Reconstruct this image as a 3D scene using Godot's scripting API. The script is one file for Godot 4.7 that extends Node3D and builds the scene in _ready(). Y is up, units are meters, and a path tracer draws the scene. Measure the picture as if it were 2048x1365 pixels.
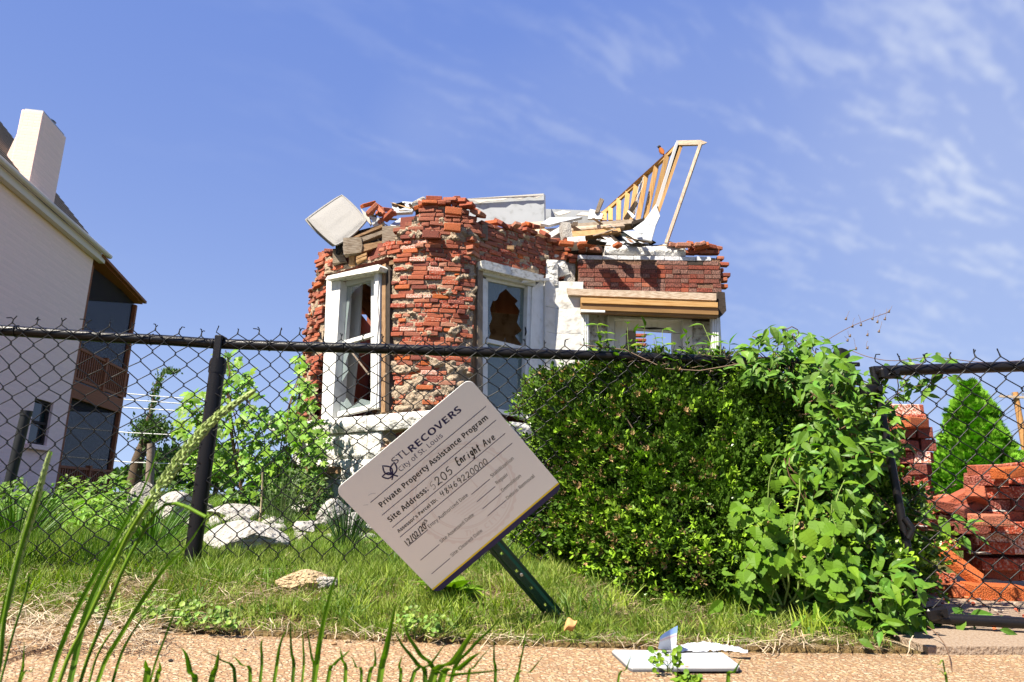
extends Node3D

const F := 1365.0
const GROUND := 0.12
var cam: Camera3D
var eye := Vector3(0, 0.5, 0)
var rng := RandomNumberGenerator.new()
var nz := FastNoiseLite.new()
var M := {}
var used := {}


# ---------------------------------------------------------------- mesh builder
class MB:
	var v := PackedVector3Array()
	var n := PackedVector3Array()
	var c := PackedColorArray()
	var t := PackedVector2Array()
	var col := Color.WHITE

	func tri(a: Vector3, b: Vector3, d: Vector3) -> void:
		var m := (d - a).cross(b - a)
		if m.length_squared() < 1e-18:
			return
		m = m.normalized()
		v.append(a); v.append(b); v.append(d)
		n.append(m); n.append(m); n.append(m)
		c.append(col); c.append(col); c.append(col)
		t.append(Vector2.ZERO); t.append(Vector2.ZERO); t.append(Vector2.ZERO)

	func tris(a: Vector3, b: Vector3, d: Vector3, na: Vector3, nb: Vector3, nd: Vector3) -> void:
		v.append(a); v.append(b); v.append(d)
		n.append(na); n.append(nb); n.append(nd)
		c.append(col); c.append(col); c.append(col)
		t.append(Vector2.ZERO); t.append(Vector2.ZERO); t.append(Vector2.ZERO)

	func quad(a: Vector3, b: Vector3, d: Vector3, e: Vector3) -> void:
		tri(a, b, d)
		tri(a, d, e)

	func out(a: Vector3, b: Vector3, d: Vector3, ctr: Vector3) -> void:
		if (d - a).cross(b - a).dot((a + b + d) / 3.0 - ctr) < 0.0:
			tri(a, d, b)
		else:
			tri(a, b, d)

	func qout(a: Vector3, b: Vector3, d: Vector3, e: Vector3, ctr: Vector3) -> void:
		if (d - a).cross(b - a).dot((a + b + d + e) / 4.0 - ctr) < 0.0:
			tri(a, d, b)
			tri(a, e, d)
		else:
			tri(a, b, d)
			tri(a, d, e)

	# box with chamfered edges; jit moves the corners
	func box(xf: Transform3D, size: Vector3, bev := 0.004, jit := 0.0, r: RandomNumberGenerator = null) -> void:
		var h := size * 0.5
		bev = minf(bev, minf(h.x, minf(h.y, h.z)) * 0.6)
		var p := []
		for k in 8:
			var s := Vector3(1 if k & 1 else -1, 1 if k & 2 else -1, 1 if k & 4 else -1)
			var o := Vector3.ZERO
			if jit > 0.0 and r:
				o = Vector3(r.randf_range(-1, 1), r.randf_range(-1, 1), r.randf_range(-1, 1)) * jit
			var q := s * h + o
			var tr := []
			for ax in 3:
				var w := q
				for a2 in 3:
					if a2 != ax:
						w[a2] -= s[a2] * bev
				tr.append(xf * w)
			p.append(tr)
		var ctr := xf.origin
		for ax in 3:
			var a1 := (ax + 1) % 3
			var a2 := (ax + 2) % 3
			for s in 2:
				var b := s << ax
				var k0 := b
				var k1 := b | (1 << a1)
				var k2 := b | (1 << a1) | (1 << a2)
				var k3 := b | (1 << a2)
				qout(p[k0][ax], p[k1][ax], p[k2][ax], p[k3][ax], ctr)
			for s1 in 2:
				for s2 in 2:
					var k0 := (s1 << a1) | (s2 << a2)
					var k1 := k0 | (1 << ax)
					qout(p[k0][a1], p[k1][a1], p[k1][a2], p[k0][a2], ctr)
		for k in 8:
			out(p[k][0], p[k][1], p[k][2], ctr)

	func plain(xf: Transform3D, size: Vector3) -> void:
		var h := size * 0.5
		var p := []
		for k in 8:
			p.append(xf * (Vector3(1 if k & 1 else -1, 1 if k & 2 else -1, 1 if k & 4 else -1) * h))
		for f in [[0, 1, 3, 2], [4, 5, 7, 6], [0, 1, 5, 4], [2, 3, 7, 6], [0, 2, 6, 4], [1, 3, 7, 5]]:
			qout(p[f[0]], p[f[1]], p[f[2]], p[f[3]], xf.origin)

	# bar between two points
	func bar(a: Vector3, b: Vector3, w: float, h: float, up := Vector3.UP, bev := 0.003) -> void:
		var x := (b - a).normalized()
		var z := x.cross(up).normalized()
		var y := z.cross(x)
		box(Transform3D(Basis(x, y, z), (a + b) * 0.5), Vector3(a.distance_to(b), h, w), bev)

	func tube(pts: Array, rad: Array, sides := 6, capped := true) -> void:
		var cnt := pts.size()
		var rings := []
		var nrm := []
		var prev := Vector3.ZERO
		for i in cnt:
			var d: Vector3 = (pts[mini(i + 1, cnt - 1)] - pts[maxi(i - 1, 0)]).normalized()
			var side := prev
			if i == 0:
				side = d.cross(Vector3(0.31, 0.83, 0.46)).normalized()
			else:
				side = (side - d * side.dot(d)).normalized()
			prev = side
			var o := d.cross(side)
			var ring := []
			var rn := []
			for k in sides:
				var a := TAU * k / sides
				var dd := side * cos(a) + o * sin(a)
				rn.append(dd)
				ring.append(pts[i] + dd * float(rad[mini(i, rad.size() - 1)]))
			rings.append(ring)
			nrm.append(rn)
		for i in cnt - 1:
			for k in sides:
				var j := (k + 1) % sides
				tris(rings[i][k], rings[i + 1][j], rings[i][j], nrm[i][k], nrm[i + 1][j], nrm[i][j])
				tris(rings[i][k], rings[i + 1][k], rings[i + 1][j], nrm[i][k], nrm[i + 1][k], nrm[i + 1][j])
		if capped:
			for e in [0, cnt - 1]:
				for k in range(1, sides - 1):
					out(rings[e][0], rings[e][k], rings[e][k + 1], pts[1 if e == 0 else cnt - 2])

	# smooth sheet, rows of equal length
	func grid(rows: Array, flip := false) -> void:
		var h := rows.size()
		var w: int = rows[0].size()
		var nn := []
		for i in h:
			var rn := PackedVector3Array()
			for j in w:
				var du: Vector3 = rows[i][mini(j + 1, w - 1)] - rows[i][maxi(j - 1, 0)]
				var dv: Vector3 = rows[mini(i + 1, h - 1)][j] - rows[maxi(i - 1, 0)][j]
				var m := dv.cross(du).normalized()
				rn.append(-m if flip else m)
			nn.append(rn)
		for i in h - 1:
			for j in w - 1:
				if flip:
					tris(rows[i][j], rows[i + 1][j + 1], rows[i][j + 1], nn[i][j], nn[i + 1][j + 1], nn[i][j + 1])
					tris(rows[i][j], rows[i + 1][j], rows[i + 1][j + 1], nn[i][j], nn[i + 1][j], nn[i + 1][j + 1])
				else:
					tris(rows[i][j], rows[i][j + 1], rows[i + 1][j + 1], nn[i][j], nn[i][j + 1], nn[i + 1][j + 1])
					tris(rows[i][j], rows[i + 1][j + 1], rows[i + 1][j], nn[i][j], nn[i + 1][j + 1], nn[i + 1][j])

	# flat polygon given as world points, extruded by off (from the front face backwards)
	func prism(pts: Array, off: Vector3) -> void:
		var k := pts.size()
		var nrm := Vector3.ZERO
		for i in k:
			var a: Vector3 = pts[i]
			var b: Vector3 = pts[(i + 1) % k]
			nrm += a.cross(b)
		nrm = nrm.normalized()
		var ux: Vector3 = (pts[1] - pts[0]).normalized()
		ux = (ux - nrm * ux.dot(nrm)).normalized()
		var uy := nrm.cross(ux)
		var flat := PackedVector2Array()
		for q in pts:
			flat.append(Vector2(ux.dot(q - pts[0]), uy.dot(q - pts[0])))
		var ids := Geometry2D.triangulate_polygon(flat)
		for i in range(0, ids.size(), 3):
			var a: Vector3 = pts[ids[i]]
			var b: Vector3 = pts[ids[i + 1]]
			var d: Vector3 = pts[ids[i + 2]]
			out(a, b, d, (a + b + d) / 3.0 + off)
			out(a + off, b + off, d + off, (a + b + d) / 3.0)
		var ctr := Vector3.ZERO
		for q in pts:
			ctr += q
		ctr = ctr / k + off * 0.5
		var area := 0.0
		for i in k:
			area += flat[i].cross(flat[(i + 1) % k])
		for i in k:
			var a: Vector3 = pts[i]
			var b: Vector3 = pts[(i + 1) % k]
			var side := (b - a).cross(nrm) * (1.0 if area > 0 else -1.0)
			var mid := (a + b) * 0.5 + off * 0.5
			qout(a, b, b + off, a + off, mid - side.normalized() * 0.01)

	func mesh(org := Vector3.ZERO) -> ArrayMesh:
		var a := []
		a.resize(Mesh.ARRAY_MAX)
		if org != Vector3.ZERO:
			for i in v.size():
				v[i] -= org
		a[Mesh.ARRAY_VERTEX] = v
		a[Mesh.ARRAY_NORMAL] = n
		a[Mesh.ARRAY_COLOR] = c
		var m := ArrayMesh.new()
		m.add_surface_from_arrays(Mesh.PRIMITIVE_TRIANGLES, a)
		return m


# ---------------------------------------------------------------- camera rays: a pixel of the 2048 x 1365 photograph and a distance give a place
func ray(px: float, py: float) -> Vector3:
	return cam.basis * Vector3((px - 1024.0) / F, -(py - 682.5) / F, -1.0)

func at(px: float, py: float, depth: float) -> Vector3:
	var d := ray(px, py)
	return eye + d * (depth / -d.z)

func on_y(px: float, py: float, h: float) -> Vector3:
	var d := ray(px, py)
	return eye + d * ((h - eye.y) / d.y)

func on_plane(px: float, py: float, p: Vector3, nrm: Vector3) -> Vector3:
	var d := ray(px, py)
	return eye + d * (nrm.dot(p - eye) / nrm.dot(d))

func pix(w: Vector3) -> Vector2:
	var q := cam.basis.inverse() * (w - eye)
	return Vector2(1024.0 + F * q.x / -q.z, 682.5 - F * q.y / -q.z)

# where a pixel's ray meets the yard
func on_yard(px: float, py: float) -> Vector3:
	var d := ray(px, py)
	d /= -d.z
	var t := 2.5
	while t < 14.0:
		var p := eye + d * t
		if p.y <= yard_y(p.x, p.z): return p
		t += 0.02
	return eye + d * 8.0

func prof(x: float, pts: Array) -> float:
	if x <= pts[0].x:
		return pts[0].y
	for i in pts.size() - 1:
		if x <= pts[i + 1].x:
			return lerpf(pts[i].y, pts[i + 1].y, (x - pts[i].x) / maxf(0.001, pts[i + 1].x - pts[i].x))
	return pts[-1].y


# ---------------------------------------------------------------- nodes
func numbered(called: String) -> String:
	used[called] = used.get(called, -1) + 1
	return called if used[called] == 0 else "%s_%03d" % [called, used[called]]

func thing(called: String, label: String, category: String, pos := Vector3.ZERO, group := "") -> Node3D:
	var o := Node3D.new()
	o.name = numbered(called)
	add_child(o, true)
	o.position = pos
	return tag(o, label, category, group)

func tag(o: Node3D, label: String, category := "", group := "", kind := "") -> Node3D:
	if label: o.set_meta("label", label)
	if category: o.set_meta("category", category)
	if group: o.set_meta("group", group)
	if kind: o.set_meta("kind", kind)
	return o

func base_of(parent: Node) -> Vector3:
	var p := Vector3.ZERO
	while parent is Node3D and parent != self:
		p += parent.position
		parent = parent.get_parent()
	return p

# the builder's shape in world places becomes one mesh under parent
func put(mb: MB, called: String, m: Material, parent: Node = self, label := "") -> MeshInstance3D:
	var o := MeshInstance3D.new()
	o.mesh = mb.mesh(base_of(parent))
	o.material_override = m
	o.name = numbered(called) if parent == self else called
	if label: o.set_meta("label", label)
	parent.add_child(o, true)
	return o

func place(me: Mesh, called: String, m: Material, xf: Transform3D, parent: Node = self) -> MeshInstance3D:
	var o := MeshInstance3D.new()
	o.mesh = me
	o.material_override = m
	o.name = numbered(called) if parent == self else called
	parent.add_child(o, true)
	xf.origin -= base_of(parent)
	o.transform = xf
	return o

func swarm(called: String, me: Mesh, m: Material, xfs: Array, cols: Array, parent: Node = self) -> MultiMeshInstance3D:
	var mm := MultiMesh.new()
	mm.transform_format = MultiMesh.TRANSFORM_3D
	mm.use_colors = true
	mm.mesh = me
	mm.instance_count = xfs.size()
	var b := base_of(parent)
	for i in xfs.size():
		var x: Transform3D = xfs[i]
		x.origin -= b
		mm.set_instance_transform(i, x)
		mm.set_instance_color(i, cols[i])
	var o := MultiMeshInstance3D.new()
	o.multimesh = mm
	o.material_override = m
	o.name = numbered(called) if parent == self else called
	o.set_meta("kind", "stuff")
	parent.add_child(o, true)
	return o

func single(mb: MB, called: String, m: Material, label: String, category: String, group := "", org := Vector3.INF) -> MeshInstance3D:
	if org == Vector3.INF:
		var lo := Vector3.INF
		var hi := -Vector3.INF
		for p in mb.v:
			lo = lo.min(p)
			hi = hi.max(p)
		org = Vector3((lo.x + hi.x) / 2, lo.y, (lo.z + hi.z) / 2)
	var o := MeshInstance3D.new()
	o.mesh = mb.mesh(org)
	o.material_override = m
	o.name = numbered(called)
	add_child(o, true)
	o.position = org
	tag(o, label, category, group)
	return o

func struct(mb: MB, called: String, m: Material) -> MeshInstance3D:
	var o := put(mb, called, m)
	o.set_meta("kind", "structure")
	return o

func rr(a: float, b: float) -> float:
	return rng.randf_range(a, b)

func turn(yaw: float, pitch := 0.0, roll := 0.0) -> Basis:
	return Basis.from_euler(Vector3(pitch, yaw, roll))

func facing(fwd: Vector3, up := Vector3.UP) -> Basis:
	var z := fwd.normalized()
	var x := up.cross(z)
	if x.length() < 0.01:
		x = Vector3.RIGHT.cross(z)
	x = x.normalized()
	return Basis(x, z.cross(x), z)


# ---------------------------------------------------------------- materials
func lin(r: float, g: float, b: float) -> Color:
	return Color(r, g, b).linear_to_srgb()

func noise_tex(freq: float, ramp: Array, octaves := 4, size := 512, kind := FastNoiseLite.TYPE_SIMPLEX_SMOOTH, sd := 1) -> NoiseTexture2D:
	var q := FastNoiseLite.new()
	q.noise_type = kind
	q.seed = sd
	q.frequency = freq
	q.fractal_octaves = octaves
	var t := NoiseTexture2D.new()
	t.width = size
	t.height = size
	t.seamless = true
	t.noise = q
	if ramp.size():
		var g := Gradient.new()
		var off := PackedFloat32Array()
		var cs := PackedColorArray()
		for i in ramp.size():
			off.append(ramp[i][0])
			cs.append(ramp[i][1])
		g.offsets = off
		g.colors = cs
		t.color_ramp = g
	return t

func grey(v: float) -> Color:
	return Color(v, v, v)

func mat(called: String, base: Color, rough := 0.85, tex: Texture2D = null, scale := Vector3.ONE, height: Texture2D = null, hs := 0.3, world := true) -> StandardMaterial3D:
	var m := StandardMaterial3D.new()
	m.resource_name = called
	m.albedo_color = base
	m.roughness = rough
	m.metallic_specular = 0.35
	if tex:
		m.albedo_texture = tex
	if height:
		m.heightmap_enabled = true
		m.heightmap_texture = height
		m.heightmap_scale = hs
	if tex or height:
		m.uv1_triplanar = true
		m.uv1_world_triplanar = world
		m.uv1_scale = scale
	M[called] = m
	return m

func leafmat(called: String, base: Color, rough := 0.45, back := Color(0.2, 0.35, 0.03)) -> StandardMaterial3D:
	var m := StandardMaterial3D.new()
	m.resource_name = called
	m.albedo_color = base
	m.vertex_color_use_as_albedo = true
	m.roughness = rough
	m.metallic_specular = 0.4
	m.backlight_enabled = true
	m.backlight = back
	m.cull_mode = BaseMaterial3D.CULL_DISABLED
	M[called] = m
	return m


# ---------------------------------------------------------------- sky: blue air with thin cirrus, the same all round
func sky_picture() -> ImageTexture:
	var w := 1536
	var h := 768
	var a := PackedFloat32Array()
	a.resize(w * h * 3)
	var q := FastNoiseLite.new()
	q.noise_type = FastNoiseLite.TYPE_SIMPLEX_SMOOTH
	q.seed = 11
	q.frequency = 1.0
	q.fractal_octaves = 5
	q.fractal_gain = 0.55
	var q2 := FastNoiseLite.new()
	q2.noise_type = FastNoiseLite.TYPE_SIMPLEX_SMOOTH
	q2.seed = 5
	q2.frequency = 1.0
	q2.fractal_octaves = 3
	var banks := []
	var widths := [0.34, 0.16, 0.085, 0.15, 0.12, 0.10, 0.20, 0.16]
	var strengths := [0.52, 0.17, 0.22, 0.12, 0.07, 0.04, 0.10, 0.07]
	for px in [[2080, 160], [1150, 235], [850, 255], [1830, 385], [620, 20], [1330, 130], [1990, 640], [1330, 560]]:
		banks.append(ray(px[0], px[1]).normalized())
	for j in h:
		var el := PI * (0.5 - (j + 0.5) / h)
		var y := sin(el)
		var cy := cos(el)
		for i in w:
			var az := TAU * (i + 0.5) / w
			var d := Vector3(sin(az) * cy, y, -cos(az) * cy)
			var k := clampf(y, 0.0, 1.0)
			var hz := exp(-k * 3.3)
			var c := SKY_TOP.lerp(SKY_LOW, hz)
			if y < 0.0:
				c = SKY_LOW.lerp(Vector3(0.2, 0.2, 0.17), clampf(-y * 8.0, 0.0, 1.0))
			elif y > 0.01:
				# thin cirrus, combed by one wind; thick in a few banks, faint elsewhere
				var p := Vector2(d.x, d.z) / (y + 0.15)
				var wp := Vector2(p.x * 0.86 - p.y * 0.5, p.x * 0.5 + p.y * 0.86)
				var warp := q2.get_noise_2d(wp.x * 1.1, wp.y * 1.1) * 0.22
				var s := q.get_noise_2d(wp.x * 2.0 + warp, wp.y * 6.0 + warp * 3.0)
				var fine := q.get_noise_2d(wp.x * 7.0 + 3.0, wp.y * 24.0 + warp * 6.0)
				var bank := 0.012 + 0.05 * q2.get_noise_2d(wp.x * 0.9 + 7.3, wp.y * 1.4 - 2.1)
				for bi in banks.size():
					var g = acos(clampf(d.dot(banks[bi]), -1.0, 1.0)) / widths[bi]
					bank += strengths[bi] * exp(-g * g)
				var f := smoothstep(-0.15, 0.85, s + 0.6 * fine) * bank * 0.85 + 0.55 * maxf(0.0, bank - 0.12)
				f = clampf(f * 0.85, 0.0, 0.75)
				c = c.lerp(Vector3(0.29, 0.312, 0.352), f)
			var o := (j * w + i) * 3
			a[o] = c.x
			a[o + 1] = c.y
			a[o + 2] = c.z
	var im := Image.create_from_data(w, h, false, Image.FORMAT_RGBF, a.to_byte_array())
	return ImageTexture.create_from_image(im)


const SKY_TOP := Vector3(0.045, 0.082, 0.240)
const SKY_LOW := Vector3(0.192, 0.252, 0.362)


func _ready() -> void:
	rng.seed = 42
	nz.noise_type = FastNoiseLite.TYPE_SIMPLEX_SMOOTH
	nz.seed = 3
	nz.frequency = 1.0
	nz.fractal_octaves = 3
	# camera, low over the grass and tilted up
	cam = Camera3D.new()
	cam.name = "camera"
	cam.position = eye
	cam.rotation = Vector3(deg_to_rad(13.1), 0, deg_to_rad(1.2))
	cam.fov = 53.13
	cam.near = 0.05
	cam.far = 900.0
	var lens := CameraAttributesPhysical.new()
	lens.frustum_focal_length = 24.0
	lens.frustum_focus_distance = 4.2
	lens.exposure_aperture = 8.0
	cam.attributes = lens
	add_child(cam)
	# sky
	var e := Environment.new()
	e.background_mode = Environment.BG_SKY
	var sk := Sky.new()
	var pm := PanoramaSkyMaterial.new()
	pm.panorama = sky_picture()
	sk.sky_material = pm
	e.sky = sk
	e.background_energy_multiplier = 1.0
	e.tonemap_mode = Environment.TONE_MAPPER_LINEAR
	e.tonemap_exposure = 2.85
	e.sdfgi_enabled = true
	e.ssao_enabled = true
	e.ssil_enabled = true
	var we := WorldEnvironment.new()
	we.name = "world_environment"
	we.environment = e
	add_child(we)
	# sun: high, from the left and a little behind the camera
	var sun := DirectionalLight3D.new()
	sun.name = "sun"
	sun.light_color = Color(1.0, 0.965, 0.9)
	sun.light_energy = 1.6
	sun.light_angular_distance = 0.5
	sun.shadow_enabled = true
	add_child(sun)
	var to_sun := Vector3(-0.45, 0.79, 0.42).normalized()
	sun.basis = facing(to_sun)

	make_materials()
	ground()
	neighbour_house()
	ruined_house()
	debris_on_house()
	distance_things()
	fence()
	gate()
	brick_wall_ruin()
	rocks()
	sign_board()
	pavement_things()
	saplings()
	hedge()
	vines()
	yard_weeds()
	lawn()
	foreground_grass()


func make_materials() -> void:
	var fine := noise_tex(0.03, [], 5, 512, FastNoiseLite.TYPE_SIMPLEX_SMOOTH, 2)
	var coarse := noise_tex(0.012, [], 5, 512, FastNoiseLite.TYPE_SIMPLEX_SMOOTH, 7)
	var cell := noise_tex(0.05, [], 2, 512, FastNoiseLite.TYPE_CELLULAR, 9)
	var bt := noise_tex(0.02, [[0.0, grey(0.62)], [0.4, grey(0.92)], [0.62, Color(1, 0.97, 0.93)], [0.78, Color(1, 0.9, 0.84)], [1.0, Color(1.0, 1.0, 1.0)]], 5, 512, FastNoiseLite.TYPE_SIMPLEX_SMOOTH, 4)
	# bricks: soft reds, a few orange, plum and brown ones
	var reds := [lin(0.32, 0.096, 0.053), lin(0.30, 0.086, 0.050), lin(0.35, 0.130, 0.078), lin(0.24, 0.073, 0.046), lin(0.38, 0.114, 0.047), lin(0.19, 0.062, 0.047), lin(0.36, 0.175, 0.122), lin(0.28, 0.104, 0.070)]
	for i in reds.size():
		mat("brick%d" % i, reds[i], 0.92, bt, Vector3(5, 5, 5), fine, 0.5)
	mat("brick_orange", lin(0.42, 0.110, 0.030), 0.9, bt, Vector3(6, 6, 6), fine, 0.9)
	var soot := noise_tex(0.02, [[0.0, Color(0.42, 0.38, 0.36)], [0.45, Color(0.66, 0.58, 0.55)], [0.55, Color(0.9, 0.75, 0.7)], [1.0, Color(1, 0.85, 0.8)]], 4, 512, FastNoiseLite.TYPE_SIMPLEX_SMOOTH, 14)
	for i in 4:
		mat("sooty%d" % i, [lin(0.25, 0.130, 0.110), lin(0.28, 0.210, 0.188), lin(0.28, 0.105, 0.078), lin(0.25, 0.185, 0.165)][i], 0.95, soot, Vector3(7, 2.5, 7), fine, 0.3)
	var wash := noise_tex(0.018, [[0.0, Color(0.55, 0.24, 0.17)], [0.42, Color(0.85, 0.6, 0.5)], [0.55, Color(0.97, 0.93, 0.9)], [1.0, Color(1, 1, 1)]], 5, 512, FastNoiseLite.TYPE_SIMPLEX_SMOOTH, 17)
	mat("white_brick", lin(0.58, 0.58, 0.60), 0.85, noise_tex(0.02, [[0.0, grey(0.66)], [0.35, grey(0.93)], [1.0, grey(1.0)]], 4, 256), Vector3(5, 5, 5), fine, 0.3)
	for i in 4:
		var dust := noise_tex(0.016 + 0.004 * i, [[0.0, [Color(0.80, 0.36, 0.26), Color(0.74, 0.34, 0.27), Color(0.85, 0.42, 0.28), Color(0.66, 0.36, 0.32)][i]], [0.50, [Color(0.84, 0.42, 0.32), Color(0.78, 0.40, 0.33), Color(0.90, 0.48, 0.34), Color(0.72, 0.42, 0.38)][i]], [0.68, Color(0.90, 0.66, 0.58)], [1.0, Color(1, 0.95, 0.9)]], 5, 512, FastNoiseLite.TYPE_SIMPLEX_SMOOTH, 120 + i)
		mat("dusty_brick%d" % i, lin(0.47, 0.44, 0.42), 0.97, dust, Vector3(4, 4, 4), fine, 0.9)
		M["dusty_brick%d" % i].metallic_specular = 0.15
	mat("chalky_brick", lin(0.62, 0.5, 0.45), 0.95, wash, Vector3(6, 6, 6), fine, 0.5)
	var mor := noise_tex(0.02, [[0.0, Color(0.62, 0.57, 0.52)], [0.5, Color(0.92, 0.88, 0.82)], [1.0, Color(1, 1, 0.97)]], 5, 512, FastNoiseLite.TYPE_SIMPLEX_SMOOTH, 21)
	mat("mortar", lin(0.44, 0.375, 0.31), 0.98, mor, Vector3(4, 4, 4), fine, 1.6)
	mat("mortar_pink", lin(0.28, 0.17, 0.13), 0.98, mor, Vector3(4, 4, 4), fine, 2.2)
	# white-painted rock-faced stone
	mat("white_stone", lin(0.58, 0.575, 0.56), 0.8, noise_tex(0.012, [[0.0, Color(0.78, 0.75, 0.71)], [0.3, Color(0.94, 0.93, 0.91)], [1.0, grey(1.0)]], 5, 512, FastNoiseLite.TYPE_SIMPLEX_SMOOTH, 31), Vector3(1.6, 1.6, 1.6), coarse, 2.5)
	mat("white_wall", lin(0.60, 0.595, 0.58), 0.8, M["white_stone"].albedo_texture, Vector3(1.0, 1.0, 1.0), coarse, 0.9)
	mat("rubble_white", lin(0.37, 0.36, 0.34), 0.9, noise_tex(0.016, [[0.0, Color(0.42, 0.39, 0.34)], [0.28, Color(0.80, 0.78, 0.74)], [0.45, Color(0.97, 0.96, 0.95)], [1.0, grey(1.0)]], 6, 512, FastNoiseLite.TYPE_SIMPLEX_SMOOTH, 37), Vector3(2.2, 2.2, 2.2), coarse, 3.5)
	mat("pale_stone", lin(0.42, 0.39, 0.35), 0.9, noise_tex(0.02, [[0.0, grey(0.6)], [0.4, grey(0.9)], [1.0, grey(1.0)]], 5, 512, FastNoiseLite.TYPE_SIMPLEX_SMOOTH, 33), Vector3(3, 3, 3), fine, 1.5)
	mat("tan_stone", lin(0.50, 0.37, 0.22), 0.95, noise_tex(0.02, [[0.0, grey(0.5)], [0.4, grey(0.9)], [1.0, grey(1.0)]], 5, 256), Vector3(6, 6, 6), fine, 1.2)
	mat("white_paint", lin(0.70, 0.70, 0.69), 0.5, noise_tex(0.01, [[0.0, Color(0.82, 0.8, 0.76)], [0.3, Color(0.96, 0.96, 0.95)], [1.0, grey(1.0)]], 5, 512), Vector3(2, 1.0, 2), fine, 0.08)
	mat("old_paint", lin(0.70, 0.69, 0.65), 0.7, noise_tex(0.02, [[0.0, Color(0.45, 0.4, 0.34)], [0.27, Color(0.82, 0.8, 0.76)], [0.4, Color(0.97, 0.97, 0.96)], [1.0, grey(1.0)]], 6, 512), Vector3(1.5, 1.5, 1.5), fine, 0.25)
	mat("drywall", lin(0.42, 0.44, 0.455), 0.9, noise_tex(0.01, [[0.0, Color(0.8, 0.8, 0.78)], [0.35, Color(0.97, 0.97, 0.97)], [1.0, grey(1.0)]], 6, 512, FastNoiseLite.TYPE_SIMPLEX_SMOOTH, 8), Vector3(1.0, 1.0, 1.0))
	mat("torn_paper", lin(0.52, 0.49, 0.44), 0.95)
	# woods: the grain is drawn out along the board
	var grain := noise_tex(0.03, [[0.0, Color(0.55, 0.45, 0.36)], [0.4, Color(0.85, 0.8, 0.74)], [0.6, Color(1, 0.97, 0.93)], [1.0, Color(1, 1, 1)]], 4, 512, FastNoiseLite.TYPE_SIMPLEX_SMOOTH, 41)
	for d in [["x", Vector3(0.5, 9, 9)], ["y", Vector3(9, 0.5, 9)]]:
		mat("grey_wood_" + d[0], lin(0.26, 0.23, 0.195), 0.9, grain, d[1], grain, 0.4)
		mat("brown_wood_" + d[0], lin(0.30, 0.20, 0.12), 0.9, grain, d[1], grain, 0.4)
		mat("raw_wood_" + d[0], lin(0.40, 0.26, 0.13), 0.75, grain, d[1], grain, 0.15)
		mat("new_wood_" + d[0], lin(0.46, 0.30, 0.135), 0.75, noise_tex(0.02, [[0.0, Color(0.82, 0.7, 0.55)], [0.5, Color(0.97, 0.93, 0.88)], [1.0, Color(1, 1, 1)]], 4, 256, FastNoiseLite.TYPE_SIMPLEX_SMOOTH, 43), d[1])
		mat("dark_wood_" + d[0], lin(0.05, 0.042, 0.038), 0.95, grain, d[1], grain, 0.5)
		mat("bleached_wood_" + d[0], lin(0.50, 0.43, 0.36), 0.8, grain, d[1], grain, 0.2)
	mat("pole_wood", lin(0.42, 0.24, 0.10), 0.9, grain, Vector3(5, 0.4, 5))
	mat("grey_pole", lin(0.22, 0.19, 0.17), 0.9, grain, Vector3(5, 0.4, 5))
	mat("tan_trim", lin(0.26, 0.145, 0.055), 0.5, noise_tex(0.01, [[0.0, grey(0.85)], [1.0, grey(1.0)]], 3, 256), Vector3(0.5, 4, 4))
	mat("pitch", lin(0.025, 0.022, 0.02), 0.95)
	mat("brown_plaster", lin(0.26, 0.145, 0.085), 0.95, grain, Vector3(0.7, 6, 6))
	mat("cream_plaster", lin(0.50, 0.42, 0.33), 0.9, coarse_ramp(), Vector3(1, 1, 1))
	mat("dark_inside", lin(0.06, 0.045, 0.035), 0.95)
	mat("sash_grey", lin(0.50, 0.51, 0.49), 0.6)
	mat("black_board", lin(0.008, 0.011, 0.010), 0.6)
	mat("black_matt", lin(0.02, 0.02, 0.021), 0.8)
	mat("grey_board", lin(0.42, 0.43, 0.44), 0.6)
	mat("foam", lin(0.62, 0.5, 0.3), 0.95, null, Vector3.ONE)
	var glass := StandardMaterial3D.new()
	glass.resource_name = "glass"
	glass.transparency = BaseMaterial3D.TRANSPARENCY_ALPHA
	glass.albedo_color = Color(0.62, 0.68, 0.68, 0.30)
	glass.roughness = 0.05
	glass.metallic_specular = 0.8
	M["glass"] = glass
	var dusty := StandardMaterial3D.new()
	dusty.resource_name = "dusty_glass"
	dusty.transparency = BaseMaterial3D.TRANSPARENCY_ALPHA
	dusty.albedo_color = Color(0.40, 0.46, 0.44, 0.66)
	dusty.roughness = 0.12
	dusty.metallic_specular = 0.8
	M["dusty_glass"] = dusty
	# metals
	mat("black_metal", lin(0.026, 0.013, 0.009), 0.36, noise_tex(0.03, [[0.0, Color(0.5, 0.68, 0.84)], [0.66, Color(0.53, 0.70, 0.86)], [0.78, Color(0.75, 0.75, 0.8)], [1.0, Color(1, 0.9, 0.8)]], 5, 512), Vector3(7, 7, 7), fine, 0.06)
	M["black_metal"].metallic_specular = 0.38
	mat("wire", lin(0.006, 0.006, 0.0065), 0.4)
	mat("stake_metal", lin(0.014, 0.015, 0.016), 0.5)
	mat("green_metal", lin(0.006, 0.035, 0.022), 0.35)
	mat("steel", lin(0.35, 0.36, 0.37), 0.4)
	M["steel"].metallic = 0.8
	# neighbour house
	painted_brick()
	mat("roof_shingle", lin(0.16, 0.135, 0.12), 0.95, noise_tex(0.05, [[0.0, grey(0.5)], [1.0, grey(1.0)]], 3, 256), Vector3(2, 2, 2))
	mat("cream_trim", lin(0.66, 0.58, 0.50), 0.6)
	mat("cedar", lin(0.30, 0.115, 0.050), 0.75, grain, Vector3(6, 0.8, 6))
	mat("screen_mesh", lin(0.022, 0.035, 0.075), 0.7)
	mat("blind_grey", lin(0.24, 0.26, 0.26), 0.8)
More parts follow.
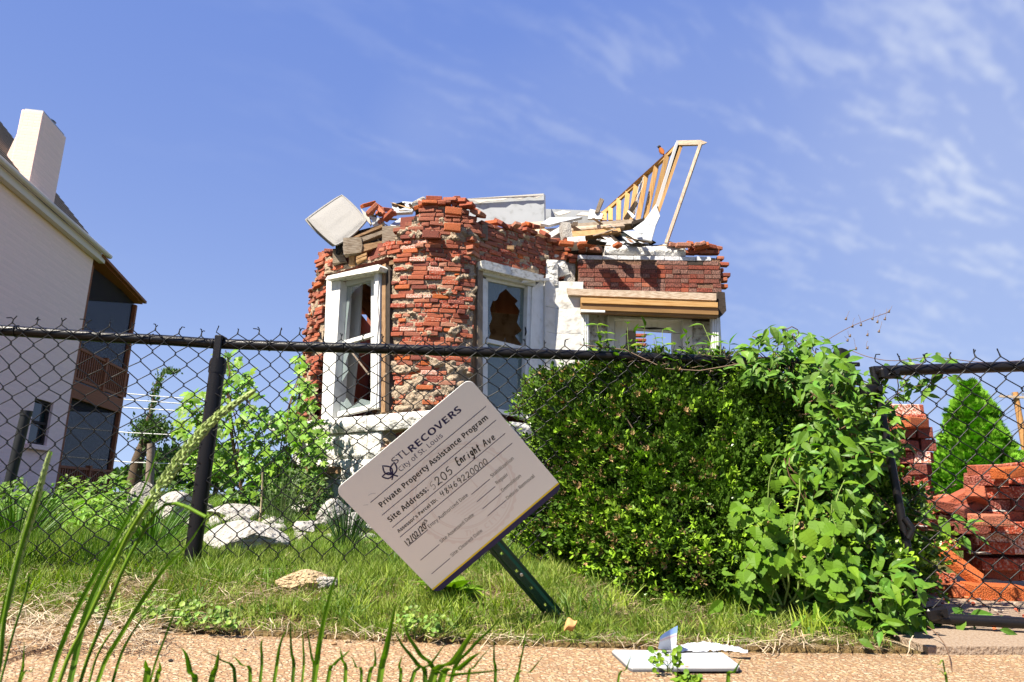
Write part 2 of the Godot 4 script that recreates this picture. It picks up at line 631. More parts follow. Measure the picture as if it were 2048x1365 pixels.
	mat("window_dark", lin(0.012, 0.022, 0.024), 0.08)
	# ground
	mat("soil", lin(1, 1, 1), 1.0, noise_tex(0.03, [[0.0, Color(0.55, 0.55, 0.4)], [0.5, Color(0.9, 0.85, 0.7)], [1.0, Color(1.2, 1.1, 0.9)]], 5, 512), Vector3(2, 2, 2), fine, 3.0)
	M["soil"].vertex_color_use_as_albedo = true
	mat("concrete", lin(0.30, 0.245, 0.195), 0.95, noise_tex(0.05, [[0.0, Color(0.6, 0.5, 0.42)], [0.35, Color(0.9, 0.85, 0.8)], [1.0, grey(1.0)]], 5, 512), Vector3(3, 3, 3), fine, 0.5)
	pebble_material()
	# sign
	mat("sign_white", lin(0.735, 0.735, 0.70), 0.45)
	mat("sign_navy", lin(0.022, 0.020, 0.075), 0.5)
	mat("sign_black", lin(0.012, 0.012, 0.014), 0.6)
	mat("sign_yellow", lin(0.75, 0.58, 0.02), 0.5)
	mat("sign_seal", lin(0.69, 0.655, 0.615), 0.5)
	mat("marker", lin(0.012, 0.011, 0.012), 0.45)
	mat("board_white", lin(0.44, 0.46, 0.48), 0.35, noise_tex(0.012, [[0.0, grey(0.88)], [1.0, grey(1.0)]], 4, 256), Vector3(2, 2, 2))
	mat("board_edge", lin(0.10, 0.10, 0.11), 0.7)
	mat("faint_blue", lin(0.45, 0.62, 0.82), 0.4)
	mat("paper_white", lin(0.46, 0.48, 0.53), 0.6)
	mat("paper_blue", lin(0.16, 0.26, 0.50), 0.5)
	mat("paper_grey", lin(0.42, 0.42, 0.40), 0.5)
	mat("paper_mauve", lin(0.42, 0.26, 0.36), 0.5)
	mat("plastic", lin(0.70, 0.68, 0.62), 0.6)
	mat("fabric", lin(0.255, 0.25, 0.245), 0.95, noise_tex(0.035, [[0.0, grey(0.8)], [0.45, grey(0.97)], [0.55, Color(0.97, 0.96, 0.94)], [1.0, grey(1.0)]], 3, 512, FastNoiseLite.TYPE_SIMPLEX_SMOOTH, 51), Vector3(3, 3, 3), cell, 0.5)
	mat("fabric_edge", lin(0.24, 0.22, 0.19), 0.95)
	mat("bird_dark", lin(0.03, 0.026, 0.024), 0.8)
	mat("bird_orange", lin(0.42, 0.13, 0.03), 0.85)
	# plants
	leafmat("leaf", Color(1, 1, 1), 0.5, Color(0.75, 0.86, 0.30))
	leafmat("gloss_leaf", Color(1, 1, 1), 0.30, Color(0.42, 0.52, 0.15))
	leafmat("dry_leaf", Color(1, 1, 1), 0.75, Color(0.62, 0.5, 0.3))
	leafmat("grass_blade", Color(1, 1, 1), 0.5, Color(0.78, 0.88, 0.32))
	leafmat("needles", Color(1, 1, 1), 0.6, Color(0.5, 0.7, 0.2))
	for i in 6:
		var g: Color = [lin(0.13, 0.26, 0.018), lin(0.18, 0.32, 0.024), lin(0.09, 0.19, 0.016), lin(0.25, 0.38, 0.035), lin(0.15, 0.28, 0.035), lin(0.065, 0.145, 0.015)][i]
		var m := leafmat("leaf%d" % i, g, 0.5, Color(0.75, 0.86, 0.30))
		m.vertex_color_use_as_albedo = false
		m.metallic_specular = 0.25
		m.albedo_texture = noise_tex(0.02, [[0.0, grey(0.8)], [1.0, grey(1.0)]], 3, 128) if i == 0 else M["leaf0"].albedo_texture
		m.uv1_triplanar = true
		m.uv1_scale = Vector3(8, 8, 8)
	mat("twig", lin(0.16, 0.11, 0.075), 0.9)
	mat("red_stem", lin(0.13, 0.075, 0.045), 0.8)
	mat("green_stem", lin(0.15, 0.21, 0.05), 0.7)
	mat("straw", lin(0.36, 0.29, 0.18), 0.9)
	mat("bark", lin(0.11, 0.085, 0.065), 0.95, grain, Vector3(5, 0.8, 5), grain, 1.0)
	mat("seed_head", lin(0.34, 0.42, 0.15), 0.8)
	mat("dead_leaf", lin(0.42, 0.22, 0.09), 0.85)


func coarse_ramp() -> NoiseTexture2D:
	return noise_tex(0.008, [[0.0, Color(0.5, 0.42, 0.35)], [0.4, Color(0.9, 0.87, 0.82)], [1.0, grey(1.0)]], 5, 512, FastNoiseLite.TYPE_SIMPLEX_SMOOTH, 61)


# house painted over its bricks: only the joints and a little grime show at this distance
func painted_brick() -> void:
	var w := 512
	var h := 512
	var r := RandomNumberGenerator.new()
	r.seed = 19
	var im := Image.create(w, h, false, Image.FORMAT_RGB8)
	var hm := Image.create(w, h, false, Image.FORMAT_RGB8)
	for y in h:
		var row := y / 64
		for x in w:
			var xx := (x + (64 if row % 2 else 0)) % 128
			var j := minf(minf(y % 64, 63 - y % 64), minf(xx, 127 - xx))
			var k := smoothstep(1.0, 5.0, j)
			var b := 0.965 + 0.02 * k + 0.012 * sin((row * 7 + (x + (64 if row % 2 else 0)) / 128 * 3) * 2.3)
			im.set_pixel(x, y, Color(b, b * 0.995, b * 0.985))
			hm.set_pixel(x, y, grey(0.3 + 0.6 * k + r.randf() * 0.1))
	var m := mat("pink_paint", lin(0.90, 0.675, 0.585), 0.9, ImageTexture.create_from_image(im), Vector3(1.15, 1.72, 1.15), ImageTexture.create_from_image(hm), 0.35)
	m.metallic_specular = 0.2


# exposed aggregate: rounded pebbles of tan, cream, rust and grey in sandy cement
func pebble_material() -> void:
	var s := 1024
	var r := RandomNumberGenerator.new()
	r.seed = 77
	var im := Image.create(s, s, false, Image.FORMAT_RGB8)
	var hm := Image.create(s, s, false, Image.FORMAT_RGB8)
	im.fill(Color(0.66, 0.53, 0.42))
	hm.fill(Color(0.1, 0.1, 0.1))
	var tones := [Color(0.86, 0.66, 0.44), Color(0.91, 0.80, 0.64), Color(0.74, 0.47, 0.27), Color(0.83, 0.58, 0.36), Color(0.62, 0.40, 0.26), Color(0.95, 0.88, 0.77), Color(0.55, 0.44, 0.37), Color(0.79, 0.54, 0.30), Color(0.66, 0.34, 0.20)]
	for k in 5200:
		var cx := r.randf() * s
		var cy := r.randf() * s
		var ra := r.randf_range(5.0, 12.5)
		var rb := ra * r.randf_range(0.55, 0.95)
		var an := r.randf() * TAU
		var ca := cos(an)
		var sa := sin(an)
		var tone: Color = tones[r.randi() % tones.size()]
		tone = tone.lerp(Color(0.85, 0.765, 0.665), 0.50 + r.randf() * 0.35)
		var n := int(ra) + 1
		for dy in range(-n, n + 1):
			for dx in range(-n, n + 1):
				var u := (dx * ca + dy * sa) / ra
				var v := (-dx * sa + dy * ca) / rb
				var d := u * u + v * v
				if d < 1.0:
					var px := posmod(int(cx) + dx, s)
					var py := posmod(int(cy) + dy, s)
					im.set_pixel(px, py, tone if d < 0.8 else tone.darkened(0.15))
					var hh := 0.35 + 0.65 * sqrt(1.0 - d)
					hm.set_pixel(px, py, Color(hh, hh, hh))
	var m := mat("pebbles", Color(0.80, 0.80, 0.775), 0.8, ImageTexture.create_from_image(im), Vector3(1.35, 1.35, 1.35), ImageTexture.create_from_image(hm), 0.6)
	m.metallic_specular = 0.3
	m.vertex_color_use_as_albedo = true


# ---------------------------------------------------------------- ground
const EDGE := [Vector2(-12, -3.0), Vector2(-1.9, -2.77), Vector2(-0.6, -2.62), Vector2(0.2, -2.57), Vector2(0.9, -2.58), Vector2(1.5, -2.62), Vector2(1.9, -2.72), Vector2(12, -3.2)]

func edge_z(x: float) -> float:
	return prof(x, EDGE)

func yard_y(x: float, z: float) -> float:
	var e := edge_z(x)
	var k := smoothstep(0.0, 0.75, e - z)
	var y := lerpf(0.014, GROUND, k)
	y += 0.022 * nz.get_noise_2d(x * 1.7, z * 1.7) * smoothstep(0.0, 0.3, e - z)
	y += 0.14 * smoothstep(4.7, 7.4, -z) * smoothstep(2.4, 1.2, x)
	if x > 1.42:
		y = lerpf(y, -0.02, smoothstep(1.42, 1.58, x) * smoothstep(5.6, 5.0, -z) * smoothstep(4.6, 4.2, x))
	return y

func ground() -> void:
	var mb := MB.new()
	var xs := []
	var x := -6.0
	while x <= 5.01:
		xs.append(x)
		x += 0.1
	xs = [-420.0, -80.0, -30.0, -15.0, -9.0] + xs + [9.0, 15.0, 30.0, 80.0, 420.0]
	var offs := [-0.001, 0.0, 0.04, 0.1, 0.17, 0.25, 0.35, 0.45, 0.55, 0.65, 0.8, 0.95, 1.15, 1.4, 1.7, 2.0, 2.4, 2.9, 3.5, 4.2, 5.0, 6.0, 8.0, 11.0, 18.0, 40.0, 120.0, 500.0]
	var rows := []
	for o in offs:
		var row := []
		for xx in xs:
			var z: float = edge_z(xx) - o
			row.append(Vector3(xx, -0.03 if o < 0.0 else yard_y(xx, z) if absf(xx) < 8.0 else GROUND * minf(1.0, o * 2.0), z))
		rows.append(row)
	mb.grid(rows, true)
	# earth near the house and fence, meadow farther off
	for i in mb.v.size():
		var p := mb.v[i]
		var k := clampf(smoothstep(2.5, 6.0, absf(p.x + 0.5)) * smoothstep(-3.0, -5.0, p.z) + smoothstep(-11.0, -15.0, p.z), 0.0, 1.0)
		var e := Color(0.13, 0.10, 0.06).lerp(Color(0.095, 0.15, 0.03), k)
		mb.c[i] = e
	struct(mb, "yard_ground", M.soil)
	# bed of the pavement and its slabs
	var sub := MB.new()
	sub.plain(Transform3D(Basis(), Vector3(0, -0.17, -1.6)), Vector3(60, 0.2, 5.0))
	var walk := struct(sub, "sidewalk", M.concrete)
	var cuts := [-11.5, -9.5, -7.5, -5.5, -3.5, -1.49, 0.52, 2.53, 4.54, 6.55]
	for i in cuts.size() - 1:
		var s := MB.new()
		var y := 0.0
		if i == 6:
			y = -0.006
		var w: float = cuts[i + 1] - cuts[i] - 0.022
		var sx0 := Transform3D(Basis(Vector3.UP, 0.055), Vector3((cuts[i] + cuts[i + 1]) / 2, y - 0.035, -2.35))
		s.box(sx0, Vector3(w, 0.066, 1.7), 0.008)
		# worn top: paler and darker stains, each slab of its own tone
		var tone := 1.0 + 0.06 * sin(i * 2.7)
		var g := 44
		for a in g:
			for b in g:
				var pts := []
				for q in [[0, 0], [1, 0], [1, 1], [0, 1]]:
					pts.append(sx0 * Vector3((float(a + q[0]) / g - 0.5) * (w - 0.02), 0.035, (float(b + q[1]) / g - 0.5) * 1.68))
				var cs := []
				for q in pts:
					var st: float = tone * (1.0 + 0.13 * nz.get_noise_3d(q.x * 1.3, q.z * 1.9, 40.0) + 0.07 * nz.get_noise_3d(q.x * 6, q.z * 6, 44.0) - 0.10 * smoothstep(0.1, 0.45, nz.get_noise_3d(q.x * 0.9, q.z * 2.0, 47.0)))
					cs.append(Color(st, st * 0.99, st * 0.975))
				for tr in [[0, 1, 2], [0, 2, 3]]:
					for v in tr:
						s.v.append(pts[v])
						s.n.append(Vector3.UP)
						s.c.append(cs[v])
						s.t.append(Vector2.ZERO)
		put(s, "paving_slab", M.pebbles, walk)
	# strip of lawn between the pavement and the road, under the camera
	var st := MB.new()
	st.col = Color(0.13, 0.10, 0.06)
	st.plain(Transform3D(Basis(), Vector3(0, -0.03, 0.55)), Vector3(60, 0.09, 4.1))
	struct(st, "grass_strip", M.soil)
	# the path inside the gate
	var c := MB.new()
	var pp := []
	for k in 12:
		pp.append(Vector3(1.83 + k * 0.25, 0.0, -2.68 - k * 0.02))
	for a in [[1.50, 2.95], [2.97, 4.3]]:
		var e1 := edge_z(a[0]) + 0.02
		var e2 := edge_z(a[1]) + 0.02
		c.prism([Vector3(a[0], 0.022, e1), Vector3(a[1], 0.022, e2), Vector3(a[1], 0.03, -5.2), Vector3(a[0], 0.03, -5.2)], Vector3(0, -0.08, 0))
	struct(c, "garden_path", M.concrete)


# ---------------------------------------------------------------- the pink house on the left
func neighbour_house() -> void:
	var d := ray(760, 995)
	d.y = 0
	d = d.normalized()
	var n := Vector3(-d.z, 0, d.x)
	var c := at(187, 515, 17)
	c.y = 0
	var org := c - d * 3.0 + Vector3(0, GROUND, 0)
	var h := thing("brick_house", "pink painted brick house with chimney and screened rear porches at far left", "house", org)
	var basis := Basis(-n, Vector3.UP, d)      # x into the house, z away from the camera
	var L := 12.0
	var W := 8.0
	var eave := 6.55
	var body := MB.new()
	# right wall with the hole of the small window left open
	var ws := -1.70
	var we := -0.80
	var w0 := 1.50
	var w1 := 2.52
	for r in [[-L, ws, 0.0, eave], [we, 0.0, 0.0, eave], [ws, we, 0.0, w0], [ws, we, w1, eave]]:
		body.plain(Transform3D(basis, c + d * (r[0] + r[1]) / 2 - n * 0.15 + Vector3(0, (r[2] + r[3]) / 2, 0)), Vector3(0.3, r[3] - r[2], r[1] - r[0]))
	for r in [[-W, -L + 0.15], [-W, -0.15]]:
		body.plain(Transform3D(basis, c + d * r[1] - n * (W / 2 + 0.15) + Vector3(0, eave / 2, 0)), Vector3(W, eave, 0.3))
	body.plain(Transform3D(basis, c - d * L / 2 - n * (W + 0.15) + Vector3(0, eave / 2, 0)), Vector3(0.3, eave, L))
	var wall := put(body, "wall", M.pink_paint, h)
	# roof: steep gable along the wall
	var roof := MB.new()
	var rise := 4.8
	var half := W / 2 + 0.1
	var a0 := c - d * (L + 0.2) + Vector3(0, eave + 0.12, 0)
	var a1 := c + d * 0.12 + Vector3(0, eave + 0.12, 0)
	for s in [0, 1]:
		var lo0 := a0 - n * (0.0 if s == 0 else W) + n * (0.12 if s == 0 else -0.12)
		var lo1 := a1 - n * (0.0 if s == 0 else W) + n * (0.12 if s == 0 else -0.12)
		var hi0 := a0 - n * half + Vector3(0, rise, 0)
		var hi1 := a1 - n * half + Vector3(0, rise, 0)
		roof.prism([lo0, lo1, hi1, hi0], Vector3(0, -0.12, 0))
	var rf := put(roof, "roof", M.roof_shingle, h)
	# shingle courses on the near slope
	var sh := MB.new()
	for k in 30:
		var f0 := k / 30.0
		var p0 := a0 + n * 0.13 + (-n * (half + 0.12) + Vector3(0, rise, 0)) * f0
		var p1 := a1 + n * 0.13 + (-n * (half + 0.12) + Vector3(0, rise, 0)) * f0
		var up := (-n * (half + 0.12) + Vector3(0, rise, 0)).normalized()
		var o := up.cross(d).normalized()
		if o.dot(n) < 0: o = -o
		sh.prism([p0 + o * 0.03, p1 + o * 0.03, p1 + up * 0.26 + o * 0.012, p0 + up * 0.26 + o * 0.012], -o * 0.012)
	tag(put(sh, "shingle_courses", M.roof_shingle, rf), "", "", "", "stuff")
	# gables
	for e in [-L + 0.05, -0.05]:
		var gb := MB.new()
		gb.prism([c + d * e + Vector3(0, eave, 0), c + d * e - n * (W + 0.0) + Vector3(0, eave, 0), c + d * e - n * half + Vector3(0, eave + rise - 0.2, 0)], d * (0.2 if e < -1 else -0.2))
		put(gb, "gable", M.pink_paint, h)
	# eaves board and gutter
	var tr := MB.new()
	tr.bar(c - d * (L + 0.2) + n * 0.10 + Vector3(0, eave - 0.05, 0), c + d * 0.28 + n * 0.10 + Vector3(0, eave - 0.05, 0), 0.15, 0.19, Vector3.UP, 0.01)
	var fas := put(tr, "eaves_board", M.cream_trim, h)
	var gu := MB.new()
	gu.bar(c - d * (L + 0.2) + n * 0.26 + Vector3(0, eave + 0.07, 0), c + d * 0.34 + n * 0.26 + Vector3(0, eave + 0.07, 0), 0.13, 0.11, Vector3.UP, 0.03)
	put(gu, "gutter", M.cream_trim, h)
	# chimney with a corbelled shoulder and a cap
	var ch := MB.new()
	var cs := -3.55
	var ce := -2.42
	var ct := 8.60
	ch.box(Transform3D(basis, c + d * (cs + ce) / 2 - n * 0.23 + Vector3(0, (eave + ct) / 2 - 0.2, 0)), Vector3(0.44, ct - eave + 0.4, ce - cs), 0.015)
	ch.prism([c + d * (cs + 0.01) + n * 0.0 + Vector3(0, eave + 0.2, 0), c + d * (cs + 0.01) - n * 0.64 + Vector3(0, eave + 0.55, 0), c + d * (cs + 0.01) - n * 0.44 + Vector3(0, eave + 1.5, 0)], d * (ce - cs - 0.02))
	var chim := put(ch, "chimney", M.pink_paint, h)
	var cc := MB.new()
	cc.box(Transform3D(basis, c + d * (cs + ce) / 2 - n * 0.23 + Vector3(0, ct + 0.03, 0)), Vector3(0.38, 0.05, ce - cs - 0.1), 0.01)
	cc.tube([c + d * (cs + 0.7) - n * 0.25 + Vector3(0, ct, 0), c + d * (cs + 0.7) - n * 0.25 + Vector3(0, ct + 0.14, 0)], [0.11], 10)
	cc.tube([c + d * (cs + 0.7) - n * 0.25 + Vector3(0, ct + 0.15, 0), c + d * (cs + 0.7) - n * 0.25 + Vector3(0, ct + 0.19, 0)], [0.17, 0.10], 10)
	put(cc, "chimney_cap", M.steel, chim)
	# small sash window with a sill
	var win := MB.new()
	var wc := c + d * (ws + we) / 2
	for q in [[ws, ws + 0.06, w0, w1], [we - 0.06, we, w0, w1], [ws, we, w1 - 0.06, w1], [ws, we, w0, w0 + 0.06], [ws, we, (w0 + w1) / 2 - 0.03, (w0 + w1) / 2 + 0.03]]:
		win.plain(Transform3D(basis, c + d * (q[0] + q[1]) / 2 - n * (0.10 if q[3] - q[2] < 0.07 else 0.09) + Vector3(0, (q[2] + q[3]) / 2, 0)), Vector3(0.06, q[3] - q[2], q[1] - q[0]))
	var wn := put(win, "window", M.dark_wood_y, h)
	for k in 2:
		var pn := MB.new()
		var lo := w0 + 0.05 + k * (w1 - w0) / 2
		pn.plain(Transform3D(basis, wc - n * 0.13 + Vector3(0, lo + (w1 - w0) / 4 - 0.04, 0)), Vector3(0.012, (w1 - w0) / 2 - 0.05, we - ws - 0.1))
		put(pn, "pane", M.window_dark, wn)
	var sl := MB.new()
	sl.box(Transform3D(basis, wc + n * 0.04 + Vector3(0, w0 - 0.06, 0)), Vector3(0.16, 0.11, we - ws + 0.26), 0.01)
	put(sl, "window_sill", M.pink_paint, h)
	# screened porches at the back: posts, deck, sloping roof, railing, screens
	var PL := 3.55
	var PD := 3.2
	var fr := MB.new()
	var deck := 3.0
	var rt := 6.16
	for s in [0.12, PL]:
		for t in [0.10, PD]:
			var q: Vector3 = c + d * s - n * t
			fr = MB.new()
			fr.bar(q + Vector3(0, GROUND, 0), q + Vector3(0, rt + (0.0 if s > 1 else 0.15), 0), 0.14, 0.14, d, 0.01)
			put(fr, "porch_post", M.cedar, h)
	var dk := MB.new()
	dk.bar(c + d * 0.05 - n * 0.08 + Vector3(0, deck, 0), c + d * PL - n * 0.08 + Vector3(0, deck, 0), 0.10, 0.42, Vector3.UP, 0.01)
	dk.plain(Transform3D(basis, c + d * PL / 2 - n * (PD / 2 + 0.15) + Vector3(0, deck - 0.02, 0)), Vector3(PD, 0.12, PL))
	dk.bar(c + d * PL - n * 0.1 + Vector3(0, deck, 0), c + d * PL - n * PD + Vector3(0, deck, 0), 0.10, 0.42, Vector3.UP, 0.01)
	put(dk, "deck", M.cedar, h)
	var pr := MB.new()
	pr.prism([c + d * 0.02 + n * 0.1 + Vector3(0, rt + 0.33, 0), c + d * (PL + 0.08) + n * 0.1 + Vector3(0, rt + 0.06, 0), c + d * (PL + 0.08) - n * (PD + 0.1) + Vector3(0, rt + 0.06, 0), c + d * 0.02 - n * (PD + 0.1) + Vector3(0, rt + 0.33, 0)], Vector3(0, 0.09, 0))
	put(pr, "porch_roof", M.cedar, h)
	var gt := MB.new()
	gt.bar(c + d * 0.02 + n * 0.16 + Vector3(0, rt + 0.40, 0), c + d * (PL + 0.1) + n * 0.16 + Vector3(0, rt + 0.13, 0), 0.09, 0.08)
	put(gt, "porch_gutter", M.cedar, h)
	for lv in [deck + 0.21, GROUND + 0.1]:
		var rl := MB.new()
		rl.bar(c + d * 0.1 - n * 0.06 + Vector3(0, lv + 0.85, 0), c + d * PL - n * 0.06 + Vector3(0, lv + 0.85, 0), 0.07, 0.07)
		rl.bar(c + d * 0.1 - n * 0.06 + Vector3(0, lv + 0.08, 0), c + d * PL - n * 0.06 + Vector3(0, lv + 0.08, 0), 0.05, 0.07)
		rl.bar(c + d * 1.95 - n * 0.06 + Vector3(0, lv, 0), c + d * 1.95 - n * 0.06 + Vector3(0, lv + 0.95, 0), 0.13, 0.13, d)
		var ro := put(rl, "railing", M.cedar, h)
		for k in 26:
			var s := 0.22 + k * 0.143
			if absf(s - 1.95) < 0.08: continue
			var bl := MB.new()
			bl.plain(Transform3D(basis, c + d * s - n * 0.06 + Vector3(0, lv + 0.46, 0)), Vector3(0.035, 0.74, 0.045))
			put(bl, "baluster", M.cedar, ro)
	var scr: StandardMaterial3D = StandardMaterial3D.new()
	scr.resource_name = "insect_screen"
	scr.transparency = BaseMaterial3D.TRANSPARENCY_ALPHA
	scr.albedo_color = Color(0.06, 0.07, 0.085, 0.52)
	scr.roughness = 0.9
	for q in [[deck + 0.2, rt + 0.15], [GROUND, deck - 0.2]]:
		for t in [0.13, PD - 0.05]:
			var sc := MB.new()
			sc.plain(Transform3D(basis, c + d * (PL / 2 + 0.05) - n * t + Vector3(0, (q[0] + q[1]) / 2, 0)), Vector3(0.008, q[1] - q[0], PL - 0.2))
			put(sc, "screen", scr, h)
		var sb := MB.new()
		sb.plain(Transform3D(basis, c + d * (PL - 0.03) - n * PD / 2 + Vector3(0, (q[0] + q[1]) / 2, 0)), Vector3(PD - 0.2, q[1] - q[0], 0.008))
		put(sb, "screen", scr, h)


# ---------------------------------------------------------------- bricks, stones
var brick_mesh := []
var half_mesh := []
var chip_mesh := []
var slab_brick := []

func make_bricks() -> void:
	var r := RandomNumberGenerator.new()
	r.seed = 5
	for k in 6:
		var m := MB.new()
		m.box(Transform3D(), Vector3(0.194, 0.0505, 0.1), 0.006, 0.0035, r)
		brick_mesh.append(m.mesh())
	for k in 5:
		var m := MB.new()
		m.box(Transform3D(), Vector3(0.094, 0.0505, 0.1), 0.007, 0.004, r)
		half_mesh.append(m.mesh())
	for k in 5:
		var m := MB.new()
		m.box(Transform3D(), Vector3(0.078, 0.046, 0.08), 0.014, 0.013, r)
		chip_mesh.append(m.mesh())
	for k in 3:
		var m := MB.new()
		m.box(Transform3D(), Vector3(0.20, 0.095, 0.058), 0.006, 0.0035, r)
		slab_brick.append(m.mesh())

func brick_color(r: RandomNumberGenerator) -> Material:
	var f := r.randf()
	if f < 0.05: return M.brick_orange
	if f < 0.14: return M.brick4
	return M["brick%d" % [0, 1, 2, 3, 5, 6, 7, 0, 1, 2][r.randi() % 10]]

# block with a rough split front; xf looks along +z
func rockface(mb: MB, xf: Transform3D, w: float, h: float, d: float, sd: float, bulge := 0.05, cell := 0.045) -> void:
	var nx := maxi(3, int(w / cell))
	var ny := maxi(3, int(h / cell))
	var rows := []
	for j in ny + 1:
		var row := []
		for i in nx + 1:
			var x := w * (float(i) / nx - 0.5)
			var y := h * (0.5 - float(j) / ny)
			var e := minf(minf(i, nx - i) * w / nx, minf(j, ny - j) * h / ny)
			var k := smoothstep(0.0, 0.05, e)
			var q := nz.get_noise_3d(x * 5.0 + sd * 3.1, y * 5.0, sd) + 0.5 * absf(nz.get_noise_3d(x * 13.0, y * 13.0 + sd, sd * 2.0))
			row.append(xf * Vector3(x + 0.006 * nz.get_noise_2d(y * 20.0, sd) * (1.0 - k), y + 0.006 * nz.get_noise_2d(x * 20.0, sd + 9.0) * (1.0 - k), k * (bulge * 0.5 + bulge * q)))
		rows.append(row)
	mb.grid(rows)
	var back := xf.basis.z * d
	for j in ny:
		for s in [0, nx]:
			mb.qout(rows[j][s], rows[j + 1][s], rows[j + 1][s] - back, rows[j][s] - back, xf.origin - back * 0.5)
	for i in nx:
		for s in [0, ny]:
			mb.qout(rows[s][i], rows[s][i + 1], rows[s][i + 1] - back, rows[s][i] - back, xf.origin - back * 0.5)

# broken stone: a ball cut by random planes
func rock(mb: MB, ctr: Vector3, size: Vector3, sd: int, cuts := 14, rough := 0.03, n := 9, bas := Basis()) -> void:
	var r := RandomNumberGenerator.new()
	r.seed = sd
	var pl := []
	for k in cuts:
		var v := Vector3(r.randfn(), r.randfn(), r.randfn()).normalized()
		pl.append([v, r.randf_range(0.55, 0.90)])
	for f in 6:
		var ax := f / 2
		var s := 1.0 if f % 2 else -1.0
		var rows := []
		for j in n + 1:
			var row := []
			for i in n + 1:
				var u := tan((float(i) / n - 0.5) * PI / 2)
				var w := tan((float(j) / n - 0.5) * PI / 2)
				var q := Vector3()
				q[ax] = s
				q[(ax + 1) % 3] = u * s
				q[(ax + 2) % 3] = w
				q = q.normalized()
				var d := 1.0
				for p in pl:
					var o: float = q.dot(p[0])
					if o > 0.05:
						d = minf(d, p[1] / o)
				d += rough * nz.get_noise_3d(q.x * 4.0 + sd, q.y * 4.0, q.z * 4.0) + rough * 0.6 * nz.get_noise_3d(q.x * 11.0 + sd, q.y * 11.0, q.z * 11.0)
				row.append(ctr + bas * (q * d * size))
			rows.append(row)
		for j in n:
			for i in n:
				mb.qout(rows[j][i], rows[j][i + 1], rows[j + 1][i + 1], rows[j + 1][i], ctr)


# ---------------------------------------------------------------- the ruined house
var bay := []            # outline of the bay in plan
var bay_s := []

func bay_at(s: float) -> Array:
	for i in bay.size() - 1:
		if s <= bay_s[i + 1] or i == bay.size() - 2:
			var k: float = (s - bay_s[i]) / (bay_s[i + 1] - bay_s[i])
			var p: Vector2 = bay[i].lerp(bay[i + 1], k)
			var u: Vector2 = (bay[i + 1] - bay[i]).normalized()
			return [Vector3(p.x, 0, p.y), Vector3(u.x, 0, u.y), Vector3(-u.y, 0, u.x)]
	return []

func facet(a: Vector2, b: Vector2) -> Dictionary:
	var u := (b - a).normalized()
	return {"p": Vector3(a.x, 0, a.y), "u": Vector3(u.x, 0, u.y), "n": Vector3(-u.y, 0, u.x)}

# outline in photograph pixels laid on the facet's plane, between two distances in front of it
func fslab(mb: MB, f: Dictionary, px: Array, front: float, back: float) -> void:
	var pts := []
	var p: Vector3 = f.p + f.n * front
	for q in px:
		pts.append(on_plane(q[0], q[1], p, f.n))
	mb.prism(pts, -f.n * (front - back))

func zslab(mb: MB, px: Array, depth: float, thick: float) -> void:
	var pts := []
	for q in px:
		pts.append(at(q[0], q[1], depth))
	mb.prism(pts, Vector3(0, 0, -thick))

# same, each corner at its own depth: [px, py, depth]
func dslab(mb: MB, px: Array, off: Vector3) -> void:
	var pts := []
	for q in px:
		pts.append(at(q[0], q[1], q[2]))
	mb.prism(pts, off)

const BAY_TOP := [Vector2(610, 800), Vector2(615, 600), Vector2(622, 583), Vector2(634, 560), Vector2(638, 540), Vector2(645, 498), Vector2(665, 500), Vector2(668, 527), Vector2(702, 529), Vector2(735, 507), Vector2(760, 497), Vector2(778, 482), Vector2(795, 458), Vector2(812, 440), Vector2(835, 420), Vector2(852, 402), Vector2(872, 399), Vector2(932, 400), Vector2(940, 420), Vector2(965, 440), Vector2(1000, 447), Vector2(1050, 452), Vector2(1075, 464), Vector2(1100, 476), Vector2(1125, 492)]

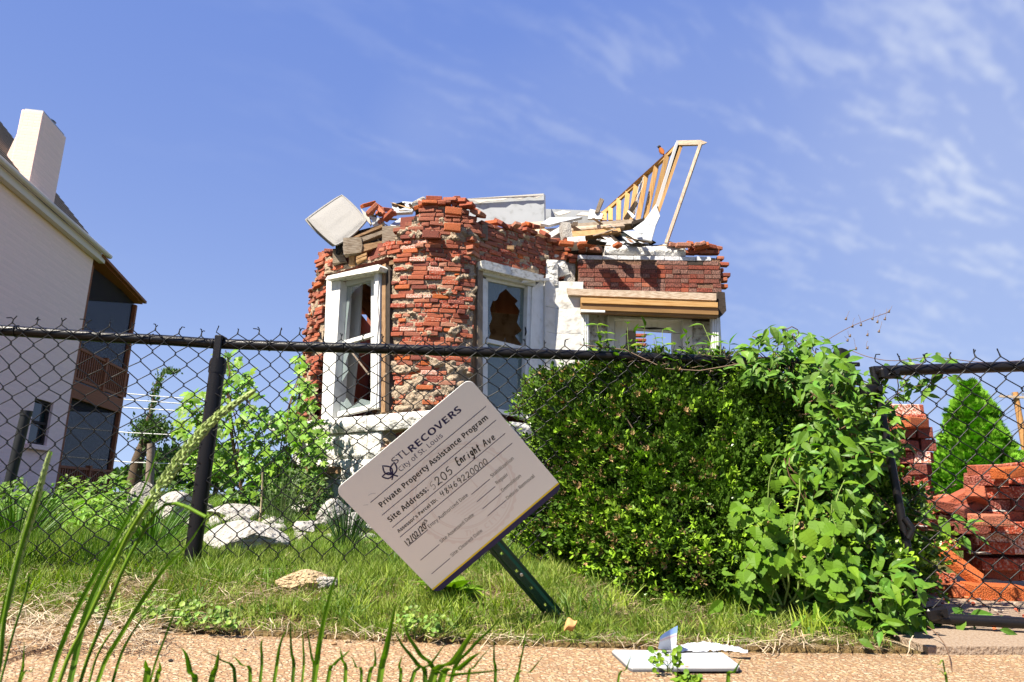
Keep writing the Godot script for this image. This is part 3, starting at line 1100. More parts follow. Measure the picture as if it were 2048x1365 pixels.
func ruined_house() -> void:
	make_bricks()
	var house := thing("ruined_house", "collapsed red brick house with broken front bay, white stone base and no roof", "house", Vector3(0, GROUND, -9.5))
	bay = [Vector2(-2.80, -10.2), Vector2(-2.78, -9.05), Vector2(-2.62, -8.80), Vector2(-2.45, -8.62), Vector2(-1.60, -7.95), Vector2(-1.46, -7.88), Vector2(-1.25, -7.825), Vector2(-0.97, -7.80), Vector2(-0.70, -7.825), Vector2(-0.48, -7.89), Vector2(-0.42, -8.02), Vector2(0.45, -8.72), Vector2(0.62, -8.84), Vector2(0.95, -8.84)]
	bay_s = [0.0]
	for i in bay.size() - 1:
		bay_s.append(bay_s[i] + bay[i].distance_to(bay[i + 1]))
	var s_l0: float = bay_s[3]
	var s_l1: float = bay_s[4]
	var s_r0: float = bay_s[10]
	var s_r1: float = bay_s[11]
	var s_end: float = bay_s[12]
	var r := RandomNumberGenerator.new()
	r.seed = 21
	var y0 := 0.24
	var course := 0.0578

	# bed of mortar that holds the bricks
	var mort := MB.new()
	var sheets := [[bay_s[5] - 0.01, bay_s[9] + 0.03, 0.9, 4.45, 0.014], [s_l1, bay_s[5], 3.36, 4.3, 0.02], [bay_s[9], s_r0, 3.36, 4.3, 0.02], [s_l0 - 0.5, s_l1 + 0.04, 3.36, 4.0, 0.022], [s_r0 - 0.02, s_end, 3.36, 4.3, 0.022], [0.0, s_l0 - 0.02, 1.2, 3.95, 0.025]]
	for sh in sheets:
		var nu := int((sh[1] - sh[0]) / sh[4])
		var nv := int((sh[3] - sh[2]) / sh[4])
		var cols := []
		for i in nu + 1:
			var s: float = lerpf(sh[0], sh[1], float(i) / nu)
			var b := bay_at(s)
			# lower this column to the broken top of the wall
			var top: float = sh[3]
			while top > sh[2] + 0.1:
				var pp := pix(b[0] + Vector3(0, top + 0.03, 0))
				if pp.y > prof(pp.x, BAY_TOP) + 6: break
				top -= 0.03
			var row := []
			for j in nv + 1:
				var y: float = lerpf(top, sh[2], float(j) / nv)
				var d := -0.006 + 0.015 * nz.get_noise_3d(s * 9, y * 9, 1.0) + 0.012 * nz.get_noise_3d(s * 28, y * 28, 4.0)
				d += mortar_lump(s, y)
				row.append(b[0] + Vector3(0, y, 0) + b[2] * d)
			cols.append(row)
		mort.grid(cols, true)
	var wall := put(mort, "mortar_bed", M.mortar, house)
	# the thickness of the wall behind it
	var core := MB.new()
	for sg in [[bay_s[5] + 0.02, bay_s[9], 0.3, 3.9], [s_l0 - 0.3, s_l1, 3.38, 3.62], [s_r0, s_end, 3.38, 3.85], [0.0, s_l0 - 0.05, 0.3, 3.55]]:
		var k := 5
		for i in k:
			var a := bay_at(lerpf(sg[0], sg[1], float(i) / k + 0.001))
			var b := bay_at(lerpf(sg[0], sg[1], float(i + 1) / k))
			core.prism([a[0] - a[2] * 0.07 + Vector3(0, sg[2], 0), b[0] - b[2] * 0.07 + Vector3(0, sg[2], 0), b[0] - b[2] * 0.07 + Vector3(0, sg[3], 0), a[0] - a[2] * 0.07 + Vector3(0, sg[3], 0)], -(a[2] + b[2]).normalized() * 0.2)
	put(core, "wall_core", M.brick5, house)

	# the bricks, course by course
	var count := 0
	var rest := []
	for c in 74:
		var y := y0 + c * course
		var s := 0.02 + (0.05 if c % 2 else 0.0)
		while s < s_end - 0.03:
			var long := r.randf() < 0.62
			var w := 0.194 if long else 0.094
			var chip := false
			if r.randf() < 0.10:
				w = 0.078
				chip = true
			var ctr := s + w / 2
			s += w + r.randf_range(0.008, 0.016)
			var in_l: bool = ctr > s_l0 - 0.03 and ctr < bay_s[5] + w * 0.42
			var in_r: bool = ctr > bay_s[9] + 0.05 - w * 0.5 and ctr < s_r1 + 0.06
			if (in_l or in_r) and y < 3.37: continue
			if ctr > s_r1 - 0.02 and y < 3.42: continue
			var b := bay_at(ctr)
			var p: Vector3 = b[0] + Vector3(0, y, 0)
			var q := pix(p + Vector3(0, 0.03, 0))
			if q.y < prof(q.x, BAY_TOP): continue
			var pier: bool = ctr > s_l1 and ctr < s_r0
			if y < 1.28 and (ctr < bay_s[5] or ctr > bay_s[9]): continue
			var lump := mortar_lump(ctr, y)
			if pier and lump > 0.03 and r.randf() < 0.6: continue
			if pier and r.randf() < 0.05: continue
			var outw := r.randfn(0.0, 0.008) - 0.036 + lump * 0.35
			if r.randf() < 0.06: outw += r.randf_range(-0.05, 0.03)
			var near_top: bool = q.y < prof(q.x, BAY_TOP) + 12
			var tilt := 0.02 if not near_top else 0.10
			if ctr < s_l0: 
				outw += r.randf_range(-0.03, 0.05)
			var bas := Basis(b[1], Vector3.UP, b[2])
			bas = bas * turn(r.randfn(0.0, tilt), r.randfn(0.0, tilt * 0.6), r.randfn(0.0, tilt * 0.7))
			if ctr < s_l1 and ctr > s_l0 - 0.1:
				bas = bas * turn(0, 0, 0.03)
			var xf := Transform3D(bas, p + b[2] * outw + Vector3(0, r.randfn(0.0, 0.003), 0))
			var me: Mesh = (chip_mesh if chip else brick_mesh if long else half_mesh)[r.randi() % 5]
			var m := brick_color(r)
			if pier and r.randf() < 0.05: m = M.chalky_brick
			elif r.randf() < 0.30: m = M["dusty_brick%d" % (r.randi() % 4)]
			if y < 1.28 or ctr < s_l0 - 0.25 or (not pier and ctr < s_l0 and y < 1.9):
				rest.append([me, xf])
			elif count < 290 and (pier or y > 3.3 or ctr < s_l0):
				count += 1
				place(me, "brick", m, xf, wall)
			else:
				rest.append([me, xf])
	# ragged ends that stick out beside the left window
	for k in 40:
		var y := 1.5 + k * course
		if r.randf() < 0.25: continue
		var q := prof(y, [Vector2(1.4, 606), Vector2(2.0, 614), Vector2(2.5, 620), Vector2(3.0, 618), Vector2(3.15, 622), Vector2(3.3, 636), Vector2(3.8, 645)])
		var p := at(q + r.randf_range(8, 16), 700, 8.95)
		p.y = y
		place(brick_mesh[r.randi() % 6], "brick", brick_color(r), Transform3D(turn(r.randf_range(-0.5, 0.5), 0, r.randf_range(-0.05, 0.05)), p), wall)
	var joined := SurfaceTool.new()
	joined.begin(Mesh.PRIMITIVE_TRIANGLES)
	for it in rest:
		var xf: Transform3D = it[1]
		xf.origin -= base_of(wall)
		joined.append_from(it[0], 0, xf)
	var jo := MeshInstance3D.new()
	jo.mesh = joined.commit()
	jo.material_override = M.brick7
	jo.name = "far_bricks"
	jo.set_meta("kind", "stuff")
	house.add_child(jo)

	bay_windows(house)
	stone_base(house)
	porch(house)
	inside(house)


# where the old plaster of lime still hides the bricks
func mortar_lump(s: float, y: float) -> float:
	var a := nz.get_noise_3d(s * 3.2, y * 4.5, 11.0)
	var low := smoothstep(2.35, 1.95, y) * 0.42
	var left: float = 0.30 * smoothstep(bay_s[3], bay_s[3] - 0.25, s)
	var k := smoothstep(0.30, 0.50, a + low + left + 0.02)
	return k * (0.034 + 0.018 * nz.get_noise_3d(s * 12, y * 12, 3.0) + 0.014 * absf(nz.get_noise_3d(s * 34, y * 34, 8.0)))


func bay_windows(house: Node3D) -> void:
	var fl := facet(Vector2(-2.45, -8.62), Vector2(-1.60, -7.95))
	var fr := facet(Vector2(-0.42, -8.02), Vector2(0.45, -8.72))
	# ---- left window
	var fm := MB.new()
	fslab(fm, fl, [[653, 556], [681, 562], [664, 838], [642, 846]], 0.03, -0.16)               # left casing
	fslab(fm, fl, [[748, 541], [760, 530], [757, 815], [748, 818]], 0.03, -0.05)     # right casing
	var w := put(fm, "window", M.white_paint, house, "white sash window with broken panes in the left face of the bay")
	var hd := MB.new()
	fslab(hd, fl, [[650, 560], [655, 552], [756, 529], [760, 533], [756, 541]], 0.13, -0.02)
	put(hd, "head_board", M.old_paint, w)
	hd = MB.new()
	fslab(hd, fl, [[681, 566], [748, 549], [748, 558], [681, 575]], -0.05, -0.13)
	put(hd, "head_board", M.sash_grey, w)
	for q in [[[679, 572], [686, 571], [673, 832], [666, 834]], [[742, 556], [748, 555], [747, 815], [741, 817]]]:
		var st := MB.new()
		fslab(st, fl, q, -0.06, -0.12)
		put(st, "sash_frame", M.white_paint, w)
	var mr := MB.new()
	fslab(mr, fl, [[680, 684], [748, 664], [748, 672], [680, 692]], -0.05, -0.11)
	put(mr, "meeting_rail", M.white_paint, w)
	var br := MB.new()
	fslab(br, fl, [[667, 826], [747, 808], [747, 816], [666, 836]], -0.04, -0.12)
	put(br, "bottom_rail", M.white_paint, w)
	var track := MB.new()
	fslab(track, fl, [[688, 574], [691, 573], [679, 828], [675, 830]], -0.09, -0.15)
	put(track, "sash_track", M.sash_grey, w)
	# shards still standing in the frame
	for q in [[[686, 572], [742, 557], [742, 575], [728, 566], [712, 578], [700, 592], [694, 640], [690, 682], [682, 684]], [[676, 828], [677, 800], [686, 806], [693, 796], [704, 812], [722, 798], [741, 803], [741, 812]], [[682, 700], [690, 690], [698, 704], [690, 728], [697, 742], [680, 770]]]:
		var gl := MB.new()
		fslab(gl, fl, q, -0.075, -0.079)
		put(gl, "glass_shard", M.glass, w)
	var rod := MB.new()
	rod.bar(on_plane(704, 706, fl.p - fl.n * 0.12, fl.n), on_plane(738, 750, fl.p - fl.n * 0.16, fl.n), 0.012, 0.022)
	put(rod, "broken_glazing_bar", M.grey_pole, w)
	# split white casing board and bare timbers beside it
	var sp := MB.new()
	fslab(sp, fl, [[751, 538], [756, 531], [757, 560], [754, 600], [757, 640], [752, 690], [754, 760], [751, 815], [748, 815], [749, 640]], 0.05, 0.033)
	put(sp, "split_casing", M.white_paint, w)
	for q in [[[759, 534], [764, 532], [762, 816], [755, 818], [757, 650]], [[764, 530], [771, 527], [770, 824], [762, 826]], [[771, 529], [780, 540], [778, 822], [770, 824]]]:
		var tb := MB.new()
		fslab(tb, fl, q, [0.0, 0.04, 0.01][int(q[0][0]) % 3], -0.12)
		put(tb, "timber", [M.dark_wood_y, M.brown_wood_y, M.brown_wood_y][int(q[0][0]) % 3], house)
	# ---- right window
	fm = MB.new()
	fslab(fm, fr, [[965, 556], [972, 559], [972, 800], [966, 802]], 0.02, -0.10)
	fslab(fm, fr, [[1056, 572], [1065, 575], [1056, 832], [1048, 830]], 0.02, -0.06)
	w = put(fm, "window", M.white_paint, house, "white sash window with a jagged hole in the right face of the bay")
	hd = MB.new()
	fslab(hd, fr, [[962, 522], [967, 520], [1088, 551], [1086, 560], [1070, 562], [965, 537]], 0.14, 0.0)
	put(hd, "head_board", M.old_paint, w)
	hd = MB.new()
	fslab(hd, fr, [[966, 537], [1072, 563], [1071, 573], [966, 549]], 0.05, -0.02)
	put(hd, "head_board", M.sash_grey, w)
	hd = MB.new()
	fslab(hd, fr, [[972, 550], [1058, 569], [1057, 578], [972, 561]], -0.03, -0.09)
	put(hd, "head_board", M.white_paint, w)
	for q in [[[972, 559], [976, 560], [975, 812], [970, 812]], [[1051, 576], [1057, 577], [1050, 826], [1044, 825]]]:
		var st := MB.new()
		fslab(st, fr, q, -0.03, -0.09)
		put(st, "sash_frame", M.white_paint, w)
	mr = MB.new()
	fslab(mr, fr, [[975, 677], [1050, 694], [1050, 701], [974, 685]], -0.02, -0.08)
	put(mr, "meeting_rail", M.white_paint, w)
	br = MB.new()
	fslab(br, fr, [[972, 814], [1046, 826], [1046, 835], [971, 824]], -0.02, -0.09)
	put(br, "bottom_rail", M.white_paint, w)
	# upper pane with its jagged hole, in four pieces; lower pane whole
	for q in [[[976, 560], [1051, 577], [1051, 600], [1036, 602], [1023, 590], [1012, 578], [999, 588], [986, 600], [976, 606]], [[1051, 600], [1051, 690], [1040, 686], [1030, 672], [1044, 662], [1034, 645], [1040, 622], [1030, 608], [1036, 602]], [[976, 606], [986, 600], [980, 618], [984, 638], [978, 652], [981, 668], [976, 680]], [[986, 600], [999, 588], [994, 600], [988, 603]]]:
		var gl := MB.new()
		fslab(gl, fr, q, -0.055, -0.059)
		put(gl, "glass_shard", M.dusty_glass, w)
	var lp := MB.new()
	fslab(lp, fr, [[975, 685], [1050, 701], [1045, 826], [972, 814]], -0.055, -0.059)
	put(lp, "pane", M.dusty_glass, w)
	lp = MB.new()
	fslab(lp, fr, [[974, 685], [1050, 701], [1045, 826], [971, 814]], -0.075, -0.08)
	put(lp, "blind", M.blind_grey, w)
	lp = MB.new()
	lp.tube([on_plane(1051, 655, fr.p - fr.n * 0.01, fr.n), on_plane(1052, 664, fr.p + fr.n * 0.03, fr.n), on_plane(1051, 672, fr.p - fr.n * 0.01, fr.n)], [0.012], 6)
	put(lp, "latch", M.black_metal, w)
	# bare timber beside it, white casing on its right
	for q in [[[946, 530], [956, 526], [954, 770], [941, 768]], [[956, 525], [966, 524], [965, 792], [954, 780]]]:
		var tb := MB.new()
		fslab(tb, fr, q, 0.06 if q[0][0] > 950 else 0.02, -0.14)
		put(tb, "timber", M.grey_wood_y if q[0][0] > 950 else M.brown_wood_y, house)
	var wc := MB.new()
	fslab(wc, fr, [[1065, 575], [1091, 556], [1094, 720], [1072, 840], [1056, 838]], 0.045, -0.15)
	put(wc, "casing", M.white_paint, house)
	wc = MB.new()
	fslab(wc, fr, [[1046, 560], [1098, 556], [1100, 561], [1044, 566]], 0.10, 0.07)
	put(wc, "drip_board", M.white_paint, house)


func stone_base(house: Node3D) -> void:
	var r := RandomNumberGenerator.new()
	r.seed = 8
	var core := MB.new()
	for q in [[Vector2(-2.80, -10.2), Vector2(-2.80, -9.0)], [Vector2(-2.80, -9.0), Vector2(-2.45, -8.64)], [Vector2(-2.45, -8.64), Vector2(-1.50, -7.92)], [Vector2(-0.42, -8.04), Vector2(0.62, -8.86)], [Vector2(0.62, -8.86), Vector2(0.95, -8.86)]]:
		var f := facet(q[0], q[1])
		var ln: float = q[0].distance_to(q[1])
		core.prism([f.p - f.n * 0.015 + Vector3(0, 0.72, 0), f.p + f.u * ln - f.n * 0.015 + Vector3(0, 0.72, 0), f.p + f.u * ln - f.n * 0.015 + Vector3(0, 1.36, 0), f.p - f.n * 0.015 + Vector3(0, 1.36, 0)], -f.n * 0.3)
	var base := put(core, "stone_base", M.white_stone, house)
	# courses of split stone: [y low, y high]
	for q in [[Vector2(-2.80, -10.2), Vector2(-2.80, -8.98)], [Vector2(-2.80, -9.02), Vector2(-2.45, -8.60)], [Vector2(-2.47, -8.62), Vector2(-1.46, -7.84)], [Vector2(-0.42, -7.98), Vector2(0.62, -8.82)], [Vector2(0.62, -8.82), Vector2(0.95, -8.82)]]:
		var f := facet(q[0], q[1])
		var ln: float = q[0].distance_to(q[1])
		for c in [[1.24, 1.42], [0.93, 1.235], [0.70, 0.925], [0.42, 0.695], [0.10, 0.415]]:
			var s := 0.0
			if c[1] < 0.7 and q[0].x == -2.47:
				s = 0.62       # beside the cellar window
			while s < ln - 0.05:
				var w := minf(r.randf_range(0.35, 0.66), ln - s)
				if ln - s - w < 0.15: w = ln - s
				if c[1] > 1.4: w = minf(ln, 1.05)
				var mb := MB.new()
				var ctr: Vector3 = f.p + f.u * (s + w / 2) + Vector3(0, (c[0] + c[1]) / 2, 0) + f.n * (0.05 if c[1] > 1.4 else 0.01)
				rockface(mb, Transform3D(Basis(f.u, Vector3.UP, f.n), ctr), w - 0.008, c[1] - c[0], 0.10, r.randf() * 40.0, 0.042, 0.035)
				put(mb, "stone_block", M.white_stone, base)
				s += w
	# cellar window low in the left face
	var fl := facet(Vector2(-2.47, -8.62), Vector2(-1.46, -7.84))
	var fm := MB.new()
	for g in [[[655, 996], [738, 988], [738, 996], [655, 1004]], [[664, 1004], [669, 1004], [669, 1046], [664, 1046]], [[697, 1000], [703, 1000], [703, 1046], [697, 1046]], [[732, 997], [738, 996], [738, 1046], [732, 1046]]]:
		fslab(fm, fl, g, 0.01, -0.05)
	var cw := put(fm, "cellar_window", M.old_paint, house)
	var pn := MB.new()
	fslab(pn, fl, [[664, 1003], [738, 996], [738, 1046], [664, 1046]], -0.03, -0.034)
	put(pn, "pane", M.window_dark, cw)
	var lt := MB.new()
	fslab(lt, fl, [[643, 985], [690, 979], [690, 990], [643, 998]], 0.0, -0.2)
	put(lt, "lintel", M.brown_wood_x, cw)
	# low brick of the pier, hidden behind the sign and the hedge
	var lo := MB.new()
	lo.plain(Transform3D(Basis(), Vector3(-0.96, 0.62, -8.12)), Vector3(0.98, 1.3, 0.40))
	put(lo, "pier_foot", M.brick7, house)
	# white stone wall between bay and porch: courses, then two leaning blocks on top
	var y := 0.1
	var k := 0
	while y < 3.3:
		var hh: float = [0.38, 0.30, 0.42, 0.34][k % 4]
		var mb := MB.new()
		rockface(mb, Transform3D(Basis(), Vector3(0.735, y + hh / 2, -8.70)), 0.40, hh - 0.003, 0.30, k * 2.7, 0.006, 0.03)
		put(mb, "stone_block", M.white_wall, base)
		mb = MB.new()
		var f := facet(Vector2(0.44, -8.66), Vector2(0.60, -8.78))
		rockface(mb, Transform3D(Basis(f.u, Vector3.UP, f.n), f.p + f.u * 0.07 + f.n * 0.04 + Vector3(0, y + hh / 2, 0)), 0.24, hh - 0.003, 0.25, k * 3.7 + 1.0, 0.008, 0.03)
		put(mb, "stone_block", M.white_wall, base)
		y += hh
		k += 1
	for q in [[1104, 545, 8.68, 0.16, 0.36, -0.02], [1121, 528, 8.80, 0.17, 0.34, 0.30]]:
		var mb := MB.new()
		rockface(mb, Transform3D(turn(0.15, -0.05, q[5]), at(q[0], q[1], q[2])), q[3], q[4], 0.14, q[0], 0.03, 0.03)
		put(mb, "stone_block", M.white_stone, base)
	for q in [[1137, 535, 8.86, 0.19, 0.14], [1139, 560, 8.85, 0.15, 0.24]]:
		var mb := MB.new()
		rockface(mb, Transform3D(Basis(), at(q[0], q[1], q[2])), q[3], q[4], 0.14, q[1], 0.03, 0.03)
		put(mb, "stone_block", M.pale_stone, base)


func porch(house: Node3D) -> void:
	var r := RandomNumberGenerator.new()
	r.seed = 91
	var z := -8.75
	var core := MB.new()
	core.plain(Transform3D(Basis(), Vector3(1.84, 3.50, z - 0.132)), Vector3(1.92, 0.46, 0.24))
	var wall := put(core, "porch_wall", M.mortar_pink, house)
	var yb := 3.280
	for c in 8:
		var y := yb + c * 0.0637
		var x := 0.885 - (0.1 if c % 2 else 0.0)
		var white := c == 7
		while x < 2.79:
			var w := 0.205
			if c == 3 or (c == 1 and r.randf() < 0.6) or r.randf() < 0.22: w = 0.10
			if white: w = 0.205
			var a := maxf(x, 0.87)
			var b := minf(x + w, 2.80)
			x += w + 0.006
			if b - a < 0.04: continue
			if white and b > 2.72: continue
			var p := Vector3((a + b) / 2, y + (a - 0.87) * 0.008, z - 0.05 + r.randfn(0, 0.003))
			var m: Material = M["sooty%d" % (r.randi() % 4)]
			if white: m = M.white_brick
			elif r.randf() < 0.16: m = M["brick%d" % (r.randi() % 4)]
			if c == 1 and absf(p.x - 2.62) < 0.06: continue
			var me := MB.new()
			me.box(Transform3D(), Vector3(b - a, 0.0575, 0.1), 0.004, 0.0015, r)
			if c == 6:
				if not (absf(p.x - 1.52) < 0.35):
					m = M.dark_wood_x if r.randf() < 0.5 else M.sooty1
				else:
					m = M.brick_orange
					p.z -= 0.03
			place(me.mesh(), "brick", m, Transform3D(turn(r.randfn(0, 0.006), r.randfn(0, 0.01), r.randfn(0, 0.006)), p), wall)
	# ragged bricks left of it and along the right end
	for q in [[1118, 487], [1142, 483], [1165, 488], [1112, 498], [1137, 500], [1166, 500], [1190, 499], [1132, 512], [1150, 514], [1122, 508], [1146, 522], [1120, 518]]:
		var p := at(q[0] - 1, q[1] + 1, 8.83)
		place(brick_mesh[r.randi() % 6] if r.randf() < 0.7 else half_mesh[r.randi() % 5], "brick", brick_color(r), Transform3D(turn(r.randfn(0, 0.08), 0, r.randfn(0, 0.03)), p), wall)
	for q in [[1378, 506], [1397, 505], [1414, 506], [1432, 506], [1386, 496], [1408, 497], [1430, 497], [1441, 518], [1443, 530], [1440, 542], [1446, 552], [1441, 562], [1441, 574]]:
		var p := at(q[0] - 1, q[1], 8.86)
		place((brick_mesh if r.randf() < 0.6 else half_mesh)[r.randi() % 5], "brick", brick_color(r), Transform3D(turn(r.randfn(0, 0.12), 0, r.randfn(0, 0.03)), p), wall)
	# grey-white boards over the porch, the moulded cornice, black ends of the old beam
	var b1 := MB.new()
	zslab(b1, [[1134, 577], [1433, 587], [1433, 601], [1137, 590]], 8.62, 0.10)
	put(b1, "lintel_board", M.bleached_wood_x, house)
	var bm := MB.new()
	zslab(bm, [[1133, 590], [1436, 600], [1436, 633], [1133, 613]], 8.80, 0.3)
	put(bm, "old_beam", M.dark_wood_x, house)
	bm = MB.new()
	zslab(bm, [[1436, 583], [1450, 585], [1453, 622], [1446, 630], [1437, 631]], 8.66, 0.4)
	put(bm, "old_beam", M.dark_wood_x, house)
	var cn := MB.new()
	zslab(cn, [[1162, 595], [1436, 605], [1436, 615], [1163, 606]], 8.575, 0.14)
	put(cn, "cornice_board", M.new_wood_x, house)
	for q in [[606, 615, 8.60], [612, 621, 8.575], [616, 626, 8.60]]:
		cn = MB.new()
		var dy: float = 10.5
		zslab(cn, [[1162, q[0]], [1437, q[0] + dy], [1437, q[1] + dy - 1.5], [1162, q[1] - 1.5]], q[2], 0.10)
		put(cn, "cornice_moulding", M.tan_trim, house)
	cn = MB.new()
	zslab(cn, [[1162, 619], [1210, 621], [1210, 625], [1162, 623.5]], 8.57, 0.05)
	put(cn, "white_strip", M.white_paint, house)
	# posts at both sides with flutes
	for q in [[1163, 1178, 622, 8.70], [1424, 1437, 632, 8.70]]:
		var ps := MB.new()
		zslab(ps, [[q[0], q[2]], [q[1], q[2]], [q[1] + 1.0, 900], [q[0] + 1.0, 900]], q[3], 0.10)
		for k in 3:
			var x0: float = q[0] + 2.0 + k * 4.3
			zslab(ps, [[x0, q[2] + 3], [x0 + 2.4, q[2] + 3], [x0 + 3.4, 900], [x0 + 1.0, 900]], q[3] - 0.012, 0.012)
		put(ps, "porch_post", M.white_paint, house)
	# recess: ceiling, sides, back wall with panels, door frame, broken door
	var zb := -9.10
	var rc := MB.new()
	rc.plain(Transform3D(Basis(), Vector3(1.83, 3.06, (z - 0.05 + zb) / 2)), Vector3(1.90, 0.05, z - zb))
	rc.plain(Transform3D(Basis(), Vector3(0.885, 1.65, (z - 0.05 + zb) / 2)), Vector3(0.05, 2.8, z - zb))
	rc.plain(Transform3D(Basis(), Vector3(2.76, 1.65, (z - 0.1 + zb) / 2)), Vector3(0.05, 2.8, z - zb - 0.05))
	put(rc, "porch_lining", M.white_paint, house)
	var bk := MB.new()
	zslab(bk, [[1170, 622], [1216, 624], [1216, 960], [1170, 960]], 9.12, 0.06)
	zslab(bk, [[1384, 632], [1430, 634], [1430, 960], [1384, 960]], 9.12, 0.06)
	zslab(bk, [[1216, 624], [1384, 630], [1384, 641], [1216, 637]], 9.12, 0.06)
	var panel := put(bk, "side_panel", M.old_paint, house)
	for q in [[1185, 1206, 646, 668], [1186, 1205, 683, 760], [1388, 1405, 650, 674], [1388, 1406, 690, 760]]:
		var pm := MB.new()
		zslab(pm, [[q[0], q[2]], [q[1], q[2]], [q[1], q[3]], [q[0], q[3]]], 9.10, 0.03)
		zslab(pm, [[q[0] + 4, q[2] + 4], [q[1] - 4, q[2] + 4], [q[1] - 4, q[3] - 4], [q[0] + 4, q[3] - 4]], 9.085, 0.02)
		put(pm, "raised_panel", M.old_paint, panel)
	for q in [[1170, 1216, 676, 681], [1384, 1430, 684, 690]]:
		var pm := MB.new()
		zslab(pm, [[q[0], q[2]], [q[1], q[2]], [q[1], q[3]], [q[0], q[3]]], 9.06, 0.07)
		put(pm, "panel_sill", M.white_paint, panel)
	var df := MB.new()
	zslab(df, [[1215, 632], [1229, 633], [1230, 960], [1217, 960]], 9.05, 0.12)
	zslab(df, [[1366, 638], [1384, 639], [1386, 960], [1368, 960]], 9.05, 0.12)
	zslab(df, [[1229, 633], [1366, 638], [1366, 641], [1229, 638]], 9.04, 0.12)
	put(df, "door_frame", M.white_paint, house)
	var dr := MB.new()
	zslab(dr, [[1230, 641], [1364, 644], [1364, 667], [1290, 662], [1252, 660], [1252, 960], [1231, 960]], 9.16, 0.045)
	zslab(dr, [[1344, 667], [1364, 668], [1365, 960], [1345, 960]], 9.16, 0.045)
	var door := put(dr, "door", M.white_paint, house)
	var dk := MB.new()
	zslab(dk, [[1275, 656], [1310, 655], [1335, 658], [1300, 659.5]], 9.155, 0.01)
	put(dk, "crack", M.pitch, door)
	# what shows through the door: a post and a stub of brick wall
	var po := MB.new()
	zslab(po, [[1250, 655], [1272, 655], [1272, 960], [1250, 960]], 11.2, 0.12)
	put(po, "inner_post", M.cream_plaster, house)
	for k in 30:
		var p := at(1281, 672 + k * 9.2, 12.0)
		place(brick_mesh[k % 6], "brick", M["brick%d" % (k % 4)], Transform3D(turn(0.1 * (k % 3)), p), house)
	var fl := MB.new()
	fl.plain(Transform3D(Basis(), Vector3(1.83, 0.22, -10.6)), Vector3(1.90, 0.2, 4.0))
	put(fl, "porch_floor", M.grey_wood_x, house)


func inside(house: Node3D) -> void:
	# walls left standing round the front room
	var w: MB
	for q in [[Vector3(-2.72, 1.85, -11.3), Vector3(0.24, 3.4, 2.6)], [Vector3(-0.93, 2.3, -12.5), Vector3(3.6, 4.3, 0.24)], [Vector3(2.85, 1.2, -10.9), Vector3(0.2, 2.2, 3.2)]]:
		w = MB.new()
		w.plain(Transform3D(Basis(), q[0]), q[1])
		put(w, "side_wall", M.brick7, house)
	w = MB.new()
	w.plain(Transform3D(Basis(), Vector3(0.80, 1.93, -10.9)), Vector3(0.12, 3.6, 3.0))
	put(w, "inner_wall", M.cream_plaster, house)
	w = MB.new()
	w.plain(Transform3D(Basis(Vector3.UP, 0.25), Vector3(-0.75, 2.75, -10.4)), Vector3(1.9, 1.3, 0.06))
	put(w, "inner_wall", M.cream_plaster, house)
	w = MB.new()
	w.plain(Transform3D(Basis(), Vector3(-1.0, 1.85, -12.30)), Vector3(3.4, 3.3, 0.04))
	put(w, "inner_wall", M.brown_plaster, house)
	# floor of the storey above with its joists
	var c := MB.new()
	c.plain(Transform3D(Basis(), Vector3(-0.95, 3.66, -10.4)), Vector3(3.5, 0.05, 2.5))
	c.plain(Transform3D(Basis(), Vector3(-0.95, 3.66, -8.72)), Vector3(1.9, 0.05, 0.9))
	c.plain(Transform3D(Basis(), Vector3(1.80, 3.80, -10.1)), Vector3(2.0, 0.05, 2.3))
	put(c, "upper_floor", M.brown_wood_x, house)
	for k in 8:
		var j := MB.new()
		j.plain(Transform3D(Basis(), Vector3(-2.4 + k * 0.42, 3.53, -10.4)), Vector3(0.05, 0.2, 2.4))
		put(j, "joist", M.brown_wood_x, house)
	var fl := MB.new()
	fl.plain(Transform3D(Basis(), Vector3(-0.95, 0.8, -10.3)), Vector3(3.5, 0.08, 4.2))
	put(fl, "room_floor", M.brown_wood_x, house)
	# studs and laths of a partition behind the left window, one brace
	for k in 7:
		var s := MB.new()
		s.bar(Vector3(-1.95 + k * 0.17, 0.8, -9.75 - k * 0.07), Vector3(-1.95 + k * 0.17, 3.0 - 0.08 * k, -9.75 - k * 0.07), 0.05, 0.09, Vector3.FORWARD)
		put(s, "stud", M.raw_wood_y, house)
	var br := MB.new()
	br.bar(Vector3(-2.0, 2.9, -9.55), Vector3(-0.9, 1.7, -9.9), 0.05, 0.1)
	put(br, "brace", M.brown_wood_x, house)
	var cu := MB.new()
	var fl2 := facet(Vector2(-2.45, -8.62), Vector2(-1.60, -7.95))
	fslab(cu, fl2, [[690, 572], [722, 563], [716, 690], [702, 820], [680, 826]], -0.30, -0.33)
	put(cu, "inner_sash_panel", M.sash_grey, house)
	cu = MB.new()
	for k in 9:
		rock(cu, Vector3(-1.72 + 0.05 * (k % 3), 1.5 + 0.05 * k, -8.9 - 0.03 * (k % 2)), Vector3(0.09, 0.06, 0.06), 60 + k, 6, 0.2, 4)
	put(cu, "torn_insulation", M.foam, house)


# ---------------------------------------------------------------- loose things lying on the ruin
func zthing(called: String, px: Array, depth: float, thick: float, m: Material, label: String, cat: String, group := "") -> MeshInstance3D:
	var mb := MB.new()
	zslab(mb, px, depth, thick)
	return single(mb, called, m, label, cat, group)

func dthing(called: String, px: Array, off: Vector3, m: Material, label: String, cat: String, group := "") -> MeshInstance3D:
	var mb := MB.new()
	dslab(mb, px, off)
	return single(mb, called, m, label, cat, group)

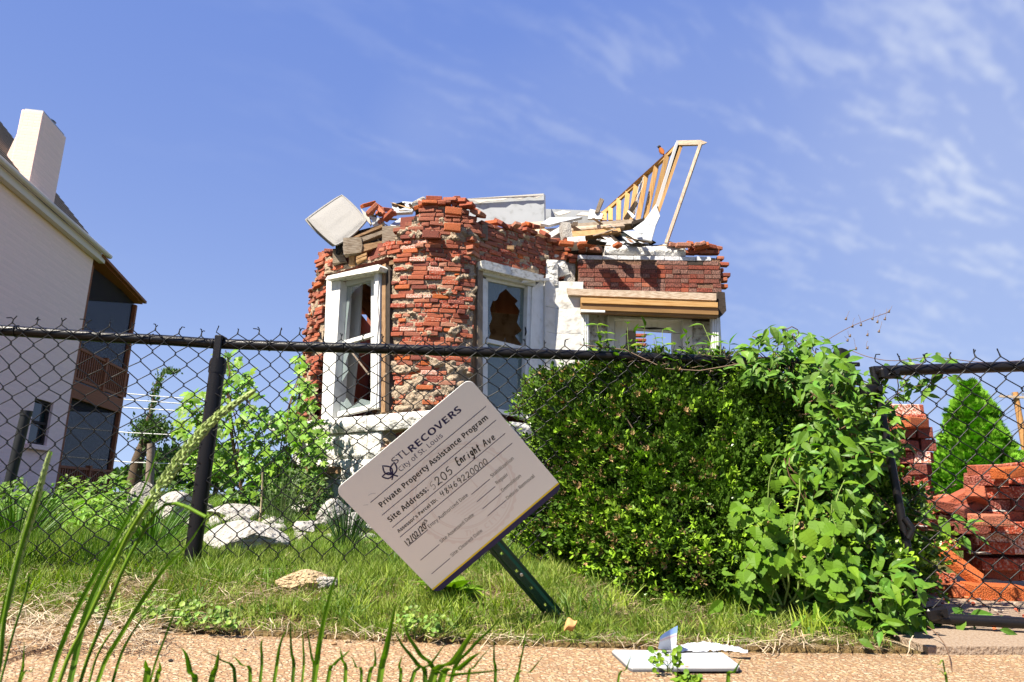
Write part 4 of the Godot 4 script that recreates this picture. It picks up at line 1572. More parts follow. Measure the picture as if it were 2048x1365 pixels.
func debris_on_house() -> void:
	var r := RandomNumberGenerator.new()
	r.seed = 33
	# mattress: a soft slab with piped edges, hanging over the left corner
	var crn := [at(612, 438, 8.55), at(684, 388, 8.75), at(736, 441, 8.35), at(671, 494, 8.2)]
	var nrm: Vector3 = (crn[1] - crn[0]).cross(crn[3] - crn[0]).normalized()
	nrm = (-ray(680, 440).normalized() + Vector3(0.25, 0.1, 0.0)).normalized()
	var mc: Vector3 = (crn[0] + crn[1] + crn[2] + crn[3]) / 4
	var root := thing("mattress", "white quilted mattress tipped over the top left corner of the ruin", "mattress", mc)
	var n := 22
	var fr := []
	var bkr := []
	for j in n + 1:
		var a := []
		var b := []
		for i in n + 1:
			var u := float(i) / n
			var v := float(j) / n
			# rounded corners
			var uu := u * 2 - 1
			var vv := v * 2 - 1
			var sq := Vector2(uu * sqrt(1 - 0.5 * vv * vv), vv * sqrt(1 - 0.5 * uu * uu))
			var blend := Vector2(uu, vv).lerp(sq, 0.20)
			# edges bow inwards a little where the slab sags
			u = blend.x * 0.5 + 0.5
			v = blend.y * 0.5 + 0.5
			var p: Vector3 = crn[0].lerp(crn[1], u).lerp(crn[3].lerp(crn[2], u), v)
			var e := minf(minf(u, 1 - u), minf(v, 1 - v))
			var puff := 0.045 * smoothstep(0.0, 0.16, e) + 0.006 * nz.get_noise_2d(u * 4, v * 4)
			p += Vector3(0.0, -0.03, 0.0) * sin(PI * u) * (1.0 if v > 0.5 else 0.3)
			a.append(p + nrm * puff)
			b.append(p - nrm * (0.15 + puff))
		fr.append(a)
		bkr.append(b)
	var mb := MB.new()
	mb.grid(fr)
	mb.grid(bkr, true)
	put(mb, "cover", M.fabric, root)
	mb = MB.new()
	var ring := []
	for i in n + 1: ring.append([fr[0][i], bkr[0][i]])
	for j in range(1, n + 1): ring.append([fr[j][n], bkr[j][n]])
	for i in range(n - 1, -1, -1): ring.append([fr[n][i], bkr[n][i]])
	for j in range(n - 1, -1, -1): ring.append([fr[j][0], bkr[j][0]])
	for i in ring.size() - 1:
		mb.qout(ring[i][0], ring[i + 1][0], ring[i + 1][1], ring[i][1], mc - nrm * 0.1)
	put(mb, "side_band", M.fabric_edge, root)
	for k in 2:
		mb = MB.new()
		var pts := []
		for q in ring: pts.append(q[k])
		mb.tube(pts, [0.012], 6, false)
		put(mb, "piping", M.fabric, root)
	# black sack squeezed behind the beams
	mb = MB.new()
	rock(mb, at(683, 492, 8.45), Vector3(0.09, 0.16, 0.1), 4, 5, 0.08, 7)
	rock(mb, at(703, 477, 8.5), Vector3(0.10, 0.05, 0.08), 5, 5, 0.08, 6)
	single(mb, "black_sack", M.black_matt, "torn black plastic sack wedged under the mattress", "sack")

	# broken floor beams in the gap above the left window
	var beams := [
		["grey_wood_x", [[686, 476], [722, 474], [724, 489], [686, 492]], 8.12, 0.12, "upper short sawn beam end jutting under the mattress"],
		["grey_wood_x", [[685, 493], [725, 489], [722, 505], [687, 509]], 8.12, 0.12, "lower short sawn beam end jutting under the mattress"],
		["grey_wood_x", [[722, 475], [764, 461], [764, 468], [723, 484]], 8.14, 0.10, "grey plank sloping up between beam end and brick pier, upper of two"],
		["brown_wood_x", [[722, 490], [764, 482], [765, 491], [718, 506]], 8.14, 0.10, "grey plank sloping up between beam end and brick pier, lower of two"],
		["brown_wood_x", [[706, 474], [764, 449], [765, 454], [714, 475]], 8.14, 0.25, "weathered board lying on top of the broken beams"],
		["grey_wood_x", [[764, 452], [811, 452], [806, 466], [764, 467]], 8.06, 0.14, "upper block of the broad timber set into the brick pier"],
		["grey_wood_x", [[764, 467], [800, 466], [805, 483], [764, 487]], 8.06, 0.14, "lower block of the broad timber set into the brick pier"],
		["grey_wood_x", [[665, 498], [680, 497], [693, 524], [665, 527]], 8.42, 0.10, "short dark grey board above the left window corner"],
		["raw_wood_y", [[698, 510], [709, 508], [708, 530], [697, 531]], 8.20, 0.05, "little upright wooden block above the left window"],
		["raw_wood_x", [[712, 514], [733, 505], [733, 510], [712, 519]], 8.12, 0.08, "thin orange lath above the left window, upper of two"],
		["raw_wood_x", [[712, 520], [733, 512], [733, 517], [712, 525]], 8.12, 0.08, "thin orange lath above the left window, lower of two"],
		["brown_wood_x", [[778, 523], [796, 516], [797, 527], [778, 530]], 7.88, 0.12, "stub of a lintel timber at the upper right of the left window"],
		["grey_wood_x", [[955, 446], [975, 447], [976, 481], [965, 480]], 8.02, 0.05, "grey board standing in the gap right of the pier top"],
		["brown_wood_x", [[932, 512], [962, 519], [960, 525], [931, 520]], 7.92, 0.15, "thin wooden wedge above the right window"],
	]
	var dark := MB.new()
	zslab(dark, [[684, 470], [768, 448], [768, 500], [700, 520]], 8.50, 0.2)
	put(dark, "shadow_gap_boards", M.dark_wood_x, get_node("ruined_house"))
	for b in beams:
		zthing("timber_offcut", b[1], b[2], b[3], M[b[0]], b[4], "timber", "broken timbers above the left window" if b[4].begins_with("thin orange") else "")

	# white boards and plaster lying behind the bricks
	dthing("plaster_board", [[925, 398, 9.9], [1088, 387, 10.1], [1089, 446, 10.1], [925, 452, 9.9]], Vector3(0.01, 0, -0.06), M.drywall, "large white wallboard sheet standing upright behind the brick pier", "wallboard")
	dthing("plaster_board", [[1086, 388, 10.12], [1091, 390, 10.3], [1092, 446, 10.3], [1088, 446, 10.12]], Vector3(0.0, 0, -0.03), M.white_paint, "narrow white edge strip at right end of the large wallboard", "wallboard")
	dthing("torn_paper_strip", [[925, 398, 9.86], [1086, 387.5, 10.05], [1086, 391, 10.05], [1074, 396, 10.04], [1058, 393, 10.03], [1040, 398, 10.0], [1020, 395, 9.98], [1005, 400, 9.95], [975, 402, 9.92], [960, 406, 9.9], [948, 402, 9.89], [925, 405, 9.87]], Vector3(0, 0, -0.01), M.torn_paper, "ragged paper edge along top of the large wallboard", "paper")
	dthing("plaster_board", [[1090, 418, 10.4], [1202, 422, 10.6], [1196, 447, 10.6], [1090, 446, 10.4]], Vector3(0, 0, -0.06), M.drywall, "low white wallboard right of the large sheet", "wallboard")
	dthing("torn_paper_strip", [[1108, 426, 10.35], [1125, 421, 10.4], [1142, 424, 10.4], [1118, 431, 10.35]], Vector3(0, 0.0, -0.02), M.torn_paper, "curled paper scrap on the low white wallboard, left one", "paper")
	dthing("torn_paper_strip", [[1152, 430, 10.35], [1165, 424, 10.4], [1196, 428, 10.45], [1178, 432, 10.4]], Vector3(0, 0.0, -0.02), M.torn_paper, "curled paper scrap on the low white wallboard, right one", "paper")
	dthing("plaster_board", [[784, 412, 9.2], [806, 403, 9.3], [834, 405, 9.3], [824, 424, 9.2], [784, 426, 9.1]], Vector3(0, -0.02, -0.05), M.drywall, "small white board piece lying left of the pier top", "wallboard")
	dthing("plaster_board", [[780, 450, 8.3], [800, 436, 8.5], [824, 434, 8.5], [800, 446, 8.35], [786, 455, 8.25]], Vector3(0, -0.015, -0.03), M.board_white, "thin white board poking out of the gap above the beams", "wallboard")
	for q in [[[720, 415], [738, 434], [742, 450], [730, 438]], [[738, 432], [758, 436], [762, 446], [745, 444]], [[742, 446], [766, 440], [770, 448], [748, 453]], [[728, 420], [744, 446], [740, 452]]]:
		zthing("plaster_flake", q, 8.35 + r.randf() * 0.2, 0.03, [M.grey_board, M.drywall, M.torn_paper][r.randi() % 3], "grey splinter of lath and plaster beside the mattress, at its " + {720: "upper", 738: "right", 742: "lower right", 728: "inner"}[q[0][0]] + " edge", "rubble")
	for q in [[832, 408, 0.07], [843, 404, 0.09], [790, 410, 0.05]]:
		var g := MB.new()
		rock(g, at(q[0], q[1], 8.9), Vector3(q[2], q[2] * 0.8, q[2]), int(q[0]), 10, 0.06, 5)
		single(g, "mortar_lump", M.pale_stone, ["", "", "lump of grey mortar on the rubble just left of pier top", "bigger lump of grey mortar touching the pier top", "small lump of grey mortar near the loose bricks"][2 + [832, 843, 790].find(q[0])], "rubble")

	# grey planks lying flat in front of the wallboards
	var pl := [
		[[[1130, 449, 9.3], [1300, 436, 9.5], [1304, 441, 9.5], [1262, 447, 9.4], [1132, 459, 9.25]], "grey_wood_x", "long grey plank with a dark broken end, topmost of the pile"],
		[[[1070, 459, 9.2], [1246, 447, 9.3], [1250, 452, 9.3], [1070, 468, 9.15]], "bleached_wood_x", "long grey plank second from the top of the pile"],
		[[[1120, 465, 9.1], [1240, 456, 9.15], [1242, 463, 9.1], [1150, 474, 9.05]], "raw_wood_x", "splintered brown plank third in the pile"],
		[[[1040, 446, 9.4], [1085, 443, 9.45], [1090, 452, 9.4], [1042, 455, 9.35]], "bleached_wood_x", "short grey board left of the plank pile"],
	]
	for q in pl:
		dthing("weathered_plank", q[0], Vector3(0, -0.02, -0.22), M[q[1]], q[2], "plank")
	dthing("dark_beam_end", [[1264, 443, 9.35], [1289, 436, 9.4], [1290, 441, 9.4], [1266, 449, 9.35]], Vector3(0, -0.02, -0.1), M.dark_wood_x, "charred black end of the topmost plank", "plank")
	dthing("plaster_board", [[1081, 447, 9.2], [1100, 435, 9.5], [1165, 434, 9.5], [1122, 444, 9.2], [1098, 450, 9.1]], Vector3(0, -0.02, -0.05), M.board_white, "white torn sheet draped over left end of the planks", "wallboard")
	dthing("weathered_plank", [[1095, 468, 8.9], [1121, 453, 9.0], [1125, 462, 9.0], [1103, 475, 8.9]], Vector3(0, -0.06, -0.2), M.white_paint, "white painted block leaning against the two white stones", "plank")
	var st := MB.new()
	rockface(st, Transform3D(turn(0.2, -0.2, 0.09), at(1134, 460, 8.82)), 0.135, 0.25, 0.12, 3.0, 0.02, 0.025)
	single(st, "white_block", M.pale_stone, "upright pale stone block standing on bricks left of porch top", "stone")
	st = MB.new()
	rockface(st, Transform3D(turn(-0.1, -0.5, 0.10), at(1153, 479, 8.72)), 0.24, 0.11, 0.15, 5.0, 0.02, 0.025)
	single(st, "white_block", M.white_stone, "white stone block lying beside the upright pale one", "stone")
	st = MB.new()
	rockface(st, Transform3D(turn(0.0, -0.06, -0.022), at(1291, 501, 8.80)), 1.10, 0.125, 0.28, 7.0, 0.035, 0.03)
	single(st, "stone_lintel", M.white_stone, "long white rough stone slab lying on the porch wall", "stone")
	# broken cupboard
	dthing("cupboard_panel", [[1183, 461, 9.28], [1204, 457, 9.38], [1231, 482, 9.03], [1221, 484, 8.98]], Vector3(0.02, 0.0, -0.04), M.cream_trim, "pale cupboard side panel leaning among the dark boards", "cupboard")
	dthing("cupboard_panel", [[1205, 458, 9.36], [1209, 457, 9.38], [1234, 482, 9.01], [1230, 483, 9.00]], Vector3(0.0, -0.02, -0.05), M.dark_wood_x, "dark edge board against the pale cupboard panel", "cupboard")
	dthing("cupboard_panel", [[1212, 463, 9.38], [1280, 464, 9.38], [1298, 490, 9.08], [1238, 486, 9.08]], Vector3(0, -0.01, -0.03), M.black_board, "glossy black cupboard back lying under the planks", "cupboard")
	dthing("cupboard_panel", [[1245, 462, 9.34], [1280, 462, 9.34], [1299, 490, 9.04], [1284, 488, 9.04]], Vector3(0, 0.01, -0.02), M.grey_board, "grey cupboard door with a black edge lying at right", "cupboard")
	dthing("cupboard_panel", [[1280, 462, 9.33], [1285, 464, 9.33], [1306, 489, 9.03], [1298, 491, 9.03]], Vector3(0, -0.05, -0.02), M.black_board, "black edge strip beside the grey cupboard door", "cupboard")
	var pf := thing("picture_frame", "small white frame with a dark centre lying on black board", "frame", at(1260, 487, 9.02))
	var pm := MB.new()
	dslab(pm, [[1244, 473, 9.14], [1262, 477, 9.14], [1276, 488, 9.02], [1260, 487, 9.02]], Vector3(0, -0.01, -0.005))
	put(pm, "mount", M.board_white, pf)
	pm = MB.new()
	dslab(pm, [[1254, 478, 9.10], [1261, 480, 9.10], [1268, 485.5, 9.04], [1261, 485, 9.04]], Vector3(0, 0.004, 0.006))
	put(pm, "picture", M.brown_plaster, pf)
	dthing("grey_board", [[1198, 483, 8.90], [1201, 479, 9.03], [1270, 486, 9.08], [1313, 493, 8.98], [1310, 496, 8.88], [1200, 488, 8.86]], Vector3(0, -0.025, 0), M.grey_board, "long grey board lying just above the white stone slab", "board")
	dthing("plaster_flake", [[1306, 492, 8.98], [1330, 488, 9.08], [1340, 493, 8.98], [1312, 496, 8.90]], Vector3(0, -0.02, 0), M.bleached_wood_x, "flat scrap at the foot of the leaning stud", "rubble")
	var dk := MB.new()
	dk.plain(Transform3D(Basis(), Vector3(1.5, 3.96, -9.45)), Vector3(1.7, 0.12, 0.9))
	put(dk, "rubble_bed", M.dark_wood_x, get_node("ruined_house"))
	# torn sheet hanging at the foot of the stud wall
	dthing("torn_wallboard", [[1312, 408, 9.05], [1320, 432, 9.0], [1311, 452, 8.95], [1296, 448, 8.98], [1286, 470, 8.9], [1266, 458, 9.1], [1288, 442, 9.1]], Vector3(0.01, 0, -0.03), M.drywall, "torn white wallboard at the foot of the stud wall", "wallboard")
	dthing("torn_wallboard", [[1296, 449, 8.96], [1311, 453, 8.93], [1303, 482, 8.88], [1286, 478, 8.88], [1284, 470, 8.9]], Vector3(0.01, 0, -0.03), M.grey_board, "shaded grey wallboard piece hanging below the torn white one", "wallboard")

	stud_wall()

	# splinters, laths and torn felt strewn over the top
	var kinds := [["lath", "grey_wood_x", "thin broken lath"], ["felt_scrap", "pitch", "torn black felt scrap"], ["wood_splinter", "raw_wood_x", "pale fresh wood splinter"], ["plaster_flake", "drywall", "flake of white plaster"]]
	var where := ["beside the mattress", "behind the pier top", "over the plank pile", "around the black cupboard boards", "on the porch wall slab"]
	var areas := [[738, 775, 425, 452, 8.6], [800, 860, 408, 425, 8.8], [1090, 1260, 442, 470, 9.1], [1180, 1300, 462, 492, 8.7], [1205, 1380, 484, 494, 8.95]]
	for k in 40:
		var ar: Array = areas[k % 5]
		var kd: Array = kinds[(k / 5) % 4]
		var mid: float = (ar[0] + ar[1]) / 2.0
		var c := at(r.randf_range(ar[0], mid) if k < 20 else r.randf_range(mid, ar[1]), r.randf_range(ar[2], ar[3]), ar[4] + r.randfn(0, 0.12))
		var sp1 := MB.new()
		var ln := r.randf_range(0.12, 0.45)
		var sz := Vector3(ln, 0.008, 0.035)
		if kd[0] == "felt_scrap": sz = Vector3(ln * 0.6, 0.006, ln * 0.4)
		if kd[0] == "plaster_flake": sz = Vector3(ln * 0.4, 0.015, ln * 0.3)
		sp1.box(Transform3D(turn(r.randf() * TAU, r.randfn(0, 0.25), r.randfn(0, 0.25)), c), sz, 0.002, minf(0.012, sz.y * 0.9), r)
		single(sp1, kd[0], M[kd[1]], kd[2] + " lying " + where[k % 5] + ", the " + ("left" if k < 20 else "right") + " one of two", "rubble")

	# leftover sticks
	dthing("weathered_plank", [[1247, 437, 9.6], [1270, 401, 9.4], [1275, 405, 9.4], [1256, 438, 9.6]], Vector3(0.02, 0, -0.05), M.grey_wood_y, "short grey plank leaning against the upright studs", "plank")
	dthing("weathered_plank", [[1190, 424, 10.2], [1200, 396, 10.2], [1208, 399, 10.2], [1197, 425, 10.2]], Vector3(0.01, 0, -0.08), M.grey_wood_y, "stub of grey timber standing left of the stud wall", "plank")
	dthing("plaster_board", [[1176, 438, 10.2], [1180, 418, 10.3], [1198, 422, 10.3], [1206, 428, 10.2], [1203, 438, 10.2]], Vector3(0, 0, -0.05), M.grey_board, "grey board end at the foot of the timber stub", "wallboard")
	dthing("plaster_board", [[1254, 422, 9.5], [1258, 421, 9.5], [1270, 432, 9.4], [1266, 437, 9.4]], Vector3(0, 0, -0.02), M.board_white, "white sliver of board among the studs", "wallboard")

	# loose bricks
	var zones := [
		["loose red brick tumbled beside the mattress on the left wall", "loose bricks beside the mattress", [[736, 410, 8.35, 0.6, 0.5], [744, 420, 8.25, 0.2, 0.9], [757, 416, 8.5, 0.5, -0.4], [764, 424, 8.4, -0.5, -0.8], [772, 420, 8.55, 1.0, 0.3], [778, 432, 8.3, -0.6, 0.5], [768, 437, 8.35, 0.3, 0.8], [784, 428, 8.45, 1.3, 0.2], [760, 428, 8.6, 0.9, -0.2]]],
		["loose red brick lying on the broken top of the pier", "loose bricks on the pier top", [[868, 398, 7.85, 0.1, 0.03], [860, 407, 7.8, 0.0, -0.02], [884, 407, 7.78, 0.15, 0.03], [902, 402, 7.85, -0.4, -0.12], [922, 403, 7.82, -0.5, -0.18], [912, 398, 7.95, 0.6, 0.25], [935, 412, 7.8, -0.5, -0.1], [838, 414, 7.95, 0.6, 0.5], [851, 410, 7.98, -0.6, -0.5], [955, 426, 7.85, -0.7, -0.45], [962, 432, 7.95, -0.9, -0.35], [948, 420, 7.92, -0.5, -0.6]]],
		["loose red brick on the broken wall above the right window", "loose bricks above the right window", [[1001, 446, 8.25, -0.7, -0.6], [1010, 452, 8.3, -0.3, -0.4], [985, 447, 8.3, -0.5, -0.05], [1028, 455, 8.35, -0.9, 0.3], [1040, 455, 8.5, -0.2, 0.3], [1058, 449, 8.55, -0.7, -0.4], [1066, 454, 8.6, -1.0, -0.3], [1052, 461, 8.45, -0.6, 0.0], [1090, 468, 8.7, -1.0, -0.6], [1100, 480, 8.75, -1.1, -0.4]]],
		["loose red brick on the right end of the porch wall", "loose bricks on the porch wall end", [[1379, 489, 8.75, 0.1, -0.12], [1395, 490, 8.7, 0.2, 0.05], [1350, 491, 8.8, 0.2, 0.0], [1367, 491, 8.7, 0.0, 0.0], [1406, 488, 8.72, 0.9, 0.1], [1404, 494, 8.75, -0.3, 0.2], [1417, 493, 8.8, 0.3, -0.1]]],
		["loose red brick on the wall beside the white stone blocks", "loose bricks beside the white blocks", [[1112, 482, 8.75, 0.2, 0.1], [1133, 488, 8.66, 0.05, -0.04], [1170, 488, 8.66, 0.2, 0.1], [1186, 490, 8.7, 0.4, 0.3], [1163, 492, 8.7, 0.0, 0.0], [1235, 491, 8.6, 0.6, 0.0]]],
	]
	var nth := ["first", "second", "third", "fourth", "fifth", "sixth", "seventh", "eighth", "ninth", "tenth", "eleventh", "last"]
	for zn in zones:
		zn[2].sort_custom(func(a, b): return a[0] < b[0])
		for qi in zn[2].size():
			var q: Array = zn[2][qi]
			var half: bool = r.randf() < 0.3
			var o := place((half_mesh if half else brick_mesh)[r.randi() % 5], "loose_brick", M.brick_orange if r.randf() < 0.25 else brick_color(r), Transform3D(turn(q[3], r.randf_range(-0.2, 0.2), q[4]), at(q[0], q[1], q[2])))
			tag(o, zn[0] + ", " + (nth[qi] if qi < zn[2].size() - 1 else "last") + " from the left", "brick", zn[1])
	# two bricks on edge in the pier front, with lumps of mortar
	for q in [[907, 423, 7.70, 0.12], [905, 456, 7.64, 0.12], [862, 470, 7.70, 0.0], [868, 470, 7.7, 0.0]]:
		if q[0] == 868: continue
		place(slab_brick[r.randi() % 3], "brick", [M.brick5, M.brick0, M.brick4][r.randi() % 3], Transform3D(turn(q[3], 0, -0.03), at(q[0], q[1], q[2])), get_node("ruined_house/mortar_bed"))


# a fallen stud partition that still stands slantwise against the sky
func stud_wall() -> void:
	var root := thing("stud_wall", "slanted timber stud wall frame rising above the collapsed porch", "timber frame", at(1270, 437, 10.0))
	var plate := MB.new()
	dslab(plate, [[1200, 425, 11.0], [1207, 421, 11.0], [1352, 288, 9.2], [1352, 296, 9.2], [1300, 343, 9.85], [1206, 430, 11.0]], Vector3(0.02, 0, -0.10))
	put(plate, "top_plate", M.new_wood_x, root)
	var studs := [[1209, 424, 1209, 440, 11.0, 10.6], [1221, 413, 1221, 440, 10.85, 10.5], [1238, 397, 1237, 440, 10.6, 10.35], [1256, 381, 1250, 440, 10.4, 10.2], [1273, 365, 1262, 440, 10.2, 10.05], [1293, 347, 1276, 440, 9.95, 9.9], [1314, 328, 1290, 440, 9.7, 9.7], [1335, 309, 1303, 440, 9.4, 9.5]]
	for s in studs:
		var b := MB.new()
		var w = 4.3 * 10.0 / s[4] * 1.15
		dslab(b, [[s[0] - w, s[1], s[4]], [s[0] + w, s[1] - w * 0.5, s[4]], [s[2] + w, s[3], s[5]], [s[2] - w, s[3], s[5]]], Vector3(0.01, 0, -0.045))
		put(b, "stud", M.new_wood_y, root)
	# double stud and wallboard edge at the near end
	var e := MB.new()
	dslab(e, [[1350, 289, 9.18], [1354, 280, 9.15], [1358, 283, 9.15], [1318, 414, 9.25], [1311, 412, 9.25]], Vector3(0.0, 0, -0.03))
	put(e, "wallboard_edge", M.grey_board, root)
	e = MB.new()
	dslab(e, [[1358, 285, 9.2], [1362, 287, 9.2], [1321, 416, 9.3], [1316, 414, 9.3]], Vector3(0.0, 0, -0.05))
	put(e, "stud", M.dark_wood_y, root)
	e = MB.new()
	dslab(e, [[1361, 288, 9.15], [1368, 286, 9.15], [1320, 424, 9.2], [1317, 416, 9.2]], Vector3(0.0, 0, -0.05))
	put(e, "stud", M.new_wood_y, root)
	e = MB.new()
	dslab(e, [[1398, 287, 9.0], [1405, 284, 9.0], [1335, 486, 8.75], [1329, 485, 8.75]], Vector3(0.02, 0, -0.05))
	put(e, "stud", M.bleached_wood_y, root)
	e = MB.new()
	dslab(e, [[1357, 281, 9.15], [1402, 280, 9.0], [1415, 285, 8.97], [1404, 289, 9.0], [1357, 290, 9.15]], Vector3(0.0, 0.03, -0.10))
	put(e, "top_plate", M.bleached_wood_x, root)
	e = MB.new()
	dslab(e, [[1201, 425, 10.8], [1206, 425, 10.8], [1206, 440, 10.7], [1201, 440, 10.7]], Vector3(0.0, 0.0, -0.10))
	put(e, "stud", M.brown_wood_y, root)
	for k in 4:
		var w := MB.new()
		var pts := []
		for i in 9:
			var f := i / 8.0
			pts.append(at(1284 - 20 * f + 3 * sin(f * 9 + k * 2) + k, 355 + 82 * f, 9.6))
		w.tube(pts, [0.006], 4, false)
		put(w, "cable", M.torn_paper if k % 2 else M.stake_metal, root)
	# bird on the plate
	var p := at(1322, 308, 9.5)
	var bd := thing("bird", "small orange breasted bird with dark head perched on the sloping plate", "bird", p)
	var m := MB.new()
	bird_body(m, p)
	put(m, "body", M.bird_orange, bd)
	m = MB.new()
	rock(m, p + Vector3(-0.022, 0.118, 0.0), Vector3(0.026, 0.025, 0.024), 3, 0, 0.02, 6)
	m.tube([p + Vector3(-0.042, 0.116, 0.004), p + Vector3(-0.066, 0.112, 0.006)], [0.006, 0.001], 5)
	put(m, "head", M.bird_dark, bd)
	m = MB.new()
	m.prism([p + Vector3(0.02, 0.02, -0.012), p + Vector3(0.035, 0.03, -0.012), p + Vector3(0.085, -0.03, -0.03), p + Vector3(0.07, -0.04, -0.03)], Vector3(0, 0, -0.01))
	m.prism([p + Vector3(-0.01, 0.09, -0.03), p + Vector3(0.02, 0.09, -0.036), p + Vector3(0.055, 0.01, -0.036), p + Vector3(0.02, 0.03, -0.04)], Vector3(0, 0, -0.012))
	put(m, "wing_and_tail", M.bird_dark, bd)
	for s in [-0.012, 0.014]:
		m = MB.new()
		m.tube([p + Vector3(s, 0.02, 0.0), p + Vector3(s - 0.004, -0.022, 0.004)], [0.003], 4)
		put(m, "leg", M.bird_dark, bd)

func bird_body(mb: MB, p: Vector3) -> void:
	var pts := []
	var rad := []
	for i in 9:
		var f := i / 8.0
		pts.append(p + Vector3(0.035 - 0.05 * f, 0.0 + 0.105 * f, 0.0))
		rad.append(0.006 + 0.034 * sin(PI * (0.12 + 0.80 * f)))
	mb.tube(pts, rad, 10)


# ---------------------------------------------------------------- far things
func distance_things() -> void:
	var r := RandomNumberGenerator.new()
	r.seed = 12
	# right: utility pole with its cross-arm
	var b := at(2052, 980, 34.0)
	b.y = GROUND
	var t := at(2031, 785, 34.0)
	b.x = t.x + 0.15
	b.z = t.z
	var pole := thing("utility_pole", "tan wooden utility pole with a crossarm at far right", "utility pole", b)
	var mb := MB.new()
	mb.tube([b, t], [0.17, 0.13], 10)
	put(mb, "shaft", M.pole_wood, pole)
	mb = MB.new()
	mb.bar(t + Vector3(-0.95, -0.25, 0.18), t + Vector3(1.1, -0.30, 0.10), 0.09, 0.11)
	put(mb, "crossarm", M.bleached_wood_x, pole)
	for k in 4:
		mb = MB.new()
		var q := t + Vector3(-0.85 + k * 0.55, -0.20, 0.16)
		mb.tube([q, q + Vector3(0, 0.08, 0), q + Vector3(0, 0.14, 0)], [0.02, 0.05, 0.03], 6)
		put(mb, "insulator", M.steel, pole)
	for k in 5:
		mb = MB.new()
		var a := t + Vector3(-0.8 + k * 0.4, -0.15 - 0.55 * (k / 2), 0.1)
		var e := at(1700, 905 + k * 14, 26.0)
		var pts := []
		for i in 9:
			var f := i / 8.0
			pts.append(a.lerp(e, f) - Vector3(0, 0.5 * 4 * f * (1 - f), 0))
		mb.tube(pts, [0.012], 4, false)
		tag(put(mb, "overhead_wire", M.black_matt), "thin overhead wire slanting left from the tan pole, " + ["topmost", "second from top", "middle", "fourth from top", "lowest"][k] + " of five", "wire", "wires from the right pole")
	# right: conifer of soft scaly sprays
	var c := at(1958, 1000, 13.0)
	c.y = GROUND
	c.x = at(1955, 900, 13.0).x
	var tree := thing("conifer_tree", "bright green conical arborvitae tree behind the brick rubble", "tree", c)
	mb = MB.new()
	mb.tube([c, c + Vector3(0, 2.4, 0)], [0.07, 0.02], 7)
	put(mb, "trunk", M.bark, tree)
	var fan := MB.new()
	for k in 9:
		var a := -0.9 + 1.8 * k / 8.0
		var l := 0.12 * (1.0 - 0.35 * absf(a))
		var d := Vector3(sin(a), cos(a), 0.25 * sin(a * 3)) * l
		var s := Vector3(cos(a), -sin(a), 0) * 0.012
		fan.tri(-s * 0.5, d * 0.6 + s + Vector3(0, 0, 0.01), d)
		fan.tri(-s * 0.5, d, d * 0.6 - s)
	var fm := fan.mesh()
	var xf := []
	var cl := []
	var H := 2.72
	for k in 5200:
		var f := pow(r.randf(), 0.72)
		var y := H * (1.0 - f)
		var an := r.randf() * TAU
		var lump := 0.84 + 0.42 * nz.get_noise_3d(sin(an) * 2.2, y * 2.2, cos(an) * 2.2) 
		var R := (0.05 + 1.10 * pow(f, 0.80)) * lump
		if f > 0.85: R *= 1.0 - (f - 0.85) * 1.6
		var rad := R * (1.0 - 0.30 * pow(r.randf(), 2.0))
		var p := c + Vector3(sin(an) * rad, y + 0.06, cos(an) * rad)
		var outd := Vector3(sin(an), 0.9, cos(an)).normalized()
		var bs := Basis(Vector3(cos(an), 0, -sin(an)), outd, Vector3(cos(an), 0, -sin(an)).cross(outd)) * turn(r.randf_range(-1.2, 1.2), r.randf_range(-0.4, 0.4), r.randf_range(-0.6, 0.6))
		xf.append(Transform3D(bs.scaled(Vector3.ONE * r.randf_range(0.8, 1.35)), p))
		var g := r.randf_range(0.75, 1.2)
		cl.append(Color(0.15 * g, 0.33 * g, 0.018 * g))
	swarm("foliage", fm, M.needles, xf, cl, tree)
	# left: broken tree, grey pole, wires
	var tb := at(262, 990, 30.0)
	tb.y = GROUND
	var lt := thing("broken_tree", "storm broken tree with leaning trunk and bare stub behind the pink house", "tree", tb)
	mb = MB.new()
	mb.tube([tb, at(275, 920, 30), at(290, 880, 30), at(296, 850, 30), at(300, 830, 30)], [0.30, 0.24, 0.2, 0.16, 0.12], 8)
	mb.tube([at(285, 893, 30), at(300, 880, 30.2), at(312, 860, 30.3)], [0.12, 0.10, 0.06], 6)
	mb.tube([at(300, 832, 30), at(306, 800, 30), at(311, 770, 30), at(322, 752, 30)], [0.10, 0.06, 0.05, 0.03], 6)
	mb.tube([at(311, 770, 30), at(330, 746, 30), at(352, 742, 30)], [0.04, 0.03, 0.02], 5)
	put(mb, "trunk", M.bark, lt)
	var lf := leaf_mesh(1.0, 0.55, 0.1)
	xf = []
	cl = []
	for k in 2600:
		var z := r.randi() % 10
		var q := Vector2(304, 862) + Vector2(r.randfn(0, 17), r.randfn(0, 11))
		if z > 7: q = Vector2(330, 925) + Vector2(r.randfn(0, 22), r.randfn(0, 16))
		if z == 7:
			var f := r.randf()
			q = Vector2(lerpf(300, 322, f), lerpf(820, 752, f)) + Vector2(r.randfn(0, 5), r.randfn(0, 6))
			if r.randf() < 0.4: q = Vector2(338, 745) + Vector2(r.randfn(0, 8), r.randfn(0, 3))
		xf.append(Transform3D(turn(r.randf() * TAU, r.randf_range(-1, 1), r.randf_range(-1, 1)).scaled(Vector3.ONE * r.randf_range(0.12, 0.22)), at(q.x, q.y, 30.0 + r.randfn(0, 0.6))))
		var g := r.randf_range(0.6, 1.2)
		cl.append(Color(0.065 * g, 0.12 * g, 0.03 * g))
	swarm("foliage", lf, M.leaf, xf, cl, lt)
	var gb := at(299, 990, 28.0)
	gb.y = GROUND
